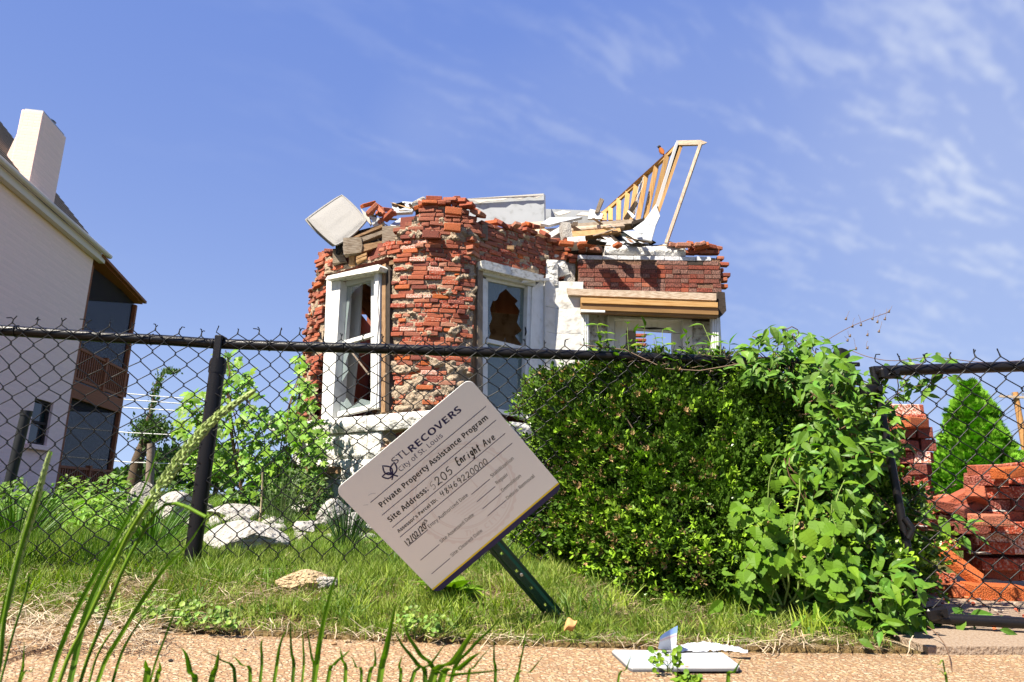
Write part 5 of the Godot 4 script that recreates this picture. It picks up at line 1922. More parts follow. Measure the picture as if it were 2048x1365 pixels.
	var gp := thing("utility_pole", "grey wooden pole standing beside the storm broken tree", "utility pole", gb)
	mb = MB.new()
	mb.tube([gb, at(302, 888, 28.0)], [0.17, 0.15], 9)
	put(mb, "shaft", M.grey_pole, gp)
	for k in 5:
		mb = MB.new()
		var y: float = [788, 800, 816, 866, 925][k]
		mb.tube([at(120, y - 12, 27.5), at(255, y, 28.0), at(420, y + 14 - k * 2, 29.0)], [0.022], 4, false)
		tag(put(mb, "overhead_wire", M.white_paint), "pale overhead wire crossing behind the saplings, " + ["topmost", "second from top", "middle", "fourth from top", "lowest"][k] + " of five", "wire", "wires on the left")
	# far trees along the horizon, seen in the gaps
	var spots := [[385, 960, 38, 3.0, "just left of the maple saplings"], [350, 975, 33, 2.2, "between grey pole and saplings"], [270, 985, 36, 1.6, "at the foot of the broken tree"], [430, 985, 36, 2.4, "behind the middle maple sapling"], [1830, 1005, 40, 1.8, "behind the brick pier at right"], [1880, 1010, 36, 1.5, "left of the conifer foot"], [2020, 1010, 44, 2.6, "right of the conifer foot"], [2120, 1000, 44, 3.6, "beyond the tan pole at right"], [-60, 985, 40, 4.0, "hidden beyond the pink house"], [560, 990, 40, 2.2, "behind the right maple sapling"]]
	for q in spots:
		var p := at(q[0], q[1], q[2])
		p.y = GROUND
		var ft := thing("far_tree", ["distant rounded green tree seen through the fence mesh"][0], "tree", p, "distant trees on the horizon")
		ft.set_meta("label", "distant round tree " + q[4])
		mb = MB.new()
		mb.tube([p, p + Vector3(0, q[3] * 0.7, 0)], [0.15, 0.06], 6)
		put(mb, "trunk", M.bark, ft)
		xf = []
		cl = []
		for k in 700:
			var v := Vector3(r.randfn(), r.randfn(), r.randfn()).normalized() * pow(r.randf(), 0.4)
			xf.append(Transform3D(turn(r.randf() * TAU, r.randf_range(-1, 1), r.randf_range(-1, 1)).scaled(Vector3.ONE * r.randf_range(0.25, 0.45)), p + Vector3(v.x * q[3] * 0.75, q[3] * 0.62 + v.y * q[3] * 0.45, v.z * q[3] * 0.7)))
			var g := r.randf_range(0.6, 1.2)
			cl.append(Color(0.06 * g, 0.12 * g, 0.03 * g))
		swarm("crown", lf, M.leaf, xf, cl, ft)


# pointed leaf along +y, folded on its midrib; w = half width over length, curl bends the tip
func leaf_mesh(l: float, w: float, curl := 0.15) -> ArrayMesh:
	var mb := MB.new()
	var pr := [[0.0, 0.03], [0.22, 0.75], [0.45, 1.0], [0.72, 0.62], [1.0, 0.0]]
	for i in 4:
		var y0: float = pr[i][0] * l
		var y1: float = pr[i + 1][0] * l
		var x0: float = pr[i][1] * w * l * 0.5
		var x1: float = pr[i + 1][1] * w * l * 0.5
		var z0 = -curl * l * pr[i][0] * pr[i][0]
		var z1 = -curl * l * pr[i + 1][0] * pr[i + 1][0]
		for s in [-1.0, 1.0]:
			var a := Vector3(0, y0, z0)
			var b := Vector3(0, y1, z1)
			var c := Vector3(s * x1, y1, z1 + x1 * 0.35)
			var d := Vector3(s * x0, y0, z0 + x0 * 0.35)
			if s > 0:
				mb.tri(a, b, c)
				mb.tri(a, c, d)
			else:
				mb.tri(a, c, b)
				mb.tri(a, d, c)
	return mb.mesh()


# ---------------------------------------------------------------- chain link fence
const RAIL := 1.262
const LINK := 0.106
var fence_line := [Vector2(-3.60, -3.05), Vector2(-1.525, -3.48), Vector2(1.78, -3.66)]

# a sheet of woven wires: org = foot of its left edge, u along it, n towards the street
func woven(parent: Node3D, org: Vector3, u: Vector3, v: Vector3, n: Vector3, width: float, height: float, sag: float, sd: float) -> void:
	var sp := LINK / 2
	var wires := int(width / sp)
	var rows := int(height / sp)
	var r := RandomNumberGenerator.new()
	r.seed = int(sd * 10) + 3
	for i in wires:
		var pts := []
		for k in rows + 1:
			var side := (k + i) % 2
			var x := (i + side) * sp
			var y := height - k * sp
			var amp := sag
			var dx := amp * nz.get_noise_3d(x * 1.1, y * 1.3, sd) + 0.3 * amp * nz.get_noise_3d(x * 5.0, y * 5.0, sd + 4.0)
			var dy := amp * nz.get_noise_3d(x * 1.1, y * 1.3, sd + 20.0) * 1.2 + 0.3 * amp * nz.get_noise_3d(x * 5.0, y * 5.0, sd + 9.0)
			dx += (height - y) * 0.04
			var p := org + u * (x + dx) + v * (y + dy)
			var o := u * (0.0022 if side == 1 else -0.0022)
			var zz := 0.010 * nz.get_noise_3d(x * 2, y * 2, sd + 2.0)
			var up := 0.0045
			if k == 0:
				pts.append(p + o + v * -up + n * (zz + 0.003))
				# the cut end: twisted together, then bent outwards
				var a := r.randf_range(-1, 1)
				pts.push_front(p + v * 0.012 + n * (zz - 0.002))
				pts.push_front(p + v * r.randf_range(0.02, 0.032) + u * a * 0.012 + n * zz)
				if r.randf() < 0.5:
					pts.push_front(p + v * r.randf_range(0.015, 0.03) + u * a * 0.03 + n * (zz + 0.012))
			else:
				pts.append(p + o + v * up + n * (zz + (0.003 if side else -0.003)))
				pts.append(p + o - v * up + n * (zz + (-0.003 if side else 0.003)))
		var mb := MB.new()
		mb.tube(pts, [0.0027], 5, false)
		put(mb, "wire", M.wire, parent)

func fence() -> void:
	var f := thing("chain_link_fence", "black chain link fence with top rail and post crossing the whole front", "fence", Vector3(fence_line[1].x, GROUND, fence_line[1].y))
	for i in 2:
		var a: Vector2 = fence_line[i]
		var b: Vector2 = fence_line[i + 1]
		var u := Vector3(b.x - a.x, 0, b.y - a.y)
		var ln := u.length()
		u /= ln
		var n := Vector3(-u.z, 0, u.x)
		var p := Vector3(a.x, 0, a.y)
		var rail := MB.new()
		var pts := []
		for k in 9:
			pts.append(p + u * ln * k / 8.0 + Vector3(0, RAIL + 0.006 * nz.get_noise_1d(k + i * 30.0), 0))
		rail.tube(pts, [0.027], 14)
		put(rail, "top_rail", M.black_metal, f)
		woven(f, p + Vector3(0, 0.10, 0) + n * 0.033, u, Vector3.UP, n, ln, RAIL - 0.10 + 0.05, 0.035, 3.0 + i * 17.0)
		# wire ties round the rail
		var x := 0.25
		while x < ln:
			var mb := MB.new()
			var ring := []
			for k in 11:
				var an := TAU * k / 10.0 + 0.6
				ring.append(p + u * (x + 0.012 * k / 10.0) + Vector3(0, RAIL, 0) + Vector3(0, cos(an), 0) * 0.0305 + n * sin(an) * 0.0305)
			ring.append(ring[-1] + Vector3(0, -0.03, 0) + n * 0.01)
			mb.tube(ring, [0.0022], 5, false)
			put(mb, "wire_tie", M.wire, f)
			x += 0.31 + 0.08 * sin(x * 7)
	# line post with its collar and the flat eye that holds the rail
	var q := Vector3(fence_line[1].x, 0, fence_line[1].y + 0.005)
	var top := q + Vector3(0.005, 0, 0)
	var mb := MB.new()
	mb.tube([q + Vector3(-0.008, 0.0, 0), top + Vector3(0, 1.165, 0)], [0.0385], 18)
	var post := put(mb, "post", M.black_metal, f)
	mb = MB.new()
	mb.tube([top + Vector3(0, 1.105, 0), top + Vector3(0, 1.11, 0), top + Vector3(0, 1.16, 0), top + Vector3(0, 1.178, 0), top + Vector3(0, 1.19, 0)], [0.040, 0.0435, 0.0435, 0.038, 0.024], 18)
	mb.box(Transform3D(Basis(), top + Vector3(0.0, 1.225, 0.030)), Vector3(0.040, 0.15, 0.014), 0.005)
	mb.box(Transform3D(Basis(), top + Vector3(0.0, 1.295, 0.0)), Vector3(0.040, 0.012, 0.07), 0.005)
	put(mb, "post_cap", M.black_metal, post)
	mb = MB.new()
	mb.tube([q + Vector3(-0.008, 0.13, 0), q + Vector3(-0.008, 0.16, 0)], [0.041], 16)
	put(mb, "foot_ring", M.black_metal, post)
	# end post by the gate, nearly lost in the vine
	var e0 := at(1782, 1225, 3.56)
	var e1 := at(1682, 708, 3.56)
	mb = MB.new()
	mb.tube([e0, e1], [0.040], 16)
	post = put(mb, "post", M.black_metal, f)
	mb = MB.new()
	mb.tube([e1 - Vector3(0, 0.03, 0), e1, e1 + Vector3(0, 0.018, 0), e1 + Vector3(0, 0.03, 0)], [0.044, 0.044, 0.034, 0.012], 16)
	put(mb, "post_cap", M.black_metal, post)
	for y in [0.045, 0.40, 0.82]:
		var c: Vector3 = e1.lerp(e0, y)
		mb = MB.new()
		mb.tube([c + Vector3(0, 0.012, 0), c - Vector3(0, 0.012, 0)], [0.0455], 16)
		mb.box(Transform3D(Basis(), c + Vector3(0.06, 0, 0.01)), Vector3(0.05, 0.022, 0.012), 0.003)
		put(mb, "brace_band", M.black_metal, post)
	# a lone stake in the neighbour's plot
	mb = MB.new()
	mb.tube([at(8, 1010, 6.0), at(52, 826, 6.0)], [0.042], 10)
	mb.tube([at(51, 832, 6.0), at(53, 822, 6.0)], [0.047], 10)
	single(mb, "metal_stake", M.stake_metal, "dark leaning metal pipe standing in front of the pink house", "post")

func gate() -> void:
	var bl := on_y(1842, 1236, 0.060)
	var z := bl.z
	var tl := at(1748, 743, -z + 0.06)
	var br := on_y(2048, 1247, 0.060)
	var tr := at(2048, 733, -br.z + 0.06)
	br = bl + (br - bl) * 2.2
	tr = tl + (tr - tl) * 2.2
	var g := thing("chain_link_gate", "sagging black chain link gate in front of the brick rubble at right", "gate", Vector3(bl.x, 0, z))
	var mb := MB.new()
	mb.tube([tl, tr], [0.024], 14)
	put(mb, "top_rail", M.black_metal, g)
	mb = MB.new()
	mb.tube([bl, br], [0.022], 14)
	put(mb, "bottom_rail", M.black_metal, g)
	for s in [[tl, bl], [tr, br]]:
		mb = MB.new()
		mb.tube([s[0] + (s[0] - s[1]).normalized() * 0.02, s[1]], [0.017], 12)
		put(mb, "stile", M.black_metal, g)
	for q in [[tl, Vector3(0.06, -0.01, 0.01)], [tl, Vector3(-0.03, -0.09, 0.02)], [bl, Vector3(0.05, 0.02, 0.02)]]:
		mb = MB.new()
		mb.box(Transform3D(turn(0.2, 0, 0.1), q[0] + q[1]), Vector3(0.10, 0.05, 0.045), 0.008)
		mb.tube([q[0] + q[1] + Vector3(0.02, 0, 0.01), q[0] + q[1] + Vector3(0.02, 0, 0.04)], [0.012], 6)
		put(mb, "corner_clamp", M.black_metal, g)
	mb = MB.new()
	mb.tube([tl.lerp(bl, 0.62) + Vector3(0.0, 0, 0.02), tl.lerp(bl, 0.66) + Vector3(0.02, 0, 0.03), tl.lerp(bl, 0.70) + Vector3(0.0, 0, 0.02)], [0.014], 6)
	put(mb, "hinge_band", M.black_metal, g)
	mb = MB.new()
	mb.bar(tl.lerp(bl, 0.88) + Vector3(0.02, -0.02, 0.02), bl + Vector3(-0.08, 0.02, 0.05), 0.012, 0.03)
	put(mb, "latch_bar", M.black_metal, g)
	var u := (tr - tl).normalized()
	var v := (tl - bl)
	var h := v.length()
	woven(g, bl + Vector3(0.0, 0, 0.03), u, v / h, Vector3(0, 0, 1), tl.distance_to(tr), h + 0.045, 0.012, 55.0)


# ---------------------------------------------------------------- red brick rubble behind the gate
func zb(zx: float, zy: float, depth: float) -> Vector3:
	return at(1740 + zx / 2.354, 720 + zy / 2.354, depth)

func brick_wall_ruin() -> void:
	var r := RandomNumberGenerator.new()
	r.seed = 64
	var D := 4.35
	var wall := thing("broken_brick_wall", "tumbledown red brick garden wall and pier behind the gate", "brick wall", Vector3(2.6, 0.0, -D - 0.2))
	var big := []
	for k in 7:
		var m := MB.new()
		m.box(Transform3D(), Vector3(0.205, 0.068, 0.1), 0.0045, 0.0035, r)
		big.append(m.mesh())
	var hf := []
	for k in 5:
		var m := MB.new()
		m.box(Transform3D(), Vector3(0.10, 0.068, 0.1), 0.0045, 0.005, r)
		hf.append(m.mesh())
	# [row middle, left, right, depth, slope], read off the photograph
	var rows := [[240, 70, 200, D + 0.1, 0.0], [288, 20, 232, D + 0.05, 0.02], [346, 40, 244, D, 0.0], [405, 60, 256, D, 0.0], [462, 30, 250, D, -0.01], [519, 20, 277, D, 0.0], [570, 25, 282, D, 0.0], [624, 38, 296, D, 0.01], [683, 55, 302, D, 0.0], [738, 58, 304, D, 0.0], [758, 180, 372, D - 0.10, 0.0], [810, 65, 405, D - 0.05, 0.01], [863, 80, 480, D - 0.04, 0.0], [914, 95, 250, D - 0.02, 0.0], [965, 95, 240, D, 0.0], [1030, 150, 345, D - 0.08, 0.0], [1095, 245, 478, D - 0.22, 0.0],
		[522, 480, 705, D - 0.05, 0.05], [572, 470, 980, D - 0.12, 0.05], [628, 490, 980, D - 0.10, 0.02], [686, 500, 980, D - 0.10, 0.02], [740, 470, 980, D - 0.12, 0.01], [792, 400, 980, D - 0.15, 0.0], [846, 480, 980, D - 0.12, -0.02], [884, 500, 980, D - 0.10, 0.0], [960, 510, 980, D - 0.06, 0.0], [1010, 520, 980, D + 0.02, 0.0],
		[664, 300, 400, D + 0.05, 0.1], [720, 330, 480, D + 0.02, -0.25], [770, 380, 520, D, 0.1]]
	for q in rows:
		for layer in 2:
			var x: float = q[1] + (r.randf_range(0, 30) if layer else 0.0)
			while x < q[2] - 30:
				var long := r.randf() < 0.72
				var w := 152.0 if long else 77.0
				if x + w > q[2] + 25:
					long = false
					w = 77.0
				var p := zb(x + w / 2, q[0] - q[4] * (x - q[1]), q[3] + layer * 0.12 + r.randfn(0, 0.016))
				x += w + 4
				var m := brick_color(r)
				var f := r.randf()
				if f < 0.62: m = M["dusty_brick%d" % (r.randi() % 4)]
				elif f < 0.68: m = M.chalky_brick
				elif f < 0.71: m = M.brick_orange
				elif f < 0.85: m = M.brick1
				else: m = M.brick5
				place((big if long else hf)[r.randi() % 5], "brick", m, Transform3D(turn(r.randfn(0, 0.05), r.randfn(0, 0.025), q[4] + r.randfn(0, 0.015)), p), wall)
	var mo := MB.new()
	for q in [[80, 235, 300, 1090, D + 0.13], [500, 980, 530, 1010, D + 0.08], [310, 520, 680, 900, D + 0.15]]:
		mo.prism([zb(q[0], q[2], q[4]), zb(q[1], q[2], q[4]), zb(q[1], q[3], q[4]), zb(q[0], q[3], q[4])], Vector3(0, 0, -0.12))
	put(mo, "wall_core", M.brick7, wall)
	mo = MB.new()
	for q in rows:
		if r.randf() < 0.5:
			rock(mo, zb(lerpf(q[1], minf(q[2], 720), r.randf()), q[0] + 26, q[3] - 0.03), Vector3(0.07, 0.008, 0.05), r.randi() % 90, 4, 0.2, 5)
	put(mo, "mortar", M.pale_stone, wall)
	# bricks that have fallen clear
	var fallen := [
		[[415, 965, 4.02], turn(-0.75, 0.35, -0.75), M.brick_orange, "orange broken brick slab leaning at an angle in the rubble"],
		[[590, 1095, 3.92], turn(0.06, 0.0, -0.03), M.brick_orange, "long orange brick lying flat on the path behind the gate"],
		[[425, 1085, 3.98], turn(0.3, 0, 0.05), M.brick4, "short red brick lying on the path left of the long orange one"],
		[[505, 640, 4.16], turn(0.9, 0.1, -0.25), M.brick0, "dark red brick tilted at left end of the right hand stack"],
		[[450, 690, 4.2], turn(0.5, 0.2, 0.35), M.brick5, "plum coloured brick wedged in the dip between pier and stack"],
		[[395, 668, 4.22], turn(-0.2, 0.1, 0.5), M.brick1, "red brick propped in the dip beside the pier"],
		[[335, 690, 4.2], turn(0.1, 0.1, -0.1), M.brick3, "brown brick on the pier shoulder next to the dip"],
		[[560, 755, 4.05], turn(0.25, 0.05, 0.02), M.brick2, "pale red brick resting on the front of the right stack"],
		[[655, 530, 4.1], turn(0.35, 0.0, 0.12), M.brick_orange, "orange brick lying on top of the right stack"],
		[[200, 300, 4.28], turn(0.5, 0.0, 0.04), M.brick4, "rounded red brick on top of the pier under the vine"],
		[[45, 545, 4.1], turn(0.9, 0.2, 0.6), M.brick_orange, "orange brick corner poking out left of the pier"],
	]
	for q in fallen:
		var mb := MB.new()
		var s := Vector3(0.205, 0.066, 0.1)
		if q[3].begins_with("orange broken"): s = Vector3(0.27, 0.055, 0.11)
		if q[3].begins_with("long orange"): s = Vector3(0.31, 0.085, 0.12)
		mb.box(Transform3D(q[1], zb(q[0][0], q[0][1], q[0][2])), s, 0.0055, 0.005, r)
		single(mb, "fallen_brick", q[2], q[3], "brick")
	# crumbs of brick and mortar on the path
	var crumb := MB.new()
	crumb.box(Transform3D(), Vector3(1, 0.5, 0.8), 0.1, 0.15, r)
	var cm := crumb.mesh()
	var xf := []
	var cl := []
	for k in 520:
		var p := Vector3(r.randf_range(1.9, 3.7), 0.034, r.randf_range(-4.35, -2.85))
		if r.randf() < 0.55: p.z = -4.1 + r.randfn(0, 0.15)
		xf.append(Transform3D(turn(r.randf() * TAU).scaled(Vector3.ONE * r.randf_range(0.004, 0.018)), p))
		cl.append([Color(0.36, 0.08, 0.04), Color(0.5, 0.42, 0.34), Color(0.55, 0.16, 0.06)][r.randi() % 3])
	var stone := StandardMaterial3D.new()
	stone.vertex_color_use_as_albedo = true
	stone.roughness = 0.95
	M["crumbs"] = stone
	tag(swarm("brick_crumbs", cm, stone, xf, cl), "crumbs of brick and mortar scattered on the path behind the gate", "rubble", "", "stuff")


# ---------------------------------------------------------------- stones in the yard
func rocks() -> void:
	# [left, right, top, bottom (photograph pixels), cuts, material, label]
	var list := [
		[400, 552, 1052, 1113, 11, "white_stone", "big white split boulder just right of the fence post"],
		[412, 516, 1014, 1047, 12, "white_stone", "flat white stone lying behind the big boulder"],
		[305, 372, 998, 1046, 13, "white_stone", "white stone left of the fence post, in the weeds"],
		[254, 294, 980, 1034, 9, "pale_stone", "grey upright stone among the weeds at left"],
		[313, 358, 1028, 1048, 12, "white_stone", "small white stone in front of the white stone by the weeds"],
		[352, 396, 1042, 1062, 12, "white_stone", "low white stone directly left of the fence post foot"],
		[294, 358, 1062, 1074, 12, "white_stone", "thin flat white stone half sunk in grass left of post"],
		[409, 440, 1039, 1060, 14, "white_stone", "roundish small white stone just right of the post"],
		[440, 488, 1036, 1058, 12, "pale_stone", "pale stone between the round one and the flat one"],
		[582, 632, 1047, 1073, 12, "white_stone", "white stone in the grass under the saplings"],
		[638, 694, 1010, 1058, 9, "white_stone", "white upright split stone by the cellar window"],
		[686, 722, 1036, 1070, 11, "white_stone", "white stone partly behind the left corner of the sign"],
		[712, 742, 1016, 1050, 11, "pale_stone", "pale stone between cellar window and sign"],
		[720, 772, 1046, 1068, 12, "white_stone", "low white stone peeping out under the sign edge"],
		[520, 560, 1040, 1060, 12, "pale_stone", "small pale stone at the foot of the saplings"],
		[370, 412, 1010, 1034, 10, "pale_stone", "pale stone behind the fence post"],
	]
	for i in list.size():
		var q: Array = list[i]
		var b := on_yard((q[0] + q[1]) / 2.0, q[3])
		var dep := -b.z
		var w: float = (q[1] - q[0]) * dep / F * (1.0 if i == 0 else 1.2)
		var h: float = (q[3] - q[2]) * dep / F * (1.0 if i == 0 else 1.15)
		var mb := MB.new()
		rock(mb, b + Vector3(0, h * 0.42, -w * 0.2), Vector3(w * 0.56, h * 0.66, w * 0.42), 100 + i * 7, q[4], 0.018, 14, turn(i * 1.3))
		single(mb, "white_rock" if q[5] == "white_stone" else "pale_rock", M["rubble_white" if q[5] == "white_stone" else "pale_stone"], q[6], "stone")
	# smaller rubble strewn below the bay
	var rr2 := RandomNumberGenerator.new()
	rr2.seed = 71
	var spots := [[330, 1056], [378, 1052], [456, 1062], [497, 1060], [545, 1068], [565, 1052], [600, 1082], [618, 1060], [655, 1078], [672, 1066], [705, 1078], [735, 1082], [668, 1050], [285, 1052], [430, 1030], [390, 1024], [530, 1046], [640, 1044]]
	for i in spots.size():
		var mb2 := MB.new()
		var b: Vector3 = on_yard(spots[i][0], spots[i][1])
		var s := rr2.randf_range(0.05, 0.11)
		rock(mb2, b + Vector3(0, s * 0.3, 0), Vector3(s * 1.2, s * 0.62, s * 0.8), 400 + i, 16, 0.02, 9, turn(i * 0.9))
		single(mb2, "rubble_stone", M.rubble_white if i % 3 else M.pale_stone, "small broken white stone in the rubble below the bay, " + ["first", "second", "third", "fourth", "fifth", "sixth", "seventh", "eighth", "ninth", "tenth", "eleventh", "twelfth", "13th", "14th", "15th", "16th", "17th", "last"][[285, 330, 378, 390, 430, 456, 497, 530, 545, 565, 600, 618, 640, 655, 668, 672, 705, 735].find(spots[i][0])] + " from the left", "stone", "small stones below the bay")
	# sandstone and a scrap by the fence foot, a little stone on the pavement edge
	var mb := MB.new()
	rock(mb, at(606, 1162, 3.12), Vector3(0.115, 0.05, 0.08), 3, 9, 0.10, 12)
	single(mb, "tan_stone", M.tan_stone, "flat tan sandstone in the grass left of the sign", "stone")
	mb = MB.new()
	rock(mb, at(652, 1166, 3.08), Vector3(0.05, 0.03, 0.04), 13, 7, 0.12, 8)
	single(mb, "tan_stone", M.pale_stone, "small greyish lump touching the flat tan sandstone", "stone")
	mb = MB.new()
	rock(mb, at(211, 1247, 2.72), Vector3(0.030, 0.017, 0.02), 8, 9, 0.08, 7)
	single(mb, "white_pebble", M.white_stone, "little white stone on the pavement edge at far left", "stone")
	mb = MB.new()
	rock(mb, at(694, 1284, 2.57), Vector3(0.014, 0.009, 0.012), 9, 9, 0.08, 6)
	single(mb, "brown_pebble", M.tan_stone, "tiny brown stone on the pavement edge below the sign", "stone")


# ---------------------------------------------------------------- the leaning notice
const S_O := Vector3(-0.598, 0.522, -2.412)
var sx := Vector3(0.755, 0.646, 0.111).normalized()
var sd := Vector3(0.623, -0.656, -0.426)
var sn := Vector3(0.202, -0.391, 0.898)

func sp(u: float, v: float, w := 0.0) -> Vector3:
	return S_O + sx * u + sd * v + sn * w

# flat ribbon along points given in the sign's own metres
func ink(mb: MB, pts: Array, w: float, lift := 0.0005, closed := false) -> void:
	var k := pts.size()
	var l := []
	var r := []
	for i in k:
		var a: Vector2 = pts[posmod(i - 1, k) if closed else maxi(i - 1, 0)]
		var b: Vector2 = pts[posmod(i + 1, k) if closed else mini(i + 1, k - 1)]
		var d := (b - a).normalized()
		var o := Vector2(-d.y, d.x) * w * 0.5
		l.append(pts[i] + o)
		r.append(pts[i] - o)
	for i in (k if closed else k - 1):
		var j := (i + 1) % k
		mb.quad(sp(l[i].x, l[i].y, lift), sp(l[j].x, l[j].y, lift), sp(r[j].x, r[j].y, lift), sp(r[i].x, r[i].y, lift))

func lettering(text: String, u: float, v: float, width: float, height: float, bold: bool, m: Material, parent: Node3D, slant := 0.0) -> void:
	var fnt := SystemFont.new()
	fnt.font_names = PackedStringArray(["Droid Sans"])
	fnt.font_weight = 700 if bold else 400
	var t := TextMesh.new()
	t.font = fnt
	t.font_size = 64
	t.pixel_size = 0.01
	t.depth = 0.02
	t.curve_step = 1.0
	t.horizontal_alignment = HORIZONTAL_ALIGNMENT_LEFT
	t.vertical_alignment = VERTICAL_ALIGNMENT_TOP
	t.text = "H"
	var hb := t.get_aabb()
	t.text = text
	var bb := t.get_aabb()
	var kx := width / bb.size.x
	var ky := height / hb.size.y
	var bas := Basis(sx * kx, (-sd) * ky, sn * 0.01)
	var o := sp(u, v, 0.0004) - bas * Vector3(bb.position.x, hb.position.y, 0.0)
	place(t, "lettering", m, Transform3D(bas, o), parent)

# hand-drawn figures and letters as strokes in a unit box (x right, y up)
func strokes(ch: String) -> Array:
	match ch:
		"0": return [[[0.5, 1], [0.15, 0.8], [0.05, 0.4], [0.25, 0.02], [0.6, 0.0], [0.85, 0.3], [0.85, 0.75], [0.6, 1.0], [0.42, 0.98]]]
		"1": return [[[0.45, 1], [0.5, 0.5], [0.45, 0.0]]]
		"2": return [[[0.1, 0.75], [0.3, 1.0], [0.65, 0.95], [0.75, 0.7], [0.45, 0.35], [0.05, 0.03], [0.5, 0.08], [0.95, 0.0]]]
		"4": return [[[0.25, 1], [0.1, 0.5], [0.5, 0.48], [0.9, 0.5]], [[0.75, 0.95], [0.65, 0.4], [0.62, 0.0]]]
		"5": return [[[0.85, 1], [0.3, 0.95], [0.2, 0.55], [0.6, 0.6], [0.85, 0.35], [0.6, 0.03], [0.1, 0.05]]]
		"6": return [[[0.65, 1], [0.25, 0.6], [0.1, 0.25], [0.35, 0.0], [0.75, 0.1], [0.75, 0.4], [0.4, 0.45], [0.15, 0.3]]]
		"8": return [[[0.75, 0.85], [0.4, 1.0], [0.2, 0.8], [0.5, 0.55], [0.8, 0.25], [0.5, 0.0], [0.2, 0.2], [0.5, 0.55], [0.75, 0.85]]]
		"9": return [[[0.8, 0.85], [0.45, 1.0], [0.15, 0.75], [0.4, 0.5], [0.75, 0.65], [0.82, 0.9], [0.75, 0.4], [0.6, 0.0]]]
		"/": return [[[0.8, 1.1], [0.2, -0.1]]]
		"E": return [[[0.85, 1.0], [0.2, 0.95], [0.2, 0.0], [0.9, 0.05]], [[0.2, 0.5], [0.75, 0.55]]]
		"n": return [[[0.15, 0.6], [0.2, 0.0]], [[0.2, 0.4], [0.5, 0.62], [0.75, 0.45], [0.8, 0.0]]]
		"r": return [[[0.2, 0.6], [0.25, 0.0]], [[0.25, 0.4], [0.5, 0.6], [0.8, 0.58]]]
		"i": return [[[0.5, 0.6], [0.5, 0.0]], [[0.5, 0.8], [0.53, 0.86]]]
		"g": return [[[0.8, 0.55], [0.4, 0.6], [0.2, 0.3], [0.45, 0.05], [0.8, 0.3], [0.8, 0.6], [0.78, -0.2], [0.45, -0.4], [0.15, -0.25]]]
		"h": return [[[0.2, 1.0], [0.2, 0.0]], [[0.2, 0.35], [0.55, 0.6], [0.8, 0.4], [0.8, 0.0]]]
		"t": return [[[0.5, 0.95], [0.5, 0.1], [0.8, 0.0]], [[0.15, 0.65], [0.9, 0.68]]]
		"A": return [[[0.1, 0.0], [0.55, 1.0], [0.85, 0.0]], [[0.25, 0.35], [0.85, 0.4]]]
		"v": return [[[0.1, 0.6], [0.45, 0.0], [0.85, 0.65]]]
		"e": return [[[0.15, 0.3], [0.75, 0.38], [0.55, 0.62], [0.2, 0.45], [0.25, 0.08], [0.85, 0.08]]]
	return []

func handwriting(text: String, a: Vector2, b: Vector2, height: float, w: float, parent: Node3D, called := "handwriting") -> void:
	var mb := MB.new()
	var d := (b - a) / text.length()
	var dl := d.length()
	var dir := d / dl
	var up := Vector2(dir.y, -dir.x)
	var r := RandomNumberGenerator.new()
	r.seed = text.length() * 31
	for i in text.length():
		var o := a + d * i + up * r.randf_range(-0.0015, 0.0015)
		for st in strokes(text[i]):
			var raw := []
			for q in st:
				raw.append(o + dir * (q[0] * dl * 0.82 + q[1] * height * 0.12) + up * q[1] * height)
			# round the corners of the pen path
			var pts := []
			for k in raw.size() - 1:
				for s in 4:
					var t := s / 4.0
					var p0: Vector2 = raw[maxi(k - 1, 0)]
					var p3: Vector2 = raw[mini(k + 2, raw.size() - 1)]
					pts.append((raw[k] as Vector2).cubic_interpolate(raw[k + 1], p0, p3, t))
			pts.append(raw[-1])
			ink(mb, pts, w, 0.0007)
	put(mb, called, M.marker, parent)

func smid(a0: Vector2, dv: Vector2, side: Vector3, t: float, o: float, w: float) -> Vector3:
	return sp(a0.x + dv.x * t, a0.y + dv.y * t, w) + side * o

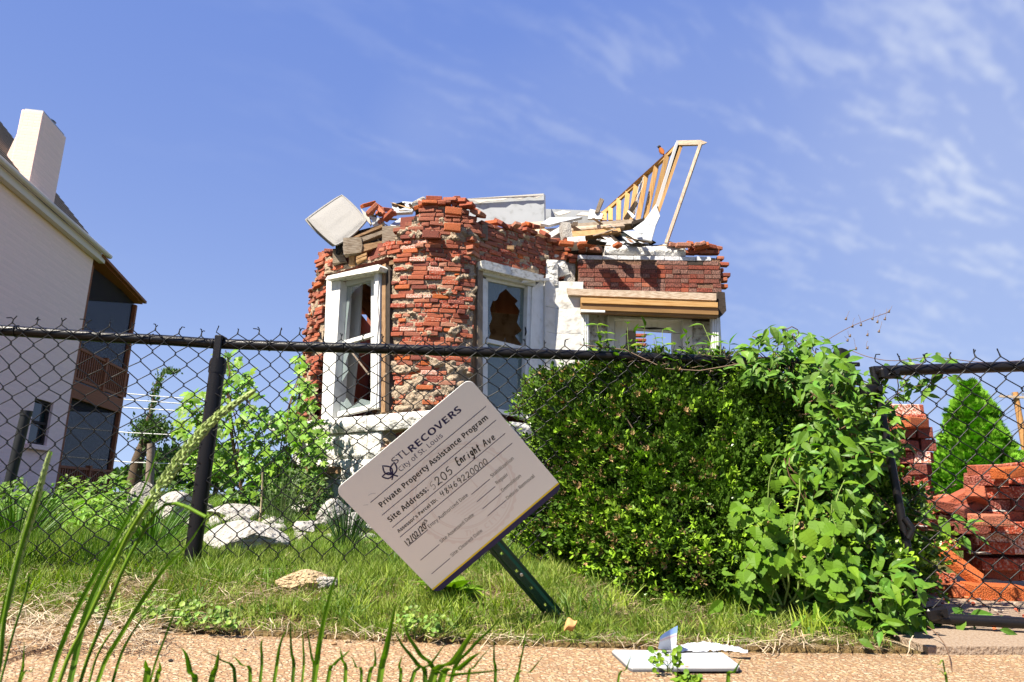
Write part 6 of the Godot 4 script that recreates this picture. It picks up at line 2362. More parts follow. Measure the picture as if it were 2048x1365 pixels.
func sign_board() -> void:
	var foot := sp(0.256, 1.02, -0.02)
	var root := thing("notice_sign", "leaning white notice board with handwritten address on a green metal post", "sign", Vector3(foot.x, 0.03, foot.z))
	var W := 0.604
	var H := 0.552
	var R := 0.028
	var edge := []
	for q in [[W - R, R, -PI / 2], [W - R, H - R, 0.0], [R, H - R, PI / 2], [R, R, PI]]:
		for k in 7:
			var an: float = q[2] + PI / 2 * k / 6.0
			edge.append(Vector2(q[0] + R * cos(an) - 0.004, q[1] + R * sin(an)))
	var pts := []
	for e in edge:
		pts.append(sp(e.x, e.y, 0.0))
	var mb := MB.new()
	mb.prism(pts, -sn * 0.004)
	var panel := put(mb, "panel", M.sign_white, root)
	# purple band along the bottom and its yellow line
	var band := []
	for e in edge:
		if e.y > 0.531: band.append(e)
	band.sort_custom(func(a, b): return a.x < b.x)
	var lowr := []
	for e in edge:
		lowr.append(Vector2(e.x, maxf(e.y, 0.531)))
	var poly := []
	for e in lowr:
		poly.append(sp(e.x, e.y, 0.0004))
	mb = MB.new()
	var cc := sp(W / 2, 0.542, 0.0004)
	for i in poly.size():
		mb.tri(cc, poly[(i + 1) % poly.size()], poly[i])
	put(mb, "purple_band", M.sign_navy, panel)
	mb = MB.new()
	ink(mb, [Vector2(-0.0035, 0.5275), Vector2(W - 0.0045, 0.5275)], 0.0065, 0.0004)
	put(mb, "yellow_line", M.sign_yellow, panel)
	# pale seal printed under the text: a toothed ring, inner rings and a plain emblem
	mb = MB.new()
	var c := Vector2(0.318, 0.318)
	var outer := []
	var inner := []
	for k in 144:
		var an := TAU * k / 144.0
		var ro := 0.190 + (0.006 if k % 4 < 2 else 0.0)
		outer.append(c + Vector2(cos(an), sin(an)) * ro)
		inner.append(c + Vector2(cos(an), sin(an)) * 0.182)
	for k in 144:
		var j := (k + 1) % 144
		mb.quad(sp(outer[k].x, outer[k].y, 0.00025), sp(outer[j].x, outer[j].y, 0.00025), sp(inner[j].x, inner[j].y, 0.00025), sp(inner[k].x, inner[k].y, 0.00025))
	for rad in [0.174, 0.136, 0.130]:
		var ring := []
		for k in 60:
			ring.append(c + Vector2(cos(TAU * k / 60.0), sin(TAU * k / 60.0)) * rad)
		ink(mb, ring, 0.0035, 0.00025, true)
	for k in 7:
		ink(mb, [c + Vector2(-0.08 + 0.006 * k, 0.02 + 0.012 * k), c + Vector2(0.02, 0.028 + 0.012 * k), c + Vector2(0.085 - 0.007 * k, 0.018 + 0.012 * k)], 0.003, 0.00025)
	ink(mb, [c + Vector2(-0.055, 0.015), c + Vector2(-0.055, -0.03), c + Vector2(0.05, -0.03), c + Vector2(0.05, 0.015)], 0.006, 0.00025)
	ink(mb, [c + Vector2(-0.03, -0.03), c + Vector2(-0.03, -0.08)], 0.006, 0.00025)
	ink(mb, [c + Vector2(0.02, -0.03), c + Vector2(0.02, -0.08)], 0.006, 0.00025)
	for k in 9:
		ink(mb, [c + Vector2(-0.105 + 0.012 * k, -0.05 - 0.002 * (k % 3)), c + Vector2(-0.098 + 0.012 * k, -0.042)], 0.003, 0.00025)
	put(mb, "pale_seal", M.sign_seal, panel)
	# letters of the ring at the foot of the seal
	var txt := "THE CITY OF"
	for i in txt.length():
		if txt[i] == " ": continue
		var an := PI / 2 + 0.62 - 0.124 * i
		var fnt := SystemFont.new()
		fnt.font_names = PackedStringArray(["Droid Sans"])
		fnt.font_weight = 700
		var t := TextMesh.new()
		t.font = fnt
		t.font_size = 48
		t.pixel_size = 0.0006
		t.depth = 0.0002
		t.text = txt[i]
		var q := c + Vector2(cos(an), sin(an)) * 0.155
		var tang := Vector2(sin(an), -cos(an))
		var bx := sx * tang.x + sd * tang.y
		place(t, "seal_letter", M.sign_seal, Transform3D(Basis(bx, sn.cross(bx), sn), sp(q.x, q.y, 0.0003)), panel)
	# three-leaved emblem
	mb = MB.new()
	for q in [[Vector2(0.178, 0.092), Vector2(0.146, 0.072), 0.010], [Vector2(0.178, 0.090), Vector2(0.173, 0.043), 0.013], [Vector2(0.178, 0.092), Vector2(0.210, 0.060), 0.011]]:
		var a: Vector2 = q[0]
		var b: Vector2 = q[1]
		var d := (b - a)
		var o = Vector2(-d.y, d.x).normalized() * q[2]
		var leaf := []
		for k in 9:
			var t := k / 8.0
			leaf.append(a + d * t + o * sin(PI * t) * (1.25 - 0.4 * t))
		for k in range(7, 0, -1):
			var t := k / 8.0
			leaf.append(a + d * t - o * sin(PI * t) * (1.25 - 0.4 * t))
		ink(mb, leaf, 0.0052, 0.0005, true)
	ink(mb, [Vector2(0.178, 0.088), Vector2(0.181, 0.098), Vector2(0.187, 0.108)], 0.005, 0.0005)
	ink(mb, [Vector2(0.163, 0.104), Vector2(0.172, 0.097), Vector2(0.180, 0.092)], 0.005, 0.0005)
	put(mb, "leaf_emblem", M.sign_navy, panel)
	# ruled lines
	mb = MB.new()
	for q in [[0.055, 0.1175, 0.580], [0.053, 0.1810, 0.575], [0.049, 0.2420, 0.569], [0.045, 0.2880, 0.565], [0.043, 0.3345, 0.134], [0.040, 0.4075, 0.128], [0.034, 0.4770, 0.121], [0.334, 0.3390, 0.420], [0.331, 0.3745, 0.417], [0.329, 0.4100, 0.415], [0.326, 0.4440, 0.413]]:
		ink(mb, [Vector2(q[0], q[1]), Vector2(q[2], q[1])], 0.0026, 0.0005)
	put(mb, "ruled_lines", M.sign_navy, panel)
	# printed words
	lettering("STL", 0.207, 0.0690, 0.066, 0.0255, false, M.sign_navy, panel)
	lettering("RECOVERS", 0.278, 0.0735, 0.228, 0.0250, true, M.sign_navy, panel)
	lettering("City of St. Louis", 0.205, 0.1020, 0.192, 0.0180, false, M.sign_navy, panel)
	lettering("Private Property Assistance Program", 0.071, 0.1585, 0.487, 0.0205, true, M.sign_black, panel)
	lettering("Site Address:", 0.057, 0.2215, 0.176, 0.0205, true, M.sign_black, panel)
	lettering("Assessor's Parcel ID:", 0.052, 0.2730, 0.178, 0.0130, true, M.sign_black, panel)
	lettering("Entry Authorized Date", 0.143, 0.3350, 0.180, 0.0138, false, M.sign_black, panel)
	lettering("Site Assessed Date", 0.137, 0.4090, 0.154, 0.0138, false, M.sign_black, panel)
	lettering("Site Cleared Date", 0.131, 0.4785, 0.144, 0.0138, false, M.sign_black, panel)
	lettering("Stabilization", 0.430, 0.3405, 0.103, 0.0138, false, M.sign_black, panel)
	lettering("Repair", 0.427, 0.3740, 0.054, 0.0138, false, M.sign_black, panel)
	lettering("Demolition", 0.424, 0.4110, 0.088, 0.0138, false, M.sign_black, panel)
	lettering("Debris Removal", 0.419, 0.4465, 0.129, 0.0138, false, M.sign_black, panel)
	# what was written by hand
	handwriting("5", Vector2(0.243, 0.231), Vector2(0.266, 0.231), 0.028, 0.0015, panel)
	handwriting("205", Vector2(0.268, 0.230), Vector2(0.345, 0.230), 0.029, 0.0034, panel)
	handwriting("Enright", Vector2(0.368, 0.222), Vector2(0.468, 0.232), 0.029, 0.0044, panel)
	handwriting("Ave", Vector2(0.482, 0.231), Vector2(0.535, 0.236), 0.026, 0.0034, panel)
	handwriting("48469220000", Vector2(0.250, 0.274), Vector2(0.458, 0.288), 0.022, 0.0026, panel)
	handwriting("12/02/20", Vector2(0.040, 0.331), Vector2(0.140, 0.327), 0.021, 0.0034, panel)
	handwriting("25", Vector2(0.137, 0.312), Vector2(0.158, 0.307), 0.011, 0.0022, panel)
	# scratches
	mb = MB.new()
	ink(mb, [Vector2(0.066, 0.092), Vector2(0.078, 0.094), Vector2(0.090, 0.103)], 0.0014, 0.0005)
	ink(mb, [Vector2(0.030, 0.108), Vector2(0.044, 0.118)], 0.0014, 0.0005)
	put(mb, "scratch", M.board_white, panel)
	# U-channel post with punched holes, behind the board and into the ground
	var pm := MB.new()
	var a0 := Vector2(0.285, 0.10)
	var a1 := Vector2(0.254, 1.06)
	var dv := (a1 - a0).normalized()
	var ov := Vector2(dv.y, -dv.x)
	var ln := a0.distance_to(a1)
	var ax := sx * dv.x + sd * dv.y
	var side := sx * ov.x + sd * ov.y
	var xb := Basis(ax, side, sn)
	for o in [-0.0085, 0.0085]:
		pm.box(Transform3D(xb, smid(a0, dv, side, ln / 2, o, -0.010)), Vector3(ln, 0.008, 0.004), 0.001)
	var t := 0.03
	while t < ln:
		pm.box(Transform3D(xb, smid(a0, dv, side, t + 0.045, 0.0, -0.010)), Vector3(0.082, 0.009, 0.0036), 0.001)
		t += 0.095
	for s in [-1.0, 1.0]:
		var fb := Basis(ax, (side * 0.6 - sn * 0.8 * s).normalized() * (1.0 if s > 0 else 1.0), Vector3.ZERO)
		var y = (side * s * 0.45 - sn * 0.9).normalized()
		fb = Basis(ax, y, ax.cross(y))
		pm.box(Transform3D(fb, smid(a0, dv, side, ln / 2, s * 0.0155, -0.0185)), Vector3(ln, 0.020, 0.003), 0.001)
		pm.box(Transform3D(xb, smid(a0, dv, side, ln / 2, s * 0.0245, -0.0275)), Vector3(ln, 0.014, 0.003), 0.001)
	put(pm, "post", M.green_metal, root)
	mb = MB.new()
	var bl := smid(a0, dv, side, 0.62, 0.006, -0.007)
	mb.tube([bl, bl + sn * 0.006], [0.006], 7)
	put(mb, "bolt", M.steel, root)


# ---------------------------------------------------------------- small things on the pavement and in the verge
func pavement_things() -> void:
	var r := RandomNumberGenerator.new()
	r.seed = 17
	# white panel lying flat
	var y := 0.012
	var crn := []
	for q in [[1224, 1303], [1229, 1300], [1438, 1304], [1446, 1307], [1478, 1330], [1480, 1334], [1476, 1336], [1266, 1337], [1258, 1334]]:
		crn.append(on_y(q[0], q[1], y))
	var o: Vector3 = on_y(1350, 1320, 0.0)
	var bd := thing("white_board", "flat white board lying on the pebbled pavement at lower right", "board", o)
	var mb := MB.new()
	mb.prism(crn, Vector3(0, -0.004, 0))
	put(mb, "top_sheet", M.board_white, bd)
	mb = MB.new()
	var low := []
	for q in crn: low.append(q - Vector3(0, 0.0045, 0))
	mb.prism(low, Vector3(0, -0.006, 0))
	put(mb, "dark_core", M.board_edge, bd)
	mb = MB.new()
	for q in [[[1238, 1310.5], [1300, 1310.5]], [[1262, 1331], [1470, 1330]], [[1250, 1318], [1460, 1317]]]:
		var a := on_y(q[0][0], q[0][1], y + 0.0006)
		var b := on_y(q[1][0], q[1][1], y + 0.0006)
		var w := Vector3(0, 0, 0.0022)
		mb.quad(a - w, b - w, b + w, a + w)
	put(mb, "faint_line", M.faint_blue, bd)
	# crumpled plastic wrapper with a striped flap curling up
	var bag := thing("plastic_wrapper", "crumpled white wrapper with a blue striped flap standing on the white board", "wrapper", on_y(1370, 1300, 0.02))
	var mats := [["flap", 0.0, 0.50, M.paper_white], ["stripe", 0.50, 0.58, M.paper_grey], ["stripe", 0.58, 0.64, M.paper_mauve], ["stripe", 0.64, 0.72, M.paper_grey], ["stripe", 0.72, 1.0, M.paper_blue]]
	for g in mats:
		var rows := []
		for j in 6:
			var v: float = lerpf(g[1], g[2], j / 5.0)
			var row := []
			for i in 11:
				var u := i / 10.0
				# curls from the left foot round and up to the right tip
				var lx := lerpf(1316, 1330 + 22 * u, v * 0.35) + u * 36 * (1 - v * 0.25)
				var ly: float = lerpf(1299 + 3 * u, lerpf(1274, 1252, pow(u, 0.8)), v)
				var dep := 2.44 + 0.035 * sin(PI * u) * (1 - v * 0.3) - 0.02 * v
				row.append(at(lx, ly, dep))
			rows.append(row)
		mb = MB.new()
		mb.grid(rows)
		put(mb, g[0], g[3], bag)
	var rows := []
	for j in 15:
		var v := j / 14.0
		var row := []
		for i in 25:
			var u := i / 24.0
			var yt := lerpf(1289, 1303, smoothstep(0.25, 1.0, u)) + 5 * exp(-pow((u - 0.12) / 0.07, 2.0))
			var yl := lerpf(1306, 1304.0, u)
			var px := lerpf(1345, 1496, u)
			var base := on_y(px, lerpf(yt + 6, yl, v), y + 0.002)
			var puff := 0.020 * sin(PI * v) * pow(sin(PI * clampf(u * 0.95 + 0.05, 0, 1)), 0.7)
			puff += 0.012 * absf(nz.get_noise_2d(u * 9.0, v * 4.0)) + 0.006 * nz.get_noise_2d(u * 22.0, v * 10.0)
			row.append(base + Vector3(0, maxf(0.0, puff) + 0.001, 0))
		rows.append(row)
	mb = MB.new()
	mb.grid(rows, true)
	put(mb, "sheet", M.paper_white, bag)
	mb = MB.new()
	rock(mb, on_y(1329, 1303, 0.028), Vector3(0.008, 0.006, 0.008), 3, 4, 0.2, 5)
	mb.tube([on_y(1329, 1303, 0.03), on_y(1338, 1308, 0.022)], [0.003, 0.001], 5)
	put(mb, "dark_knot", M.black_matt, bag)
	# crumpled white stuff in the grass behind
	mb = MB.new()
	rock(mb, at(1330, 1243, 2.95), Vector3(0.07, 0.035, 0.05), 21, 8, 0.22, 12)
	rock(mb, at(1372, 1248, 2.92), Vector3(0.05, 0.035, 0.04), 22, 8, 0.22, 12)
	single(mb, "crumpled_plastic", M.plastic, "dirty white crumpled plastic in the grass under the hedge", "plastic scrap")
	# dead leaf at the foot of the sign post
	var rows2 := []
	for j in 7:
		var row := []
		for i in 7:
			var u := i / 6.0 - 0.5
			var v := j / 6.0
			var w := sin(PI * (0.08 + v * 0.88))
			row.append(at(1128 + v * 26, 1262 - v * 20, 2.58) + Vector3(0.0, 0.045 * u * w + 0.01 * sin(v * 6), 0.02 * cos(u * 5) * w))
		rows2.append(row)
	mb = MB.new()
	mb.grid(rows2)
	single(mb, "dead_leaf", M.dead_leaf, "curled brown dead leaf at the foot of the sign post", "leaf")
	# specks on the slabs
	for q in [[341, 1322, 0.006], [312, 1285, 0.005], [74, 1265, 0.004], [1040, 1312, 0.006], [490, 1300, 0.004], [668, 1288, 0.008], [1375, 1339, 0.010]]:
		mb = MB.new()
		rock(mb, on_y(q[0], q[1], q[2] * 0.6), Vector3(q[2] * 1.3, q[2] * 0.8, q[2]), int(q[0]), 6, 0.1, 4)
		single(mb, "debris_speck", M.pitch if q[0] < 600 else M.brown_wood_x, "small dark crumb on the pebbled pavement, " + {341: "left of centre below the fence post", 312: "nearest the small white stone", 74: "at far left", 1040: "right of the sign post foot", 490: "left of the tall blades", 668: "below the sign corner", 1375: "before the white board"}[q[0]], "crumb")


# ---------------------------------------------------------------- plants
func maple_leaf() -> ArrayMesh:
	var mb := MB.new()
	var rim := [Vector2(0.05, 0.0), Vector2(0.30, 0.02), Vector2(0.22, 0.18), Vector2(0.55, 0.30), Vector2(0.34, 0.38), Vector2(0.46, 0.70), Vector2(0.18, 0.58), Vector2(0.20, 0.75), Vector2(0.0, 1.05)]
	var c := Vector3(0, 0.30, 0.03)
	for s in [-1.0, 1.0]:
		for i in rim.size() - 1:
			var a := Vector3(rim[i].x * s, rim[i].y, -0.25 * rim[i].x * rim[i].x - 0.15 * rim[i].y * rim[i].y)
			var b := Vector3(rim[i + 1].x * s, rim[i + 1].y, -0.25 * rim[i + 1].x * rim[i + 1].x - 0.15 * rim[i + 1].y * rim[i + 1].y)
			if s > 0: mb.tri(c, b, a)
			else: mb.tri(c, a, b)
	return mb.mesh()

func toothed_leaf() -> ArrayMesh:
	var mb := MB.new()
	for s in [-1.0, 1.0]:
		var prev := Vector3(0, 0, 0)
		var pm := Vector3.ZERO
		for i in 12:
			var f := (i + 1) / 12.0
			var w := 0.44 * sin(PI * pow(f, 0.62)) 
			if i % 2 == 0: w *= 1.12
			if i == 0: w = 0.26
			if i == 11: w = 0.0
			var p := Vector3(s * w, f - (0.05 if i % 2 else 0.0) - (0.10 if i == 0 else 0.0), w * 0.25 - 0.22 * f * f)
			var m := Vector3(0, f, -0.22 * f * f)
			if s > 0:
				mb.tri(pm, m, p)
				mb.tri(pm, p, prev)
			else:
				mb.tri(pm, p, m)
				mb.tri(pm, prev, p)
			prev = p
			pm = m
	return mb.mesh()

func in_poly(q: Vector2, poly: PackedVector2Array) -> bool:
	return Geometry2D.is_point_in_polygon(q, poly)

func poly_of(a: Array) -> PackedVector2Array:
	var p := PackedVector2Array()
	for q in a: p.append(Vector2(q[0], q[1]))
	return p

func rand_in(poly: PackedVector2Array, r: RandomNumberGenerator) -> Vector2:
	var lo := poly[0]
	var hi := poly[0]
	for q in poly:
		lo = lo.min(q)
		hi = hi.max(q)
	for k in 60:
		var q := Vector2(r.randf_range(lo.x, hi.x), r.randf_range(lo.y, hi.y))
		if in_poly(q, poly): return q
	return poly[0]

# leaves at the given places: the first ones each a part, the rest one piece of foliage
func leaves(parent: Node3D, xfs: Array, meshes: Array, singles: int, tint: Color, called := "leaf", mats := [0, 1, 2, 3, 4, 5]) -> void:
	var r := RandomNumberGenerator.new()
	r.seed = xfs.size() + 5
	for k in mini(singles, xfs.size()):
		place(meshes[k % meshes.size()], called, M["leaf%d" % mats[r.randi() % mats.size()]], xfs[k], parent)
	for g in meshes.size():
		var rest := []
		var cols := []
		for k in range(singles, xfs.size()):
			if k % meshes.size() == g:
				rest.append(xfs[k])
				var f := r.randf_range(0.55, 1.35)
				cols.append(Color(tint.r * f * r.randf_range(0.85, 1.2), tint.g * f, tint.b * f))
		if rest.size():
			swarm("foliage", meshes[g], M.leaf, rest, cols, parent)

func hang(r: RandomNumberGenerator, outv: Vector3, droop: float) -> Basis:
	# leaf plane facing outv, tip pointing downwards by droop
	var z := (outv + Vector3(r.randfn(0, 0.45), r.randfn(0, 0.35), r.randfn(0, 0.45))).normalized()
	var tip := Vector3(r.randfn(0, 0.7), -droop + r.randfn(0, 0.5), r.randfn(0, 0.3) + 0.2)
	tip = (tip - z * tip.dot(z)).normalized()
	return Basis(tip.cross(z), tip, z)

func stem(mb: MB, a: Vector3, b: Vector3, r0: float, r1: float, wob: float, r: RandomNumberGenerator, k := 6) -> Array:
	var pts := []
	var rad := []
	var w := Vector3(r.randfn(), r.randfn() * 0.4, r.randfn()) * wob
	for i in k + 1:
		var f := float(i) / k
		pts.append(a.lerp(b, f) + w * sin(PI * f) + Vector3(r.randfn(), r.randfn(), r.randfn()) * wob * 0.12)
		rad.append(lerpf(r0, r1, f))
	mb.tube(pts, rad, 5, false)
	return pts


func saplings() -> void:
	var r := RandomNumberGenerator.new()
	r.seed = 301
	var ml := maple_leaf()
	# [label, trunk foot px, trunk top px, depth, outline, number of leaves]
	var list := [
		["tall middle maple sapling with light green leaves behind the fence post", [508, 1035], [455, 700], 7.5, [[438, 690], [452, 688], [475, 715], [500, 752], [528, 800], [545, 860], [550, 930], [540, 1000], [510, 1030], [455, 1000], [425, 930], [430, 840], [445, 760]], 480],
		["left maple sapling with drooping leaves beside the fence post", [495, 1035], [380, 800], 7.7, [[358, 800], [385, 778], [410, 785], [428, 840], [432, 900], [425, 960], [400, 990], [378, 950], [365, 880], [345, 850]], 210],
		["right maple sapling with leaves against the white stone wall", [520, 1035], [600, 715], 7.6, [[592, 712], [606, 710], [622, 770], [640, 830], [655, 880], [648, 940], [620, 960], [590, 1000], [550, 1000], [535, 930], [545, 850], [570, 800], [585, 760]], 420],
	]
	for q in list:
		var b := at(q[1][0], q[1][1], q[3])
		b.y = GROUND
		var t := at(q[2][0], q[2][1], q[3])
		var tree := thing("maple_sapling", q[0], "sapling", b)
		var mb := MB.new()
		var pts := stem(mb, b, t, 0.022, 0.006, 0.10, r, 9)
		for k in 9:
			var s: Vector3 = pts[2 + k % 7]
			var e := rand_in(poly_of(q[4]), r)
			stem(mb, s, at(e.x, e.y, q[3] + r.randfn(0, 0.25)), 0.010, 0.003, 0.05, r, 5)
		put(mb, "stems", M.red_stem, tree)
		var poly := poly_of(q[4])
		var xfs := []
		for k in q[5]:
			var e := rand_in(poly, r)
			var dz := r.randfn(0, 0.26)
			var p := at(e.x, e.y, q[3] + dz)
			xfs.append(Transform3D(hang(r, Vector3(-0.25, 0.75, 0.75), 0.55).scaled(Vector3.ONE * r.randf_range(0.07, 0.128)), p))
		leaves(tree, xfs, [ml], 95, Color(0.165, 0.315, 0.032), "leaf", [0, 1, 1, 4, 0, 3])
	# darker small-leaved shrub under them
	var sm := leaf_mesh(1.0, 0.6, 0.1)
	for q in [["dark shrub with small leaves at the foot of the white stone wall", 7.3, [[565, 1050], [545, 990], [580, 940], [640, 950], [665, 985], [640, 1030], [610, 1055]], 1100, Color(0.075, 0.14, 0.02)], ["low dark bush below the maple saplings", 7.3, [[440, 1045], [450, 990], [500, 975], [560, 985], [570, 1040]], 700, Color(0.05, 0.11, 0.016)]]:
		var poly := poly_of(q[2])
		var c := Vector2.ZERO
		for e in poly: c += e
		c /= poly.size()
		var b := at(c.x, c.y, q[1])
		b.y = GROUND
		var bush := thing("shrub", q[0], "shrub", b)
		var mb := MB.new()
		for k in 14:
			var e := rand_in(poly, r)
			stem(mb, b + Vector3(r.randfn(0, 0.08), 0, r.randfn(0, 0.08)), at(e.x, e.y, q[1] + r.randfn(0, 0.2)), 0.008, 0.002, 0.05, r)
		put(mb, "stems", M.twig, bush)
		var xfs := []
		for k in q[3]:
			var e := rand_in(poly, r)
			xfs.append(Transform3D(hang(r, Vector3(-0.2, 0.8, 0.6), 0.0).scaled(Vector3.ONE * r.randf_range(0.03, 0.06)), at(e.x, e.y, q[1] + r.randfn(0, 0.22))))
		leaves(bush, xfs, [sm], 0, q[4])
	# dry stalk standing in front of them
	var mb := MB.new()
	stem(mb, at(512, 1075, 6.2), at(525, 945, 6.2), 0.012, 0.008, 0.02, r)
	single(mb, "dry_stalk", M.straw, "bare dry brown stalk standing in front of the maple saplings", "stalk")


func hedge() -> void:
	var r := RandomNumberGenerator.new()
	r.seed = 411
	var ctr := Vector3(1.03, 0.64, -4.06)
	var half := Vector3(0.98, 0.63, 0.52)
	var h := thing("boxwood_hedge", "dense dark green boxwood hedge with browned tips growing through the fence", "hedge", Vector3(ctr.x, GROUND, ctr.z))
	# sprig meshes: a twig with small oval leaves in pairs
	var sprigs := []
	for v in 4:
		var mb := MB.new()
		mb.tube([Vector3.ZERO, Vector3(0, 0.03, 0.002), Vector3(0, 0.062, 0.0)], [0.0012, 0.001, 0.0006], 3, false)
		for k in 11:
			var f := 0.12 + 0.88 * k / 10.0
			var an := k * 1.75 + r.randf()
			var up := 0.5 + 0.9 * f
			var d := Vector3(cos(an), up, sin(an)).normalized()
			var s := d.cross(Vector3(cos(an + 1.2), 0.2, sin(an + 1.2))).normalized()
			var o := Vector3(0, f * 0.058, 0)
			var l := r.randf_range(0.016, 0.024)
			var w := l * 0.30
			var nn := s.cross(d) * w * 0.3
			mb.tri(o, o + d * l * 0.35 + s * w - nn, o + d * l * 0.75 + s * w * 0.8 - nn)
			mb.tri(o, o + d * l * 0.75 + s * w * 0.8 - nn, o + d * l)
			mb.tri(o, o + d * l, o + d * l * 0.75 - s * w * 0.8 - nn)
			mb.tri(o, o + d * l * 0.75 - s * w * 0.8 - nn, o + d * l * 0.35 - s * w - nn)
		sprigs.append(mb.mesh())
	var dry := MB.new()
	for k in 7:
		var an := k * 0.95
		var d := Vector3(cos(an), 0.8, sin(an)).normalized()
		var s := d.cross(Vector3(0.3, 1, 0.5)).normalized()
		dry.tri(Vector3.ZERO, d * 0.012 + s * 0.004, d * 0.018 + Vector3(0, 0.004, 0))
		dry.tri(Vector3.ZERO, d * 0.018 + Vector3(0, 0.004, 0), d * 0.012 - s * 0.004)
	var drym := dry.mesh()
	var xf := [[], [], [], []]
	var cl := [[], [], [], []]
	var dxf := []
	var dcl := []
	for k in 15500:
		var q := Vector3(r.randf_range(-1, 1), r.randf_range(-1, 1), r.randf_range(-1, 1))
		var f := r.randi() % 10
		# push to a face: mostly the front, then the top, the left and the back
		var ax := 2 if f < 6 else (1 if f < 8 else 0)
		q[ax] = 1.0 if (f < 5 or f == 6 or f == 7) else -1.0
		if f >= 8: q.x = -1.0 if f == 8 else 1.0
		var len4 := pow(pow(absf(q.x), 3.2) + pow(absf(q.y), 3.2) + pow(absf(q.z), 3.2), 1.0 / 3.2)
		q /= len4
		var inner := pow(r.randf(), 2.2) * 0.30
		var lump := 1.03 + 0.16 * nz.get_noise_3d(q.x * 2.2 + 3, q.y * 2.2, q.z * 2.2) + 0.05 * nz.get_noise_3d(q.x * 6 + 3, q.y * 6, q.z * 6)
		var p := ctr + q * half * (lump - inner)
		# lower half bulges out through the fence
		if q.z > 0: p.z += 0.60 * smoothstep(1.0, 0.12, p.y) * smoothstep(0.12, 0.60, p.x)
		var hole := nz.get_noise_3d(p.x * 3.1, p.y * 3.1, 5.5)
		if hole > 0.30 and inner < 0.12: continue
		if p.y < 0.11: continue
		var outd := (q * Vector3(1, 1, 1) + Vector3(0, 0.55, 0) + Vector3(r.randfn(), r.randfn(), r.randfn()) * 0.45).normalized()
		var bs := facing(outd.cross(Vector3(r.randfn(), r.randfn(), r.randfn())).normalized(), outd)
		bs = Basis(bs.x, outd, bs.x.cross(outd))
		var sc := r.randf_range(0.9, 1.75)
		var t := Transform3D(bs.scaled(Vector3.ONE * sc), p - outd * 0.03)
		var v := r.randi() % 4
		xf[v].append(t)
		var young := r.randf() < 0.20 + 0.25 * smoothstep(0.7, 0.2, p.y)
		var g := r.randf_range(0.6, 1.3)
		cl[v].append(Color(0.20 * g, 0.335 * g, 0.024 * g) if young else Color(0.060 * g, 0.118 * g, 0.014 * g))
		if r.randf() < 0.28 and nz.get_noise_3d(p.x * 3.5, p.y * 3.5, 77.0) + 0.25 * smoothstep(1.1, 0.3, p.x) > 0.08:
			dxf.append(Transform3D(bs.scaled(Vector3.ONE * r.randf_range(0.8, 1.5)), p + outd * 0.03))
			var b := r.randf_range(0.6, 1.2)
			dcl.append(Color(0.36 * b, 0.235 * b, 0.11 * b))
	for v in 4:
		swarm("foliage", sprigs[v], M.gloss_leaf, xf[v], cl[v], h)
	swarm("browned_tips", drym, M.dry_leaf, dxf, dcl, h)
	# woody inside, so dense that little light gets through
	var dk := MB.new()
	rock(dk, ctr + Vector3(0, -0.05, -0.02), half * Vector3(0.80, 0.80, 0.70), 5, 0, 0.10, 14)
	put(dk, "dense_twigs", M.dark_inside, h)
	# single long shoots that break the outline
	var sxf := []
	var shoot := MB.new()
	for k in 90:
		var an := r.randf_range(-1.0, 1.0)
		var q := Vector3(an, r.randf_range(-0.6, 1.0), 1.0 if r.randf() < 0.6 else 0.0)
		if q.z == 0.0: q = Vector3(an, 1.0, r.randf_range(-0.5, 0.8))
		if r.randf() < 0.18: q = Vector3(-1.0, r.randf_range(-0.3, 0.9), r.randf_range(-0.4, 0.8))
		var l4 := pow(pow(absf(q.x), 3.2) + pow(absf(q.y), 3.2) + pow(absf(q.z), 3.2), 1.0 / 3.2)
		var p := ctr + q / l4 * half * 0.98
		if q.z > 0: p.z += 0.60 * smoothstep(1.0, 0.12, p.y) * smoothstep(0.12, 0.60, p.x)
		var e := p + Vector3(q.x * 0.4 + r.randfn(0, 0.35), r.randf_range(0.5, 1.2), q.z * 0.5 + r.randfn(0, 0.2)).normalized() * r.randf_range(0.07, 0.17)
		var ps := stem(shoot, p, e, 0.0018, 0.001, 0.006, r, 6)
		for j in 14:
			var d := Vector3(r.randfn(), r.randf_range(0.0, 0.9), r.randfn()).normalized()
			var z := (Vector3(0, 1, 0.5) - d * d.dot(Vector3(0, 1, 0.5))).normalized()
			sxf.append(Transform3D(Basis(d.cross(z), d, z).scaled(Vector3.ONE * r.randf_range(0.016, 0.030)), (ps[j % 7] as Vector3)))
	put(shoot, "new_shoots", M.green_stem, h)
	leaves(h, sxf, [leaf_mesh(1.0, 0.6, 0.1)], 0, Color(0.22, 0.36, 0.03))
	var mb := MB.new()
	for k in 46:
		var b := Vector3(ctr.x + r.randf_range(-0.7, 0.8), GROUND, ctr.z + r.randf_range(-0.3, 0.3))
		stem(mb, b, b + Vector3(r.randfn(0, 0.25), r.randf_range(0.5, 1.1), r.randfn(0, 0.25)), 0.012, 0.003, 0.08, r)
	put(mb, "branches", M.twig, h)
	# a long bare runner across its top and dry twigs on the rail
	mb = MB.new()
	var pts := []
	for q in [[1160, 690], [1250, 700], [1330, 738], [1400, 742], [1480, 728], [1560, 722], [1640, 735]]:
		pts.append(at(q[0], q[1], 3.56))
	mb.tube(pts, [0.003], 4, false)
	for k in 26:
		var q := at(r.randf_range(1250, 1500), r.randf_range(700, 745), 3.6)
		stem(mb, q, q + Vector3(r.randfn(0, 0.06), r.randfn(0, 0.05), 0.03), 0.0018, 0.001, 0.01, r, 4)
	put(mb, "bare_runners", M.twig, h)
	# long-leaved shoots standing above the rail
	var lm := leaf_mesh(1.0, 0.46, 0.25)
	var xfs := []
	mb = MB.new()
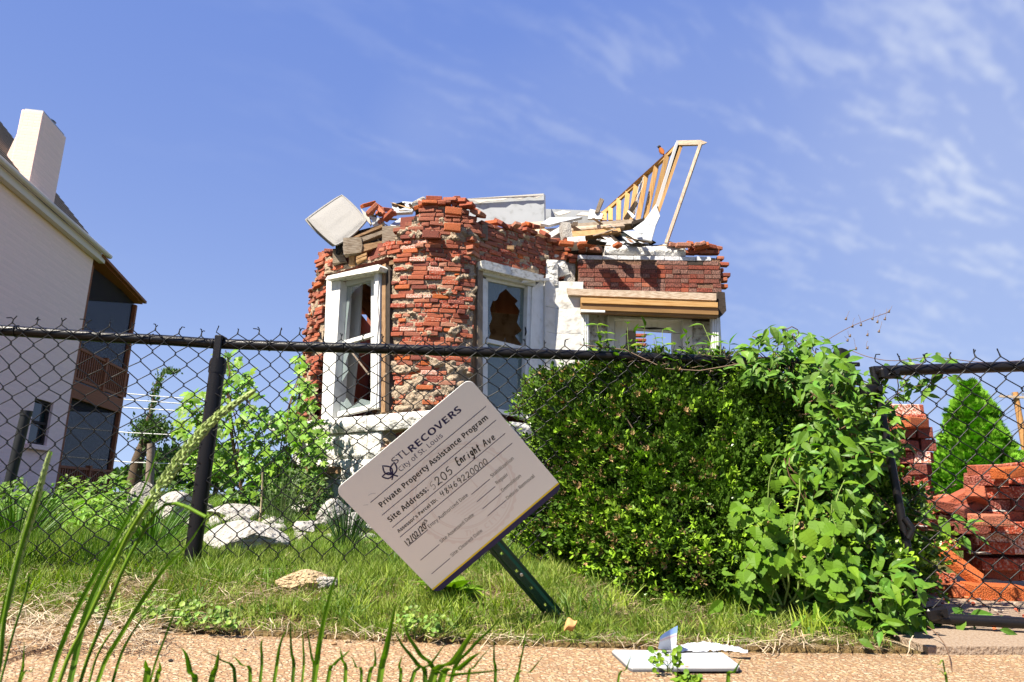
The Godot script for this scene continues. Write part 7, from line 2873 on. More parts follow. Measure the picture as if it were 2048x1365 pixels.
	for q in [[1195, 650, 20], [1180, 690, 10], [1212, 668, 12], [1255, 648, 8], [1250, 690, 12], [1290, 655, 12], [1302, 690, 12], [1325, 660, 14], [1350, 690, 12], [1372, 668, 14], [1390, 690, 12], [1420, 690, 12], [1405, 650, 8], [1228, 695, 10], [1310, 670, 8], [1270, 668, 10], [1440, 672, 14], [1460, 690, 14]]:
		var top := at(q[0], q[1], 3.62 + r.randfn(0, 0.05))
		var b := Vector3(top.x + r.randfn(0, 0.04), 1.14, -3.66 + r.randfn(0, 0.03))
		var ps := stem(mb, b, top, 0.0035, 0.0015, 0.01, r, 6)
		for k in q[2]:
			var p: Vector3 = ps[1 + k % 6]
			var d := Vector3(r.randfn(), r.randf_range(-0.1, 0.7), r.randfn()).normalized()
			var z := (Vector3(0, 1, 0.5) - d * d.dot(Vector3(0, 1, 0.5))).normalized()
			xfs.append(Transform3D(Basis(d.cross(z), d, z).scaled(Vector3.ONE * r.randf_range(0.045, 0.085)), p))
	put(mb, "shoots", M.green_stem, h)
	leaves(h, xfs, [lm], 130, Color(0.12, 0.24, 0.03))


func vines() -> void:
	var r := RandomNumberGenerator.new()
	r.seed = 512
	var lm := leaf_mesh(1.0, 0.52, 0.30)
	var lm2 := leaf_mesh(1.0, 0.40, 0.45)
	# climbing vine thrown over the end post and gate
	var root := thing("climbing_vine", "bright green climbing vine draped over the fence end post and gate", "vine", Vector3(1.85, GROUND, -3.6))
	var regions := [
		[[[1470, 715], [1500, 672], [1540, 650], [1600, 660], [1640, 672], [1668, 688], [1660, 760], [1640, 820], [1590, 800], [1560, 770], [1500, 760]], 330, 3.50, 0.10],
		[[[1640, 690], [1690, 720], [1730, 740], [1770, 800], [1800, 850], [1808, 900], [1770, 930], [1740, 960], [1690, 950], [1640, 890], [1600, 850], [1620, 780]], 460, 3.12, 0.12],
		[[[1600, 860], [1650, 910], [1700, 960], [1750, 970], [1760, 1040], [1770, 1100], [1750, 1150], [1690, 1120], [1640, 1060], [1590, 1000], [1560, 930]], 300, 3.10, 0.10],
		[[[1690, 1130], [1760, 1140], [1800, 1130], [1835, 1160], [1850, 1210], [1840, 1270], [1800, 1300], [1730, 1290], [1660, 1285], [1600, 1280], [1570, 1250], [1640, 1220], [1680, 1180]], 380, 2.90, 0.12],
		[[[1440, 1200], [1500, 1215], [1560, 1230], [1600, 1270], [1560, 1290], [1500, 1270]], 40, 2.95, 0.08],
		[[[1740, 745], [1800, 720], [1850, 700], [1890, 705], [1920, 720], [1900, 760], [1860, 790], [1830, 830], [1800, 830], [1770, 790]], 64, 3.14, 0.05],
		[[[1790, 1000], [1850, 1010], [1930, 1040], [2000, 1055], [1960, 1075], [1880, 1080], [1800, 1060]], 26, 3.14, 0.05],
		[[[1850, 1225], [1920, 1230], [2000, 1245], [2020, 1262], [1930, 1260], [1860, 1255]], 22, 3.05, 0.08],
	]
	var xfs := []
	var mb := MB.new()
	for g in regions:
		var poly := poly_of(g[0])
		for k in g[1]:
			var e := rand_in(poly, r)
			var p := at(e.x, e.y, g[2] + r.randfn(0, g[3]))
			if p.y < 0.03: p.y = 0.03 + r.randf() * 0.04
			xfs.append(Transform3D(hang(r, Vector3(-0.25, 0.75, 0.75), 0.30).scaled(Vector3.ONE * r.randf_range(0.04, 0.088)), p))
		for k in maxi(4, g[1] / 16):
			var e1 := rand_in(poly, r)
			var e2 := rand_in(poly, r)
			stem(mb, at(e1.x, e1.y, g[2]), at(e2.x, e2.y, g[2] + 0.05), 0.0028, 0.002, 0.05, r)
	# nearest leaves become parts of their own
	xfs.sort_custom(func(a, b): return a.origin.distance_squared_to(eye) / a.basis.y.length_squared() < b.origin.distance_squared_to(eye) / b.basis.y.length_squared())
	# trailing runners seen against the sky and on the mesh
	for run in [[[1640, 690, 3.5], [1690, 660, 3.4], [1735, 640, 3.4], [1778, 625, 3.4]], [[1700, 700, 3.3], [1740, 715, 3.2], [1790, 722, 3.15], [1870, 715, 3.15], [1960, 725, 3.15], [2040, 722, 3.12]], [[1745, 830, 3.25], [1790, 790, 3.15], [1860, 765, 3.15]], [[1720, 980, 3.25], [1790, 1020, 3.15], [1900, 1045, 3.12], [2040, 1050, 3.1]], [[1700, 1180, 3.2], [1780, 1225, 3.0], [1850, 1250, 2.75], [1890, 1290, 2.6], [1905, 1345, 2.35]], [[1750, 760, 3.45], [1760, 850, 3.42], [1740, 930, 3.4]], [[1660, 730, 3.42], [1672, 800, 3.4], [1680, 860, 3.4]]]:
		var pts := []
		for q in run: pts.append(at(q[0], q[1], q[2]))
		var fine := []
		for i in pts.size() - 1:
			for s in 5:
				fine.append((pts[i] as Vector3).cubic_interpolate(pts[i + 1], pts[maxi(i - 1, 0)], pts[mini(i + 2, pts.size() - 1)], s / 5.0))
		fine.append(pts[-1])
		mb.tube(fine, [0.0026, 0.0018], 5, false)
	put(mb, "stems", M.red_stem, root)
	# seed heads on the runner that arches up
	mb = MB.new()
	for q in [[1692, 640], [1705, 655], [1722, 652], [1695, 683], [1700, 674], [1735, 672], [1755, 646], [1758, 665], [1778, 625], [1745, 640], [1770, 640], [1712, 700], [1735, 698]]:
		var p := at(q[0], q[1], 3.4)
		mb.tube([p, p + Vector3(0.006, 0.014, 0)], [0.007, 0.002], 5)
		stem(mb, p, at(q[0] + r.randf_range(-6, 10), q[1] - r.randf_range(8, 24), 3.4), 0.001, 0.0008, 0.004, r, 3)
	put(mb, "seed_heads", M.twig, root)
	leaves(root, xfs, [lm, lm2], 260, Color(0.10, 0.215, 0.022), "leaf", [0, 0, 2, 4, 2, 1])
	# broad toothed leaves lower down
	var tl := toothed_leaf()
	var mul := thing("broad_leaved_shoots", "young shoots with broad toothed leaves in front of the hedge", "plant", Vector3(1.25, GROUND, -3.2))
	xfs = []
	mb = MB.new()
	var shoots := [[1545, 1235, 1490, 1010], [1560, 1240, 1555, 905], [1575, 1250, 1600, 960], [1600, 1260, 1660, 1010], [1590, 1250, 1620, 1060], [1550, 1245, 1515, 1080], [1580, 1250, 1570, 1130], [1620, 1260, 1700, 1090], [1600, 1262, 1650, 1160], [1560, 1250, 1520, 1170], [1610, 1255, 1690, 960], [1585, 1245, 1545, 1000]]
	for s in shoots:
		var a := at(s[0], s[1], 2.88)
		a.y = GROUND
		var b := at(s[2], s[3], 2.84 + r.randfn(0, 0.06))
		var ps := stem(mb, a, b, 0.005, 0.002, 0.05, r, 9)
		for k in 12:
			var p: Vector3 = ps[3 + k % 7] + Vector3(r.randfn(0, 0.045), r.randfn(0, 0.02), r.randfn(0, 0.03))
			xfs.append(Transform3D(hang(r, Vector3(-0.2, 0.7, 0.9), 0.55).scaled(Vector3.ONE * r.randf_range(0.034, 0.078)), p))
	for k in 60:
		var e := Vector2(r.randf_range(1470, 1720), r.randf_range(1010, 1250))
		xfs.append(Transform3D(hang(r, Vector3(-0.2, 0.7, 0.9), 0.4).scaled(Vector3.ONE * r.randf_range(0.03, 0.06)), at(e.x, e.y, 2.88 + r.randfn(0, 0.06))))
	put(mb, "stems", M.green_stem, mul)
	leaves(mul, xfs, [tl], 205, Color(0.11, 0.23, 0.03), "leaf", [0, 4, 2, 1, 0, 4])


func yard_weeds() -> void:
	var r := RandomNumberGenerator.new()
	r.seed = 613
	var lm := leaf_mesh(1.0, 0.5, 0.25)
	# leafy weeds behind the fence at left
	var list := [
		["bright yellow green weed thicket at far left behind the fence", 5.6, [[-80, 1060], [-60, 985], [0, 975], [40, 950], [80, 985], [70, 1060]], 420, Color(0.13, 0.25, 0.022)],
		["leafy weed thicket below the pink house window", 6.4, [[60, 1060], [70, 990], [130, 950], [180, 965], [200, 1050]], 420, Color(0.16, 0.30, 0.025)],
		["tall leafy weeds below the screened porch", 6.8, [[170, 1040], [180, 965], [235, 940], [262, 965], [280, 1040]], 420, Color(0.12, 0.24, 0.025)],
		["compound leaved weeds beside the grey upright stone", 5.4, [[120, 1060], [150, 1000], [210, 985], [250, 1000], [245, 1070]], 260, Color(0.20, 0.36, 0.035)],
		["dark bushy weeds right of the grey upright stone", 7.6, [[285, 1010], [290, 975], [340, 960], [385, 985], [400, 1030]], 460, Color(0.07, 0.15, 0.02)],
		["low broad weeds at the foot of the fence post", 3.62, [[225, 1140], [250, 1090], [300, 1085], [370, 1110], [380, 1150]], 130, Color(0.11, 0.22, 0.03)],
	]
	for q in list:
		var poly := poly_of(q[2])
		var c := Vector2.ZERO
		for e in poly: c += e
		c /= poly.size()
		var b := at(c.x, c.y, q[1])
		b.y = GROUND
		var w := thing("weed_thicket", q[0], "weeds", b)
		var mb := MB.new()
		var xfs := []
		for k in 16:
			var e := rand_in(poly, r)
			var t := at(e.x, e.y, q[1] + r.randfn(0, 0.2))
			stem(mb, Vector3(t.x + r.randfn(0, 0.1), GROUND, t.z), t, 0.004, 0.0015, 0.03, r)
		put(mb, "stems", M.green_stem, w)
		for k in q[3]:
			var e := rand_in(poly, r)
			xfs.append(Transform3D(hang(r, Vector3(-0.25, 0.85, 0.5), 0.1).scaled(Vector3.ONE * r.randf_range(0.03, 0.068) * (0.7 if q[1] < 4.0 else 1.15)), at(e.x, e.y, q[1] + r.randfn(0, 0.3 if q[1] > 4.0 else 0.08))))
		leaves(w, xfs, [lm], 30, q[4].darkened(0.15), "leaf", [1, 0, 4, 0])
	# blue-green tuft of fine blades in the lawn
	var tb := on_y(690, 1108, GROUND)
	tuft("dark_grass_tuft", "tall dark tuft of fine grass in the lawn left of the sign", tb, 110, 0.42, 0.20, 0.0055, Color(0.035, 0.085, 0.022), r)
	tuft("grass_tuft", "tall rank grass tuft beside the fence at far left", Vector3(-2.9, GROUND, -4.2), 130, 0.42, 0.26, 0.009, Color(0.07, 0.16, 0.018), r)
	tuft("grass_tuft", "tall rank grass tuft between stake and fence post", Vector3(-2.15, GROUND, -4.3), 110, 0.36, 0.24, 0.009, Color(0.08, 0.18, 0.018), r)
	tuft("wispy_grass_tuft", "thin wispy seeding grass in front of the shrub by the house", Vector3(-2.0, GROUND, -6.2), 60, 0.7, 0.22, 0.006, Color(0.10, 0.15, 0.05), r)
	# dock-like weed with broad leaves seen under the sign
	var dl := leaf_mesh(1.0, 0.42, 0.35)
	var dk := thing("broad_leaf_weed", "broad leaved green weed in the grass under the lower sign edge", "weed", on_y(905, 1195, 0.10))
	var xfs := []
	for k in 15:
		var an := TAU * k / 15.0 + r.randf() * 0.3
		var d := Vector3(cos(an), r.randf_range(0.35, 1.0), sin(an)).normalized()
		var z := (Vector3.UP - d * d.y).normalized()
		xfs.append(Transform3D(Basis(d.cross(z), d, z).scaled(Vector3.ONE * r.randf_range(0.11, 0.19)), dk.position + Vector3(0, 0.01, 0)))
	leaves(dk, xfs, [dl], 15, Color.WHITE, "leaf", [1, 3, 0])
	# small scalloped weeds along the pavement edge
	var rl := MB.new()
	for k in 8:
		var a := TAU * k / 8.0
		var b := TAU * (k + 1) / 8.0
		rl.tri(Vector3(0, 0.5, 0), Vector3(sin(b) * 0.5, 0.5 + cos(b) * 0.48, 0.12), Vector3(sin(a) * 0.5, 0.5 + cos(a) * 0.48, 0.12))
	var rm := rl.mesh()
	for q in [[205, 1238, 26, "left of the little white stone"], [290, 1252, 34, "right of the little white stone"], [330, 1245, 40, "below the fence post"], [372, 1252, 46, "where the pavement edge passes under the post"], [420, 1256, 40, "right of the fence post line"], [462, 1258, 30, "left of the tall foreground blades"], [820, 1266, 52, "below the lower corner of the sign"], [868, 1270, 36, "between sign corner and post foot"]]:
		var b := on_y(q[0], q[1] + 6, 0.02)
		var w := thing("scalloped_weed", "small scalloped green weed on the pavement edge, " + q[3], "weed", b, "small weeds along the pavement edge")
		xfs = []
		var mb := MB.new()
		for s in 7:
			var t := b + Vector3(r.randfn(0, 0.05), r.randf_range(0.05, 0.11), r.randfn(0, 0.03))
			stem(mb, b + Vector3(r.randfn(0, 0.02), 0, 0), t, 0.0018, 0.0012, 0.01, r, 4)
			for k in q[2] / 7 + 2:
				var f := r.randf()
				xfs.append(Transform3D(hang(r, Vector3(0, 0.9, 0.5), 0.0).scaled(Vector3.ONE * r.randf_range(0.010, 0.022)), b.lerp(t, 0.25 + 0.75 * f) + Vector3(r.randfn(0, 0.014), r.randfn(0, 0.006), r.randfn(0, 0.012))))
		put(mb, "stems", M.green_stem, w)
		leaves(w, xfs, [rm], 0, Color(0.20, 0.32, 0.06))
	# weed in the joint of the pavement, in front of the white board
	var wb := on_y(1338, 1345, 0.0)
	var jw := thing("pavement_weed", "small weed growing from the pavement joint before the white board", "weed", wb)
	var mb := MB.new()
	xfs = []
	for q in [[1306, 1306], [1305, 1320], [1352, 1296], [1352, 1320], [1327, 1322], [1340, 1308], [1312, 1330], [1358, 1318], [1349, 1330]]:
		var t := at(q[0], q[1], 2.19)
		stem(mb, wb, t, 0.0012, 0.0009, 0.012, r, 5)
		for k in 5:
			xfs.append(Transform3D(hang(r, Vector3(0, 0.7, 0.8), 0.0).scaled(Vector3.ONE * r.randf_range(0.010, 0.018)), t + Vector3(r.randfn(0, 0.008), r.randfn(0, 0.008), r.randfn(0, 0.006))))
	put(mb, "stems", M.green_stem, jw)
	leaves(jw, xfs, [rm], 45, Color(0.16, 0.22, 0.06), "leaf", [4, 1, 3])
	var lw := thing("pavement_weed", "leafy weed at the bottom edge in the pavement joint", "weed", on_y(1370, 1372, 0.0))
	xfs = []
	for k in 60:
		xfs.append(Transform3D(hang(r, Vector3(0, 0.8, 0.6), 0.0).scaled(Vector3.ONE * r.randf_range(0.010, 0.02)), at(1372 + r.randfn(0, 16), 1364 + r.randfn(0, 7), 2.08)))
	leaves(lw, xfs, [rm], 60, Color.WHITE, "leaf", [4, 1, 3])


# a bunch of arching blades; each near blade is a part
func tuft(called: String, label: String, b: Vector3, n: int, h: float, spread: float, w: float, tint: Color, r: RandomNumberGenerator) -> void:
	var t := thing(called, label, "grass", b)
	var mb := MB.new()
	for k in n:
		var an := r.randf() * TAU
		var rad := spread * sqrt(r.randf())
		var o := b + Vector3(cos(an), 0, sin(an)) * rad * 0.25
		var hh := h * r.randf_range(0.55, 1.05)
		var d := Vector3(cos(an), 0, sin(an)) * rad
		var f := r.randf_range(0.6, 1.3)
		mb.col = Color(tint.r * f, tint.g * f, tint.b * f)
		blade(mb, [o, o + d * 0.35 + Vector3(0, hh * 0.45, 0), o + d * 0.8 + Vector3(0, hh * 0.82, 0), o + d * 1.35 + Vector3(0, hh, 0)], w * r.randf_range(0.7, 1.2))
	var o := put(mb, "blades", M.grass_blade, t)
	o.set_meta("kind", "stuff")


# ribbon blade, folded along its middle, tapering to a point
func blade(mb: MB, pts: Array, w: float, side := Vector3.ZERO) -> void:
	var k := pts.size()
	var d0: Vector3 = pts[-1] - pts[0]
	if side == Vector3.ZERO:
		side = d0.cross(Vector3(0.2, 0.1, 1.0)).normalized()
		if side.length() < 0.1: side = Vector3.RIGHT
	var fold := side.cross(d0.normalized()) * 0.3
	var l := []
	var r := []
	for i in k:
		var f := float(i) / (k - 1)
		var ww := w * 0.5 * (0.75 + 0.5 * f if f < 0.35 else 0.92 * (1.0 - pow((f - 0.35) / 0.65, 1.7)))
		if i == k - 1: ww = 0.0
		l.append(pts[i] - side * ww + fold * ww)
		r.append(pts[i] + side * ww + fold * ww)
	for i in k - 1:
		mb.tri(pts[i], l[i], l[i + 1])
		mb.tri(pts[i], l[i + 1], pts[i + 1])
		mb.tri(pts[i], pts[i + 1], r[i + 1])
		mb.tri(pts[i], r[i + 1], r[i])


func lawn() -> void:
	var r := RandomNumberGenerator.new()
	r.seed = 714
	var clumps := []
	for v in 5:
		var mb := MB.new()
		for k in 16:
			var an := r.randf() * TAU
			var o := Vector3(r.randfn(0, 0.022), 0, r.randfn(0, 0.022))
			var d := Vector3(cos(an), 0, sin(an)) * r.randf_range(0.1, 0.75)
			var h := r.randf_range(0.45, 1.05) * 0.1
			var g := r.randf_range(0.7, 1.25)
			mb.col = Color(g, g, g)
			blade(mb, [o, o + d * h * 0.25 + Vector3(0, h * 0.55, 0), o + d * h * 0.9 + Vector3(0, h, 0)], r.randf_range(0.0025, 0.0050))
		clumps.append(mb.mesh())
	var strawc := []
	for v in 3:
		var mb := MB.new()
		for k in 14:
			var an := r.randf() * TAU
			var o := Vector3(r.randfn(0, 0.03), 0.004, r.randfn(0, 0.03))
			var d := Vector3(cos(an), r.randf_range(0.0, 0.8), sin(an)).normalized() * r.randf_range(0.04, 0.11)
			var g := r.randf_range(0.6, 1.2)
			mb.col = Color(g, g, g)
			blade(mb, [o, o + d * 0.5 + Vector3(0, 0.012, 0), o + d], r.randf_range(0.0018, 0.0035))
		strawc.append(mb.mesh())
	var sets := {"verge": [], "yard": [], "dry": []}
	var cols := {"verge": [], "yard": [], "dry": []}
	# verge between pavement and fence
	for k in 7800:
		var x := r.randf_range(-4.6, 1.75)
		var o := pow(r.randf(), 0.85) * 1.05
		if x > 1.38 and o < 0.6: continue
		var z := edge_z(x) - 0.01 - o
		var y := yard_y(x, z)
		var dryness := nz.get_noise_2d(x * 1.6 + 9.0, z * 2.2) + 0.55 * smoothstep(-1.2, -1.9, x) * smoothstep(0.6, 0.1, o) + 0.25 * exp(-pow((o - 0.62) / 0.16, 2.0))
		var h := r.randf_range(0.55, 1.15) * (0.7 + 0.5 * o)
		if o < 0.09: h *= 0.6
		var xf := Transform3D(turn(r.randf() * TAU).scaled(Vector3(1.1, h, 1.1)), Vector3(x, y - 0.004, z))
		if r.randf() < clampf(0.28 + dryness * 0.8, 0.06, 0.88):
			sets.dry.append(xf)
			var g := r.randf_range(0.6, 1.2)
			cols.dry.append(Color(0.46 * g, 0.36 * g, 0.215 * g))
		else:
			sets.verge.append(xf)
			var g := r.randf_range(0.7, 1.3)
			var yel := r.randf()
			cols.verge.append(Color(lerpf(0.12, 0.33, yel) * g, lerpf(0.22, 0.38, yel) * g, lerpf(0.020, 0.075, yel) * g))
	# lawn behind the fence
	for k in 10500:
		var z := -3.4 - pow(r.randf(), 1.25) * 6.0
		var x := r.randf_range(-0.80, 0.32) * (-z) + 0.2
		if x > 1.7: continue
		var y := yard_y(x, z)
		var far := -z / 4.5
		var h := r.randf_range(0.6, 1.2) * (1.45 if r.randf() < 0.14 else 1.0) * (1.0 + 0.6 * smoothstep(-1.6, -2.5, x) * smoothstep(-7.5, -5.0, z)) * (0.8 if z < -4.6 else 1.0)
		var xf := Transform3D(turn(r.randf() * TAU).scaled(Vector3(1.3 * far, h, 1.3 * far)), Vector3(x, y - 0.004, z))
		if r.randf() < 0.14:
			sets.dry.append(xf)
			var g := r.randf_range(0.6, 1.1)
			cols.dry.append(Color(0.44 * g, 0.36 * g, 0.20 * g))
		else:
			sets.yard.append(xf)
			var g := r.randf_range(0.7, 1.25)
			var yel := clampf(0.35 + nz.get_noise_2d(x * 0.9, z * 0.9) + r.randfn(0, 0.2), 0, 1)
			cols.yard.append(Color(lerpf(0.11, 0.30, yel) * g, lerpf(0.22, 0.38, yel) * g, lerpf(0.020, 0.07, yel) * g))
	# meadow to both sides and behind
	for k in 5200:
		var x := r.randf_range(3.0, 15.0) if k % 2 else r.randf_range(-16.0, -4.4)
		var z := -3.6 - pow(r.randf(), 1.3) * 20.0
		if x > 1.9 and x < 4.6 and z > -5.4: continue
		var sc := 1.6 + absf(z) * 0.10
		sets.yard.append(Transform3D(turn(r.randf() * TAU).scaled(Vector3(sc * 1.5, sc * r.randf_range(0.6, 1.1), sc * 1.5)), Vector3(x, GROUND - 0.004 + (yard_y(x, z) - GROUND if absf(x) < 8.0 else 0.0), z)))
		var g := r.randf_range(0.7, 1.2)
		cols.yard.append(Color(0.14 * g, 0.24 * g, 0.03 * g))
	# rank tufts along the fence foot and in the yard
	for k in 1500:
		var x: float
		var z: float
		if k % 3 == 0:
			x = r.randf_range(-3.2, 0.3)
			z = prof(x, [Vector2(-3.6, -3.05), Vector2(-1.5, -3.48), Vector2(1.8, -3.66)]) + r.randfn(0, 0.10)
		elif k % 3 == 1:
			z = r.randf_range(-6.8, -3.6)
			x = z * r.randf_range(0.35, 0.85)
		else:
			x = r.randf_range(-2.6, 1.3)
			z = edge_z(x) - r.randf_range(0.10, 0.8)
		if nz.get_noise_2d(x * 2.4, z * 2.4 + 60.0) < 0.05: continue
		if k % 3 == 0 and x > -1.85 and x < -0.6: continue
		if k % 3 == 1 and x > z * 0.55: continue
		var h := r.randf_range(1.2, 2.2) if k % 3 != 2 else r.randf_range(0.9, 1.4)
		sets.yard.append(Transform3D(turn(r.randf() * TAU).scaled(Vector3(1.6, h, 1.6)), Vector3(x, yard_y(x, z) - 0.004, z)))
		var g := r.randf_range(0.7, 1.2)
		var yel := r.randf()
		cols.yard.append(Color(lerpf(0.10, 0.26, yel) * g, lerpf(0.21, 0.34, yel) * g, 0.03 * g))
	for key in ["verge", "yard", "dry"]:
		var kinds: Array = clumps if key != "dry" else strawc
		for v in kinds.size():
			var a := []
			var c := []
			for i in range(v, sets[key].size(), kinds.size()):
				a.append(sets[key][i])
				c.append(cols[key][i])
			var o := swarm({"verge": "verge_grass", "yard": "lawn_grass", "dry": "dry_grass"}[key], kinds[v], M.grass_blade if key != "dry" else M.dry_leaf, a, c)
			tag(o, {"verge": "short green grass of the verge between pavement and fence", "yard": "green lawn grass behind the fence", "dry": "straw coloured dry grass among the green"}[key], "grass", "grass cover", "stuff")
	# hay lying in swathes
	var stick := MB.new()
	blade(stick, [Vector3(-0.5, 0, 0), Vector3(-0.15, 0.03, 0.02), Vector3(0.2, 0.03, -0.02), Vector3(0.5, 0, 0)], 0.028, Vector3(0, 0, 1))
	var sm := stick.mesh()
	var a := []
	var c := []
	for k in 2600:
		var zone := r.randi() % 10
		var p: Vector3
		if zone < 6:
			p = on_y(r.randf_range(-120, 330), r.randf_range(1165, 1252), 0.09)
			p.y = yard_y(p.x, p.z) + r.randf_range(0.0, 0.055)
		elif zone < 8:
			p = on_y(r.randf_range(390, 660), r.randf_range(1135, 1185), 0.12)
			p.y = yard_y(p.x, p.z) + r.randf_range(0.0, 0.045)
		else:
			p = Vector3(r.randf_range(-2.2, 1.45), 0, 0)
			p.z = edge_z(p.x) - r.randf_range(-0.05, 0.10)
			p.y = maxf(yard_y(p.x, p.z), 0.004) + r.randf_range(0.0, 0.015)
		a.append(Transform3D(turn(r.randf() * TAU, r.randfn(0, 0.2), r.randfn(0, 0.25)).scaled(Vector3.ONE * r.randf_range(0.06, 0.16)), p))
		var g := r.randf_range(0.55, 1.2)
		c.append(Color(0.50 * g, 0.41 * g, 0.29 * g))
	tag(swarm("straw_litter", sm, M.dry_leaf, a, c), "dry straw lying along the pavement edge and the fence foot", "straw", "", "stuff")


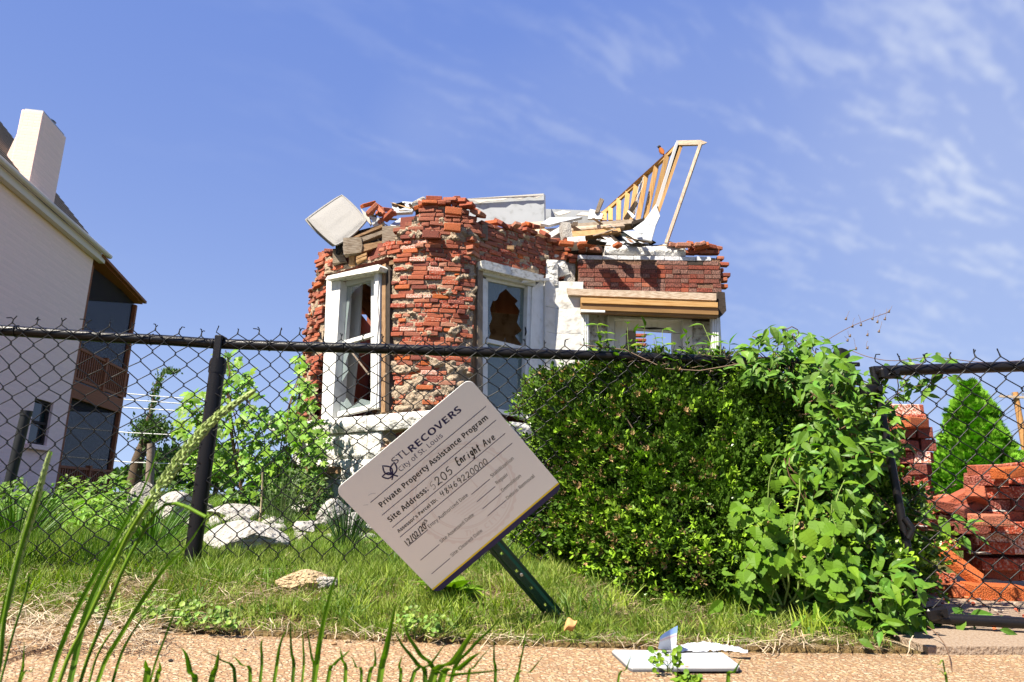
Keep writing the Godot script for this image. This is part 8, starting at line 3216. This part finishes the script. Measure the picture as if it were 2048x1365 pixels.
func foreground_grass() -> void:
	var r := RandomNumberGenerator.new()
	r.seed = 815
	# strip of grass under the camera, out of which the near stalks grow
	var near := []
	var nc := []
	var mb := MB.new()
	for k in 14:
		var an := r.randf() * TAU
		var o := Vector3(r.randfn(0, 0.03), 0, r.randfn(0, 0.03))
		var d := Vector3(cos(an), 0, sin(an)) * r.randf_range(0.2, 0.8)
		mb.col = Color.WHITE * r.randf_range(0.8, 1.2)
		blade(mb, [o, o + d * 0.03 + Vector3(0, 0.06, 0), o + d * 0.1 + Vector3(0, 0.11, 0)], 0.005)
	var cm := mb.mesh()
	for k in 1500:
		near.append(Transform3D(turn(r.randf() * TAU).scaled(Vector3.ONE * r.randf_range(0.7, 1.2)), Vector3(r.randf_range(-2.2, 2.2), 0.014, r.randf_range(-1.45, 0.6))))
		var g := r.randf_range(0.7, 1.2)
		nc.append(Color(0.10 * g, 0.21 * g, 0.02 * g))
	tag(swarm("strip_grass", cm, M.grass_blade, near, nc), "grass of the strip between pavement and road", "grass", "", "stuff")

	# stalks and blades one by one: [width in px, depth, tone, points in px ...]
	var tufts := [
		["seeding_grass", "tall seeding grass with a big pale green head leaning right at left", [
			["stalk", 9, 1.15, 0, [118, 1365], [175, 1240], [232, 1120], [262, 1060], [300, 1000]],
			["head", 26, 1.15, 0, [228, 1120], [262, 1060], [320, 975], [370, 905], [430, 838], [497, 790]],
			["blade", 20, 1.16, 2, [100, 1365], [140, 1250], [190, 1150], [240, 1065], [292, 965], [330, 850]],
			["blade", 26, 1.17, 4, [140, 1365], [170, 1235], [215, 1130], [250, 1075], [272, 1030]],
			["stalk", 8, 1.18, 1, [160, 1365], [205, 1245], [255, 1120], [330, 1010], [412, 1035]],
			["blade", 18, 1.2, 1, [195, 1365], [245, 1265], [320, 1150], [375, 1090], [415, 1030]],
			["blade", 12, 1.2, 2, [225, 1365], [262, 1270], [330, 1180]],
			["stalk", 5, 1.22, 1, [178, 1365], [200, 1300], [225, 1262]],
			["blade", 9, 1.22, 0, [300, 1365], [330, 1275], [362, 1195], [385, 1160]],
		]],
		["seeding_grass", "dark narrow grass stalks at the far left edge of the view", [
			["stalk", 9, 1.2, 5, [-8, 1365], [8, 1240], [35, 1120], [65, 1020], [100, 905]],
			["head", 15, 1.2, 2, [12, 1225], [28, 1150], [52, 1065], [72, 1000], [95, 920]],
			["blade", 12, 1.22, 1, [-12, 1300], [8, 1210], [28, 1130], [55, 1065]],
			["stalk", 5, 1.2, 4, [0, 1365], [25, 1270], [50, 1190], [58, 1150]],
			["blade", 12, 1.25, 1, [38, 1365], [46, 1325], [48, 1280]],
			["blade", 9, 1.25, 0, [40, 1365], [60, 1345], [70, 1335]],
		]],
		["grass_clump", "green grass blades rising at the bottom left of centre", [
			["blade", 26, 1.25, 0, [292, 1365], [292, 1335], [290, 1320]],
			["blade", 18, 1.25, 3, [312, 1365], [320, 1340], [318, 1322]],
			["blade", 24, 1.2, 2, [388, 1380], [380, 1345], [372, 1310], [360, 1295]],
			["blade", 24, 1.22, 0, [420, 1375], [432, 1335], [438, 1298]],
			["blade", 14, 1.22, 5, [470, 1365], [440, 1320], [405, 1302]],
			["blade", 12, 1.2, 2, [520, 1365], [522, 1290], [528, 1282]],
			["blade", 14, 1.22, 1, [548, 1365], [560, 1290], [575, 1255]],
			["blade", 15, 1.2, 0, [500, 1365], [482, 1330], [462, 1310]],
		]],
		["grass_clump", "tall grass blades in front of the lower left edge of the sign", [
			["blade", 22, 1.15, 0, [628, 1365], [640, 1280], [660, 1190], [688, 1108]],
			["blade", 14, 1.18, 5, [585, 1365], [582, 1300], [580, 1235]],
			["blade", 13, 1.2, 2, [626, 1365], [622, 1310], [610, 1235]],
			["blade", 10, 1.2, 0, [604, 1365], [606, 1290], [604, 1255]],
			["blade", 15, 1.2, 1, [690, 1365], [684, 1320], [680, 1295]],
			["blade", 16, 1.18, 0, [655, 1365], [668, 1330], [690, 1310], [700, 1300]],
		]],
		["grass_clump", "broad bent grass leaves at the bottom centre below the sign", [
			["blade", 26, 1.12, 0, [758, 1370], [772, 1300], [782, 1250], [792, 1205]],
			["blade", 20, 1.14, 2, [870, 1370], [840, 1310], [815, 1270], [810, 1240]],
			["blade", 34, 1.10, 3, [860, 1372], [905, 1325], [935, 1280], [952, 1255]],
			["blade", 24, 1.10, 1, [862, 1374], [900, 1352], [965, 1345], [1020, 1338]],
			["blade", 30, 1.12, 0, [880, 1370], [915, 1340], [945, 1315], [962, 1305]],
			["blade", 20, 1.14, 5, [850, 1372], [835, 1330], [805, 1292], [790, 1265]],
			["blade", 16, 1.16, 2, [900, 1370], [940, 1300], [980, 1260], [1010, 1225]],
			["blade", 12, 1.16, 0, [935, 1370], [948, 1335], [985, 1290]],
			["blade", 16, 1.15, 0, [735, 1370], [750, 1330], [748, 1290]],
			["blade", 12, 1.15, 2, [722, 1370], [712, 1335], [702, 1312]],
			["blade", 13, 1.2, 5, [990, 1370], [988, 1320], [988, 1270]],
			["blade", 9, 1.2, 1, [1035, 1370], [1048, 1290], [1062, 1195]],
			["blade", 11, 1.2, 0, [1028, 1370], [1060, 1345], [1088, 1310]],
			["blade", 16, 1.13, 2, [820, 1372], [860, 1330], [892, 1285]],
			["blade", 14, 1.13, 1, [800, 1372], [798, 1335], [806, 1310]],
		]],
		["grass_clump", "few grass tips at the bottom right below the white board", [
			["blade", 18, 1.2, 0, [1455, 1372], [1468, 1345], [1484, 1318]],
			["blade", 10, 1.25, 1, [1235, 1372], [1252, 1340], [1262, 1312]],
			["blade", 10, 1.25, 3, [1895, 1372], [1888, 1350], [1872, 1335]],
			["blade", 8, 1.25, 1, [1890, 1345], [1878, 1330], [1858, 1325]],
		]],
	]
	for t in tufts:
		var q0: Array = t[2][0]
		var b0 := at(q0[4][0], q0[4][1], q0[2])
		var o := thing(t[0], t[1], "grass", Vector3(b0.x, 0.015, b0.z + 0.05))
		for q in t[2]:
			var pts := []
			for k in range(4, q.size()):
				pts.append(at(q[k][0], q[k][1], q[2] - 0.02 * (k - 4)))
			var w: float = q[1] * q[2] / F * (0.50 if q[0] == "blade" else 1.0)
			if q[0] != "head" and q[4][1] > 1330:
				var first: Vector3 = pts[0]
				pts.push_front(Vector3(first.x * 0.98 - 0.01, 0.012, first.z + 0.04))
			var fine := []
			for i in pts.size() - 1:
				for s in 4:
					fine.append((pts[i] as Vector3).cubic_interpolate(pts[i + 1], pts[maxi(i - 1, 0)], pts[mini(i + 2, pts.size() - 1)], s / 4.0))
			fine.append(pts[-1])
			mb = MB.new()
			if q[0] == "blade":
				blade(mb, fine, w)
				put(mb, "blade", M["leaf%d" % [1, 1, 0, 3, 4, 2][q[3]]], o)
			elif q[0] == "stalk":
				mb.tube(fine, [w * 0.5, w * 0.45, w * 0.4], 6, false)
				put(mb, "stalk", M["leaf%d" % [3, 1, 0, 3, 4, 1][q[3]]], o)
			else:
				# a head of overlapping spikelets along the stalk
				var total := fine.size()
				for k in 170:
					var f := k / 169.0
					var idx := f * (total - 1.001)
					var i := int(idx)
					var p: Vector3 = (fine[i] as Vector3).lerp(fine[i + 1], idx - i)
					var d: Vector3 = (fine[i + 1] - fine[i]).normalized()
					var an := k * 2.4
					var sd1 := d.cross(Vector3(0.1, 0.2, 1)).normalized()
					var od := sd1 * cos(an) + d.cross(sd1) * sin(an)
					var ww := w * 0.40 * sin(PI * (0.10 + 0.84 * f))
					var tip := p + d * 0.016 + od * ww
					mb.tube([p, p + d * 0.007 + od * ww * 0.9, tip], [0.0012, 0.0026, 0.0004], 5, false)
				put(mb, "seed_head", M.seed_head, o)
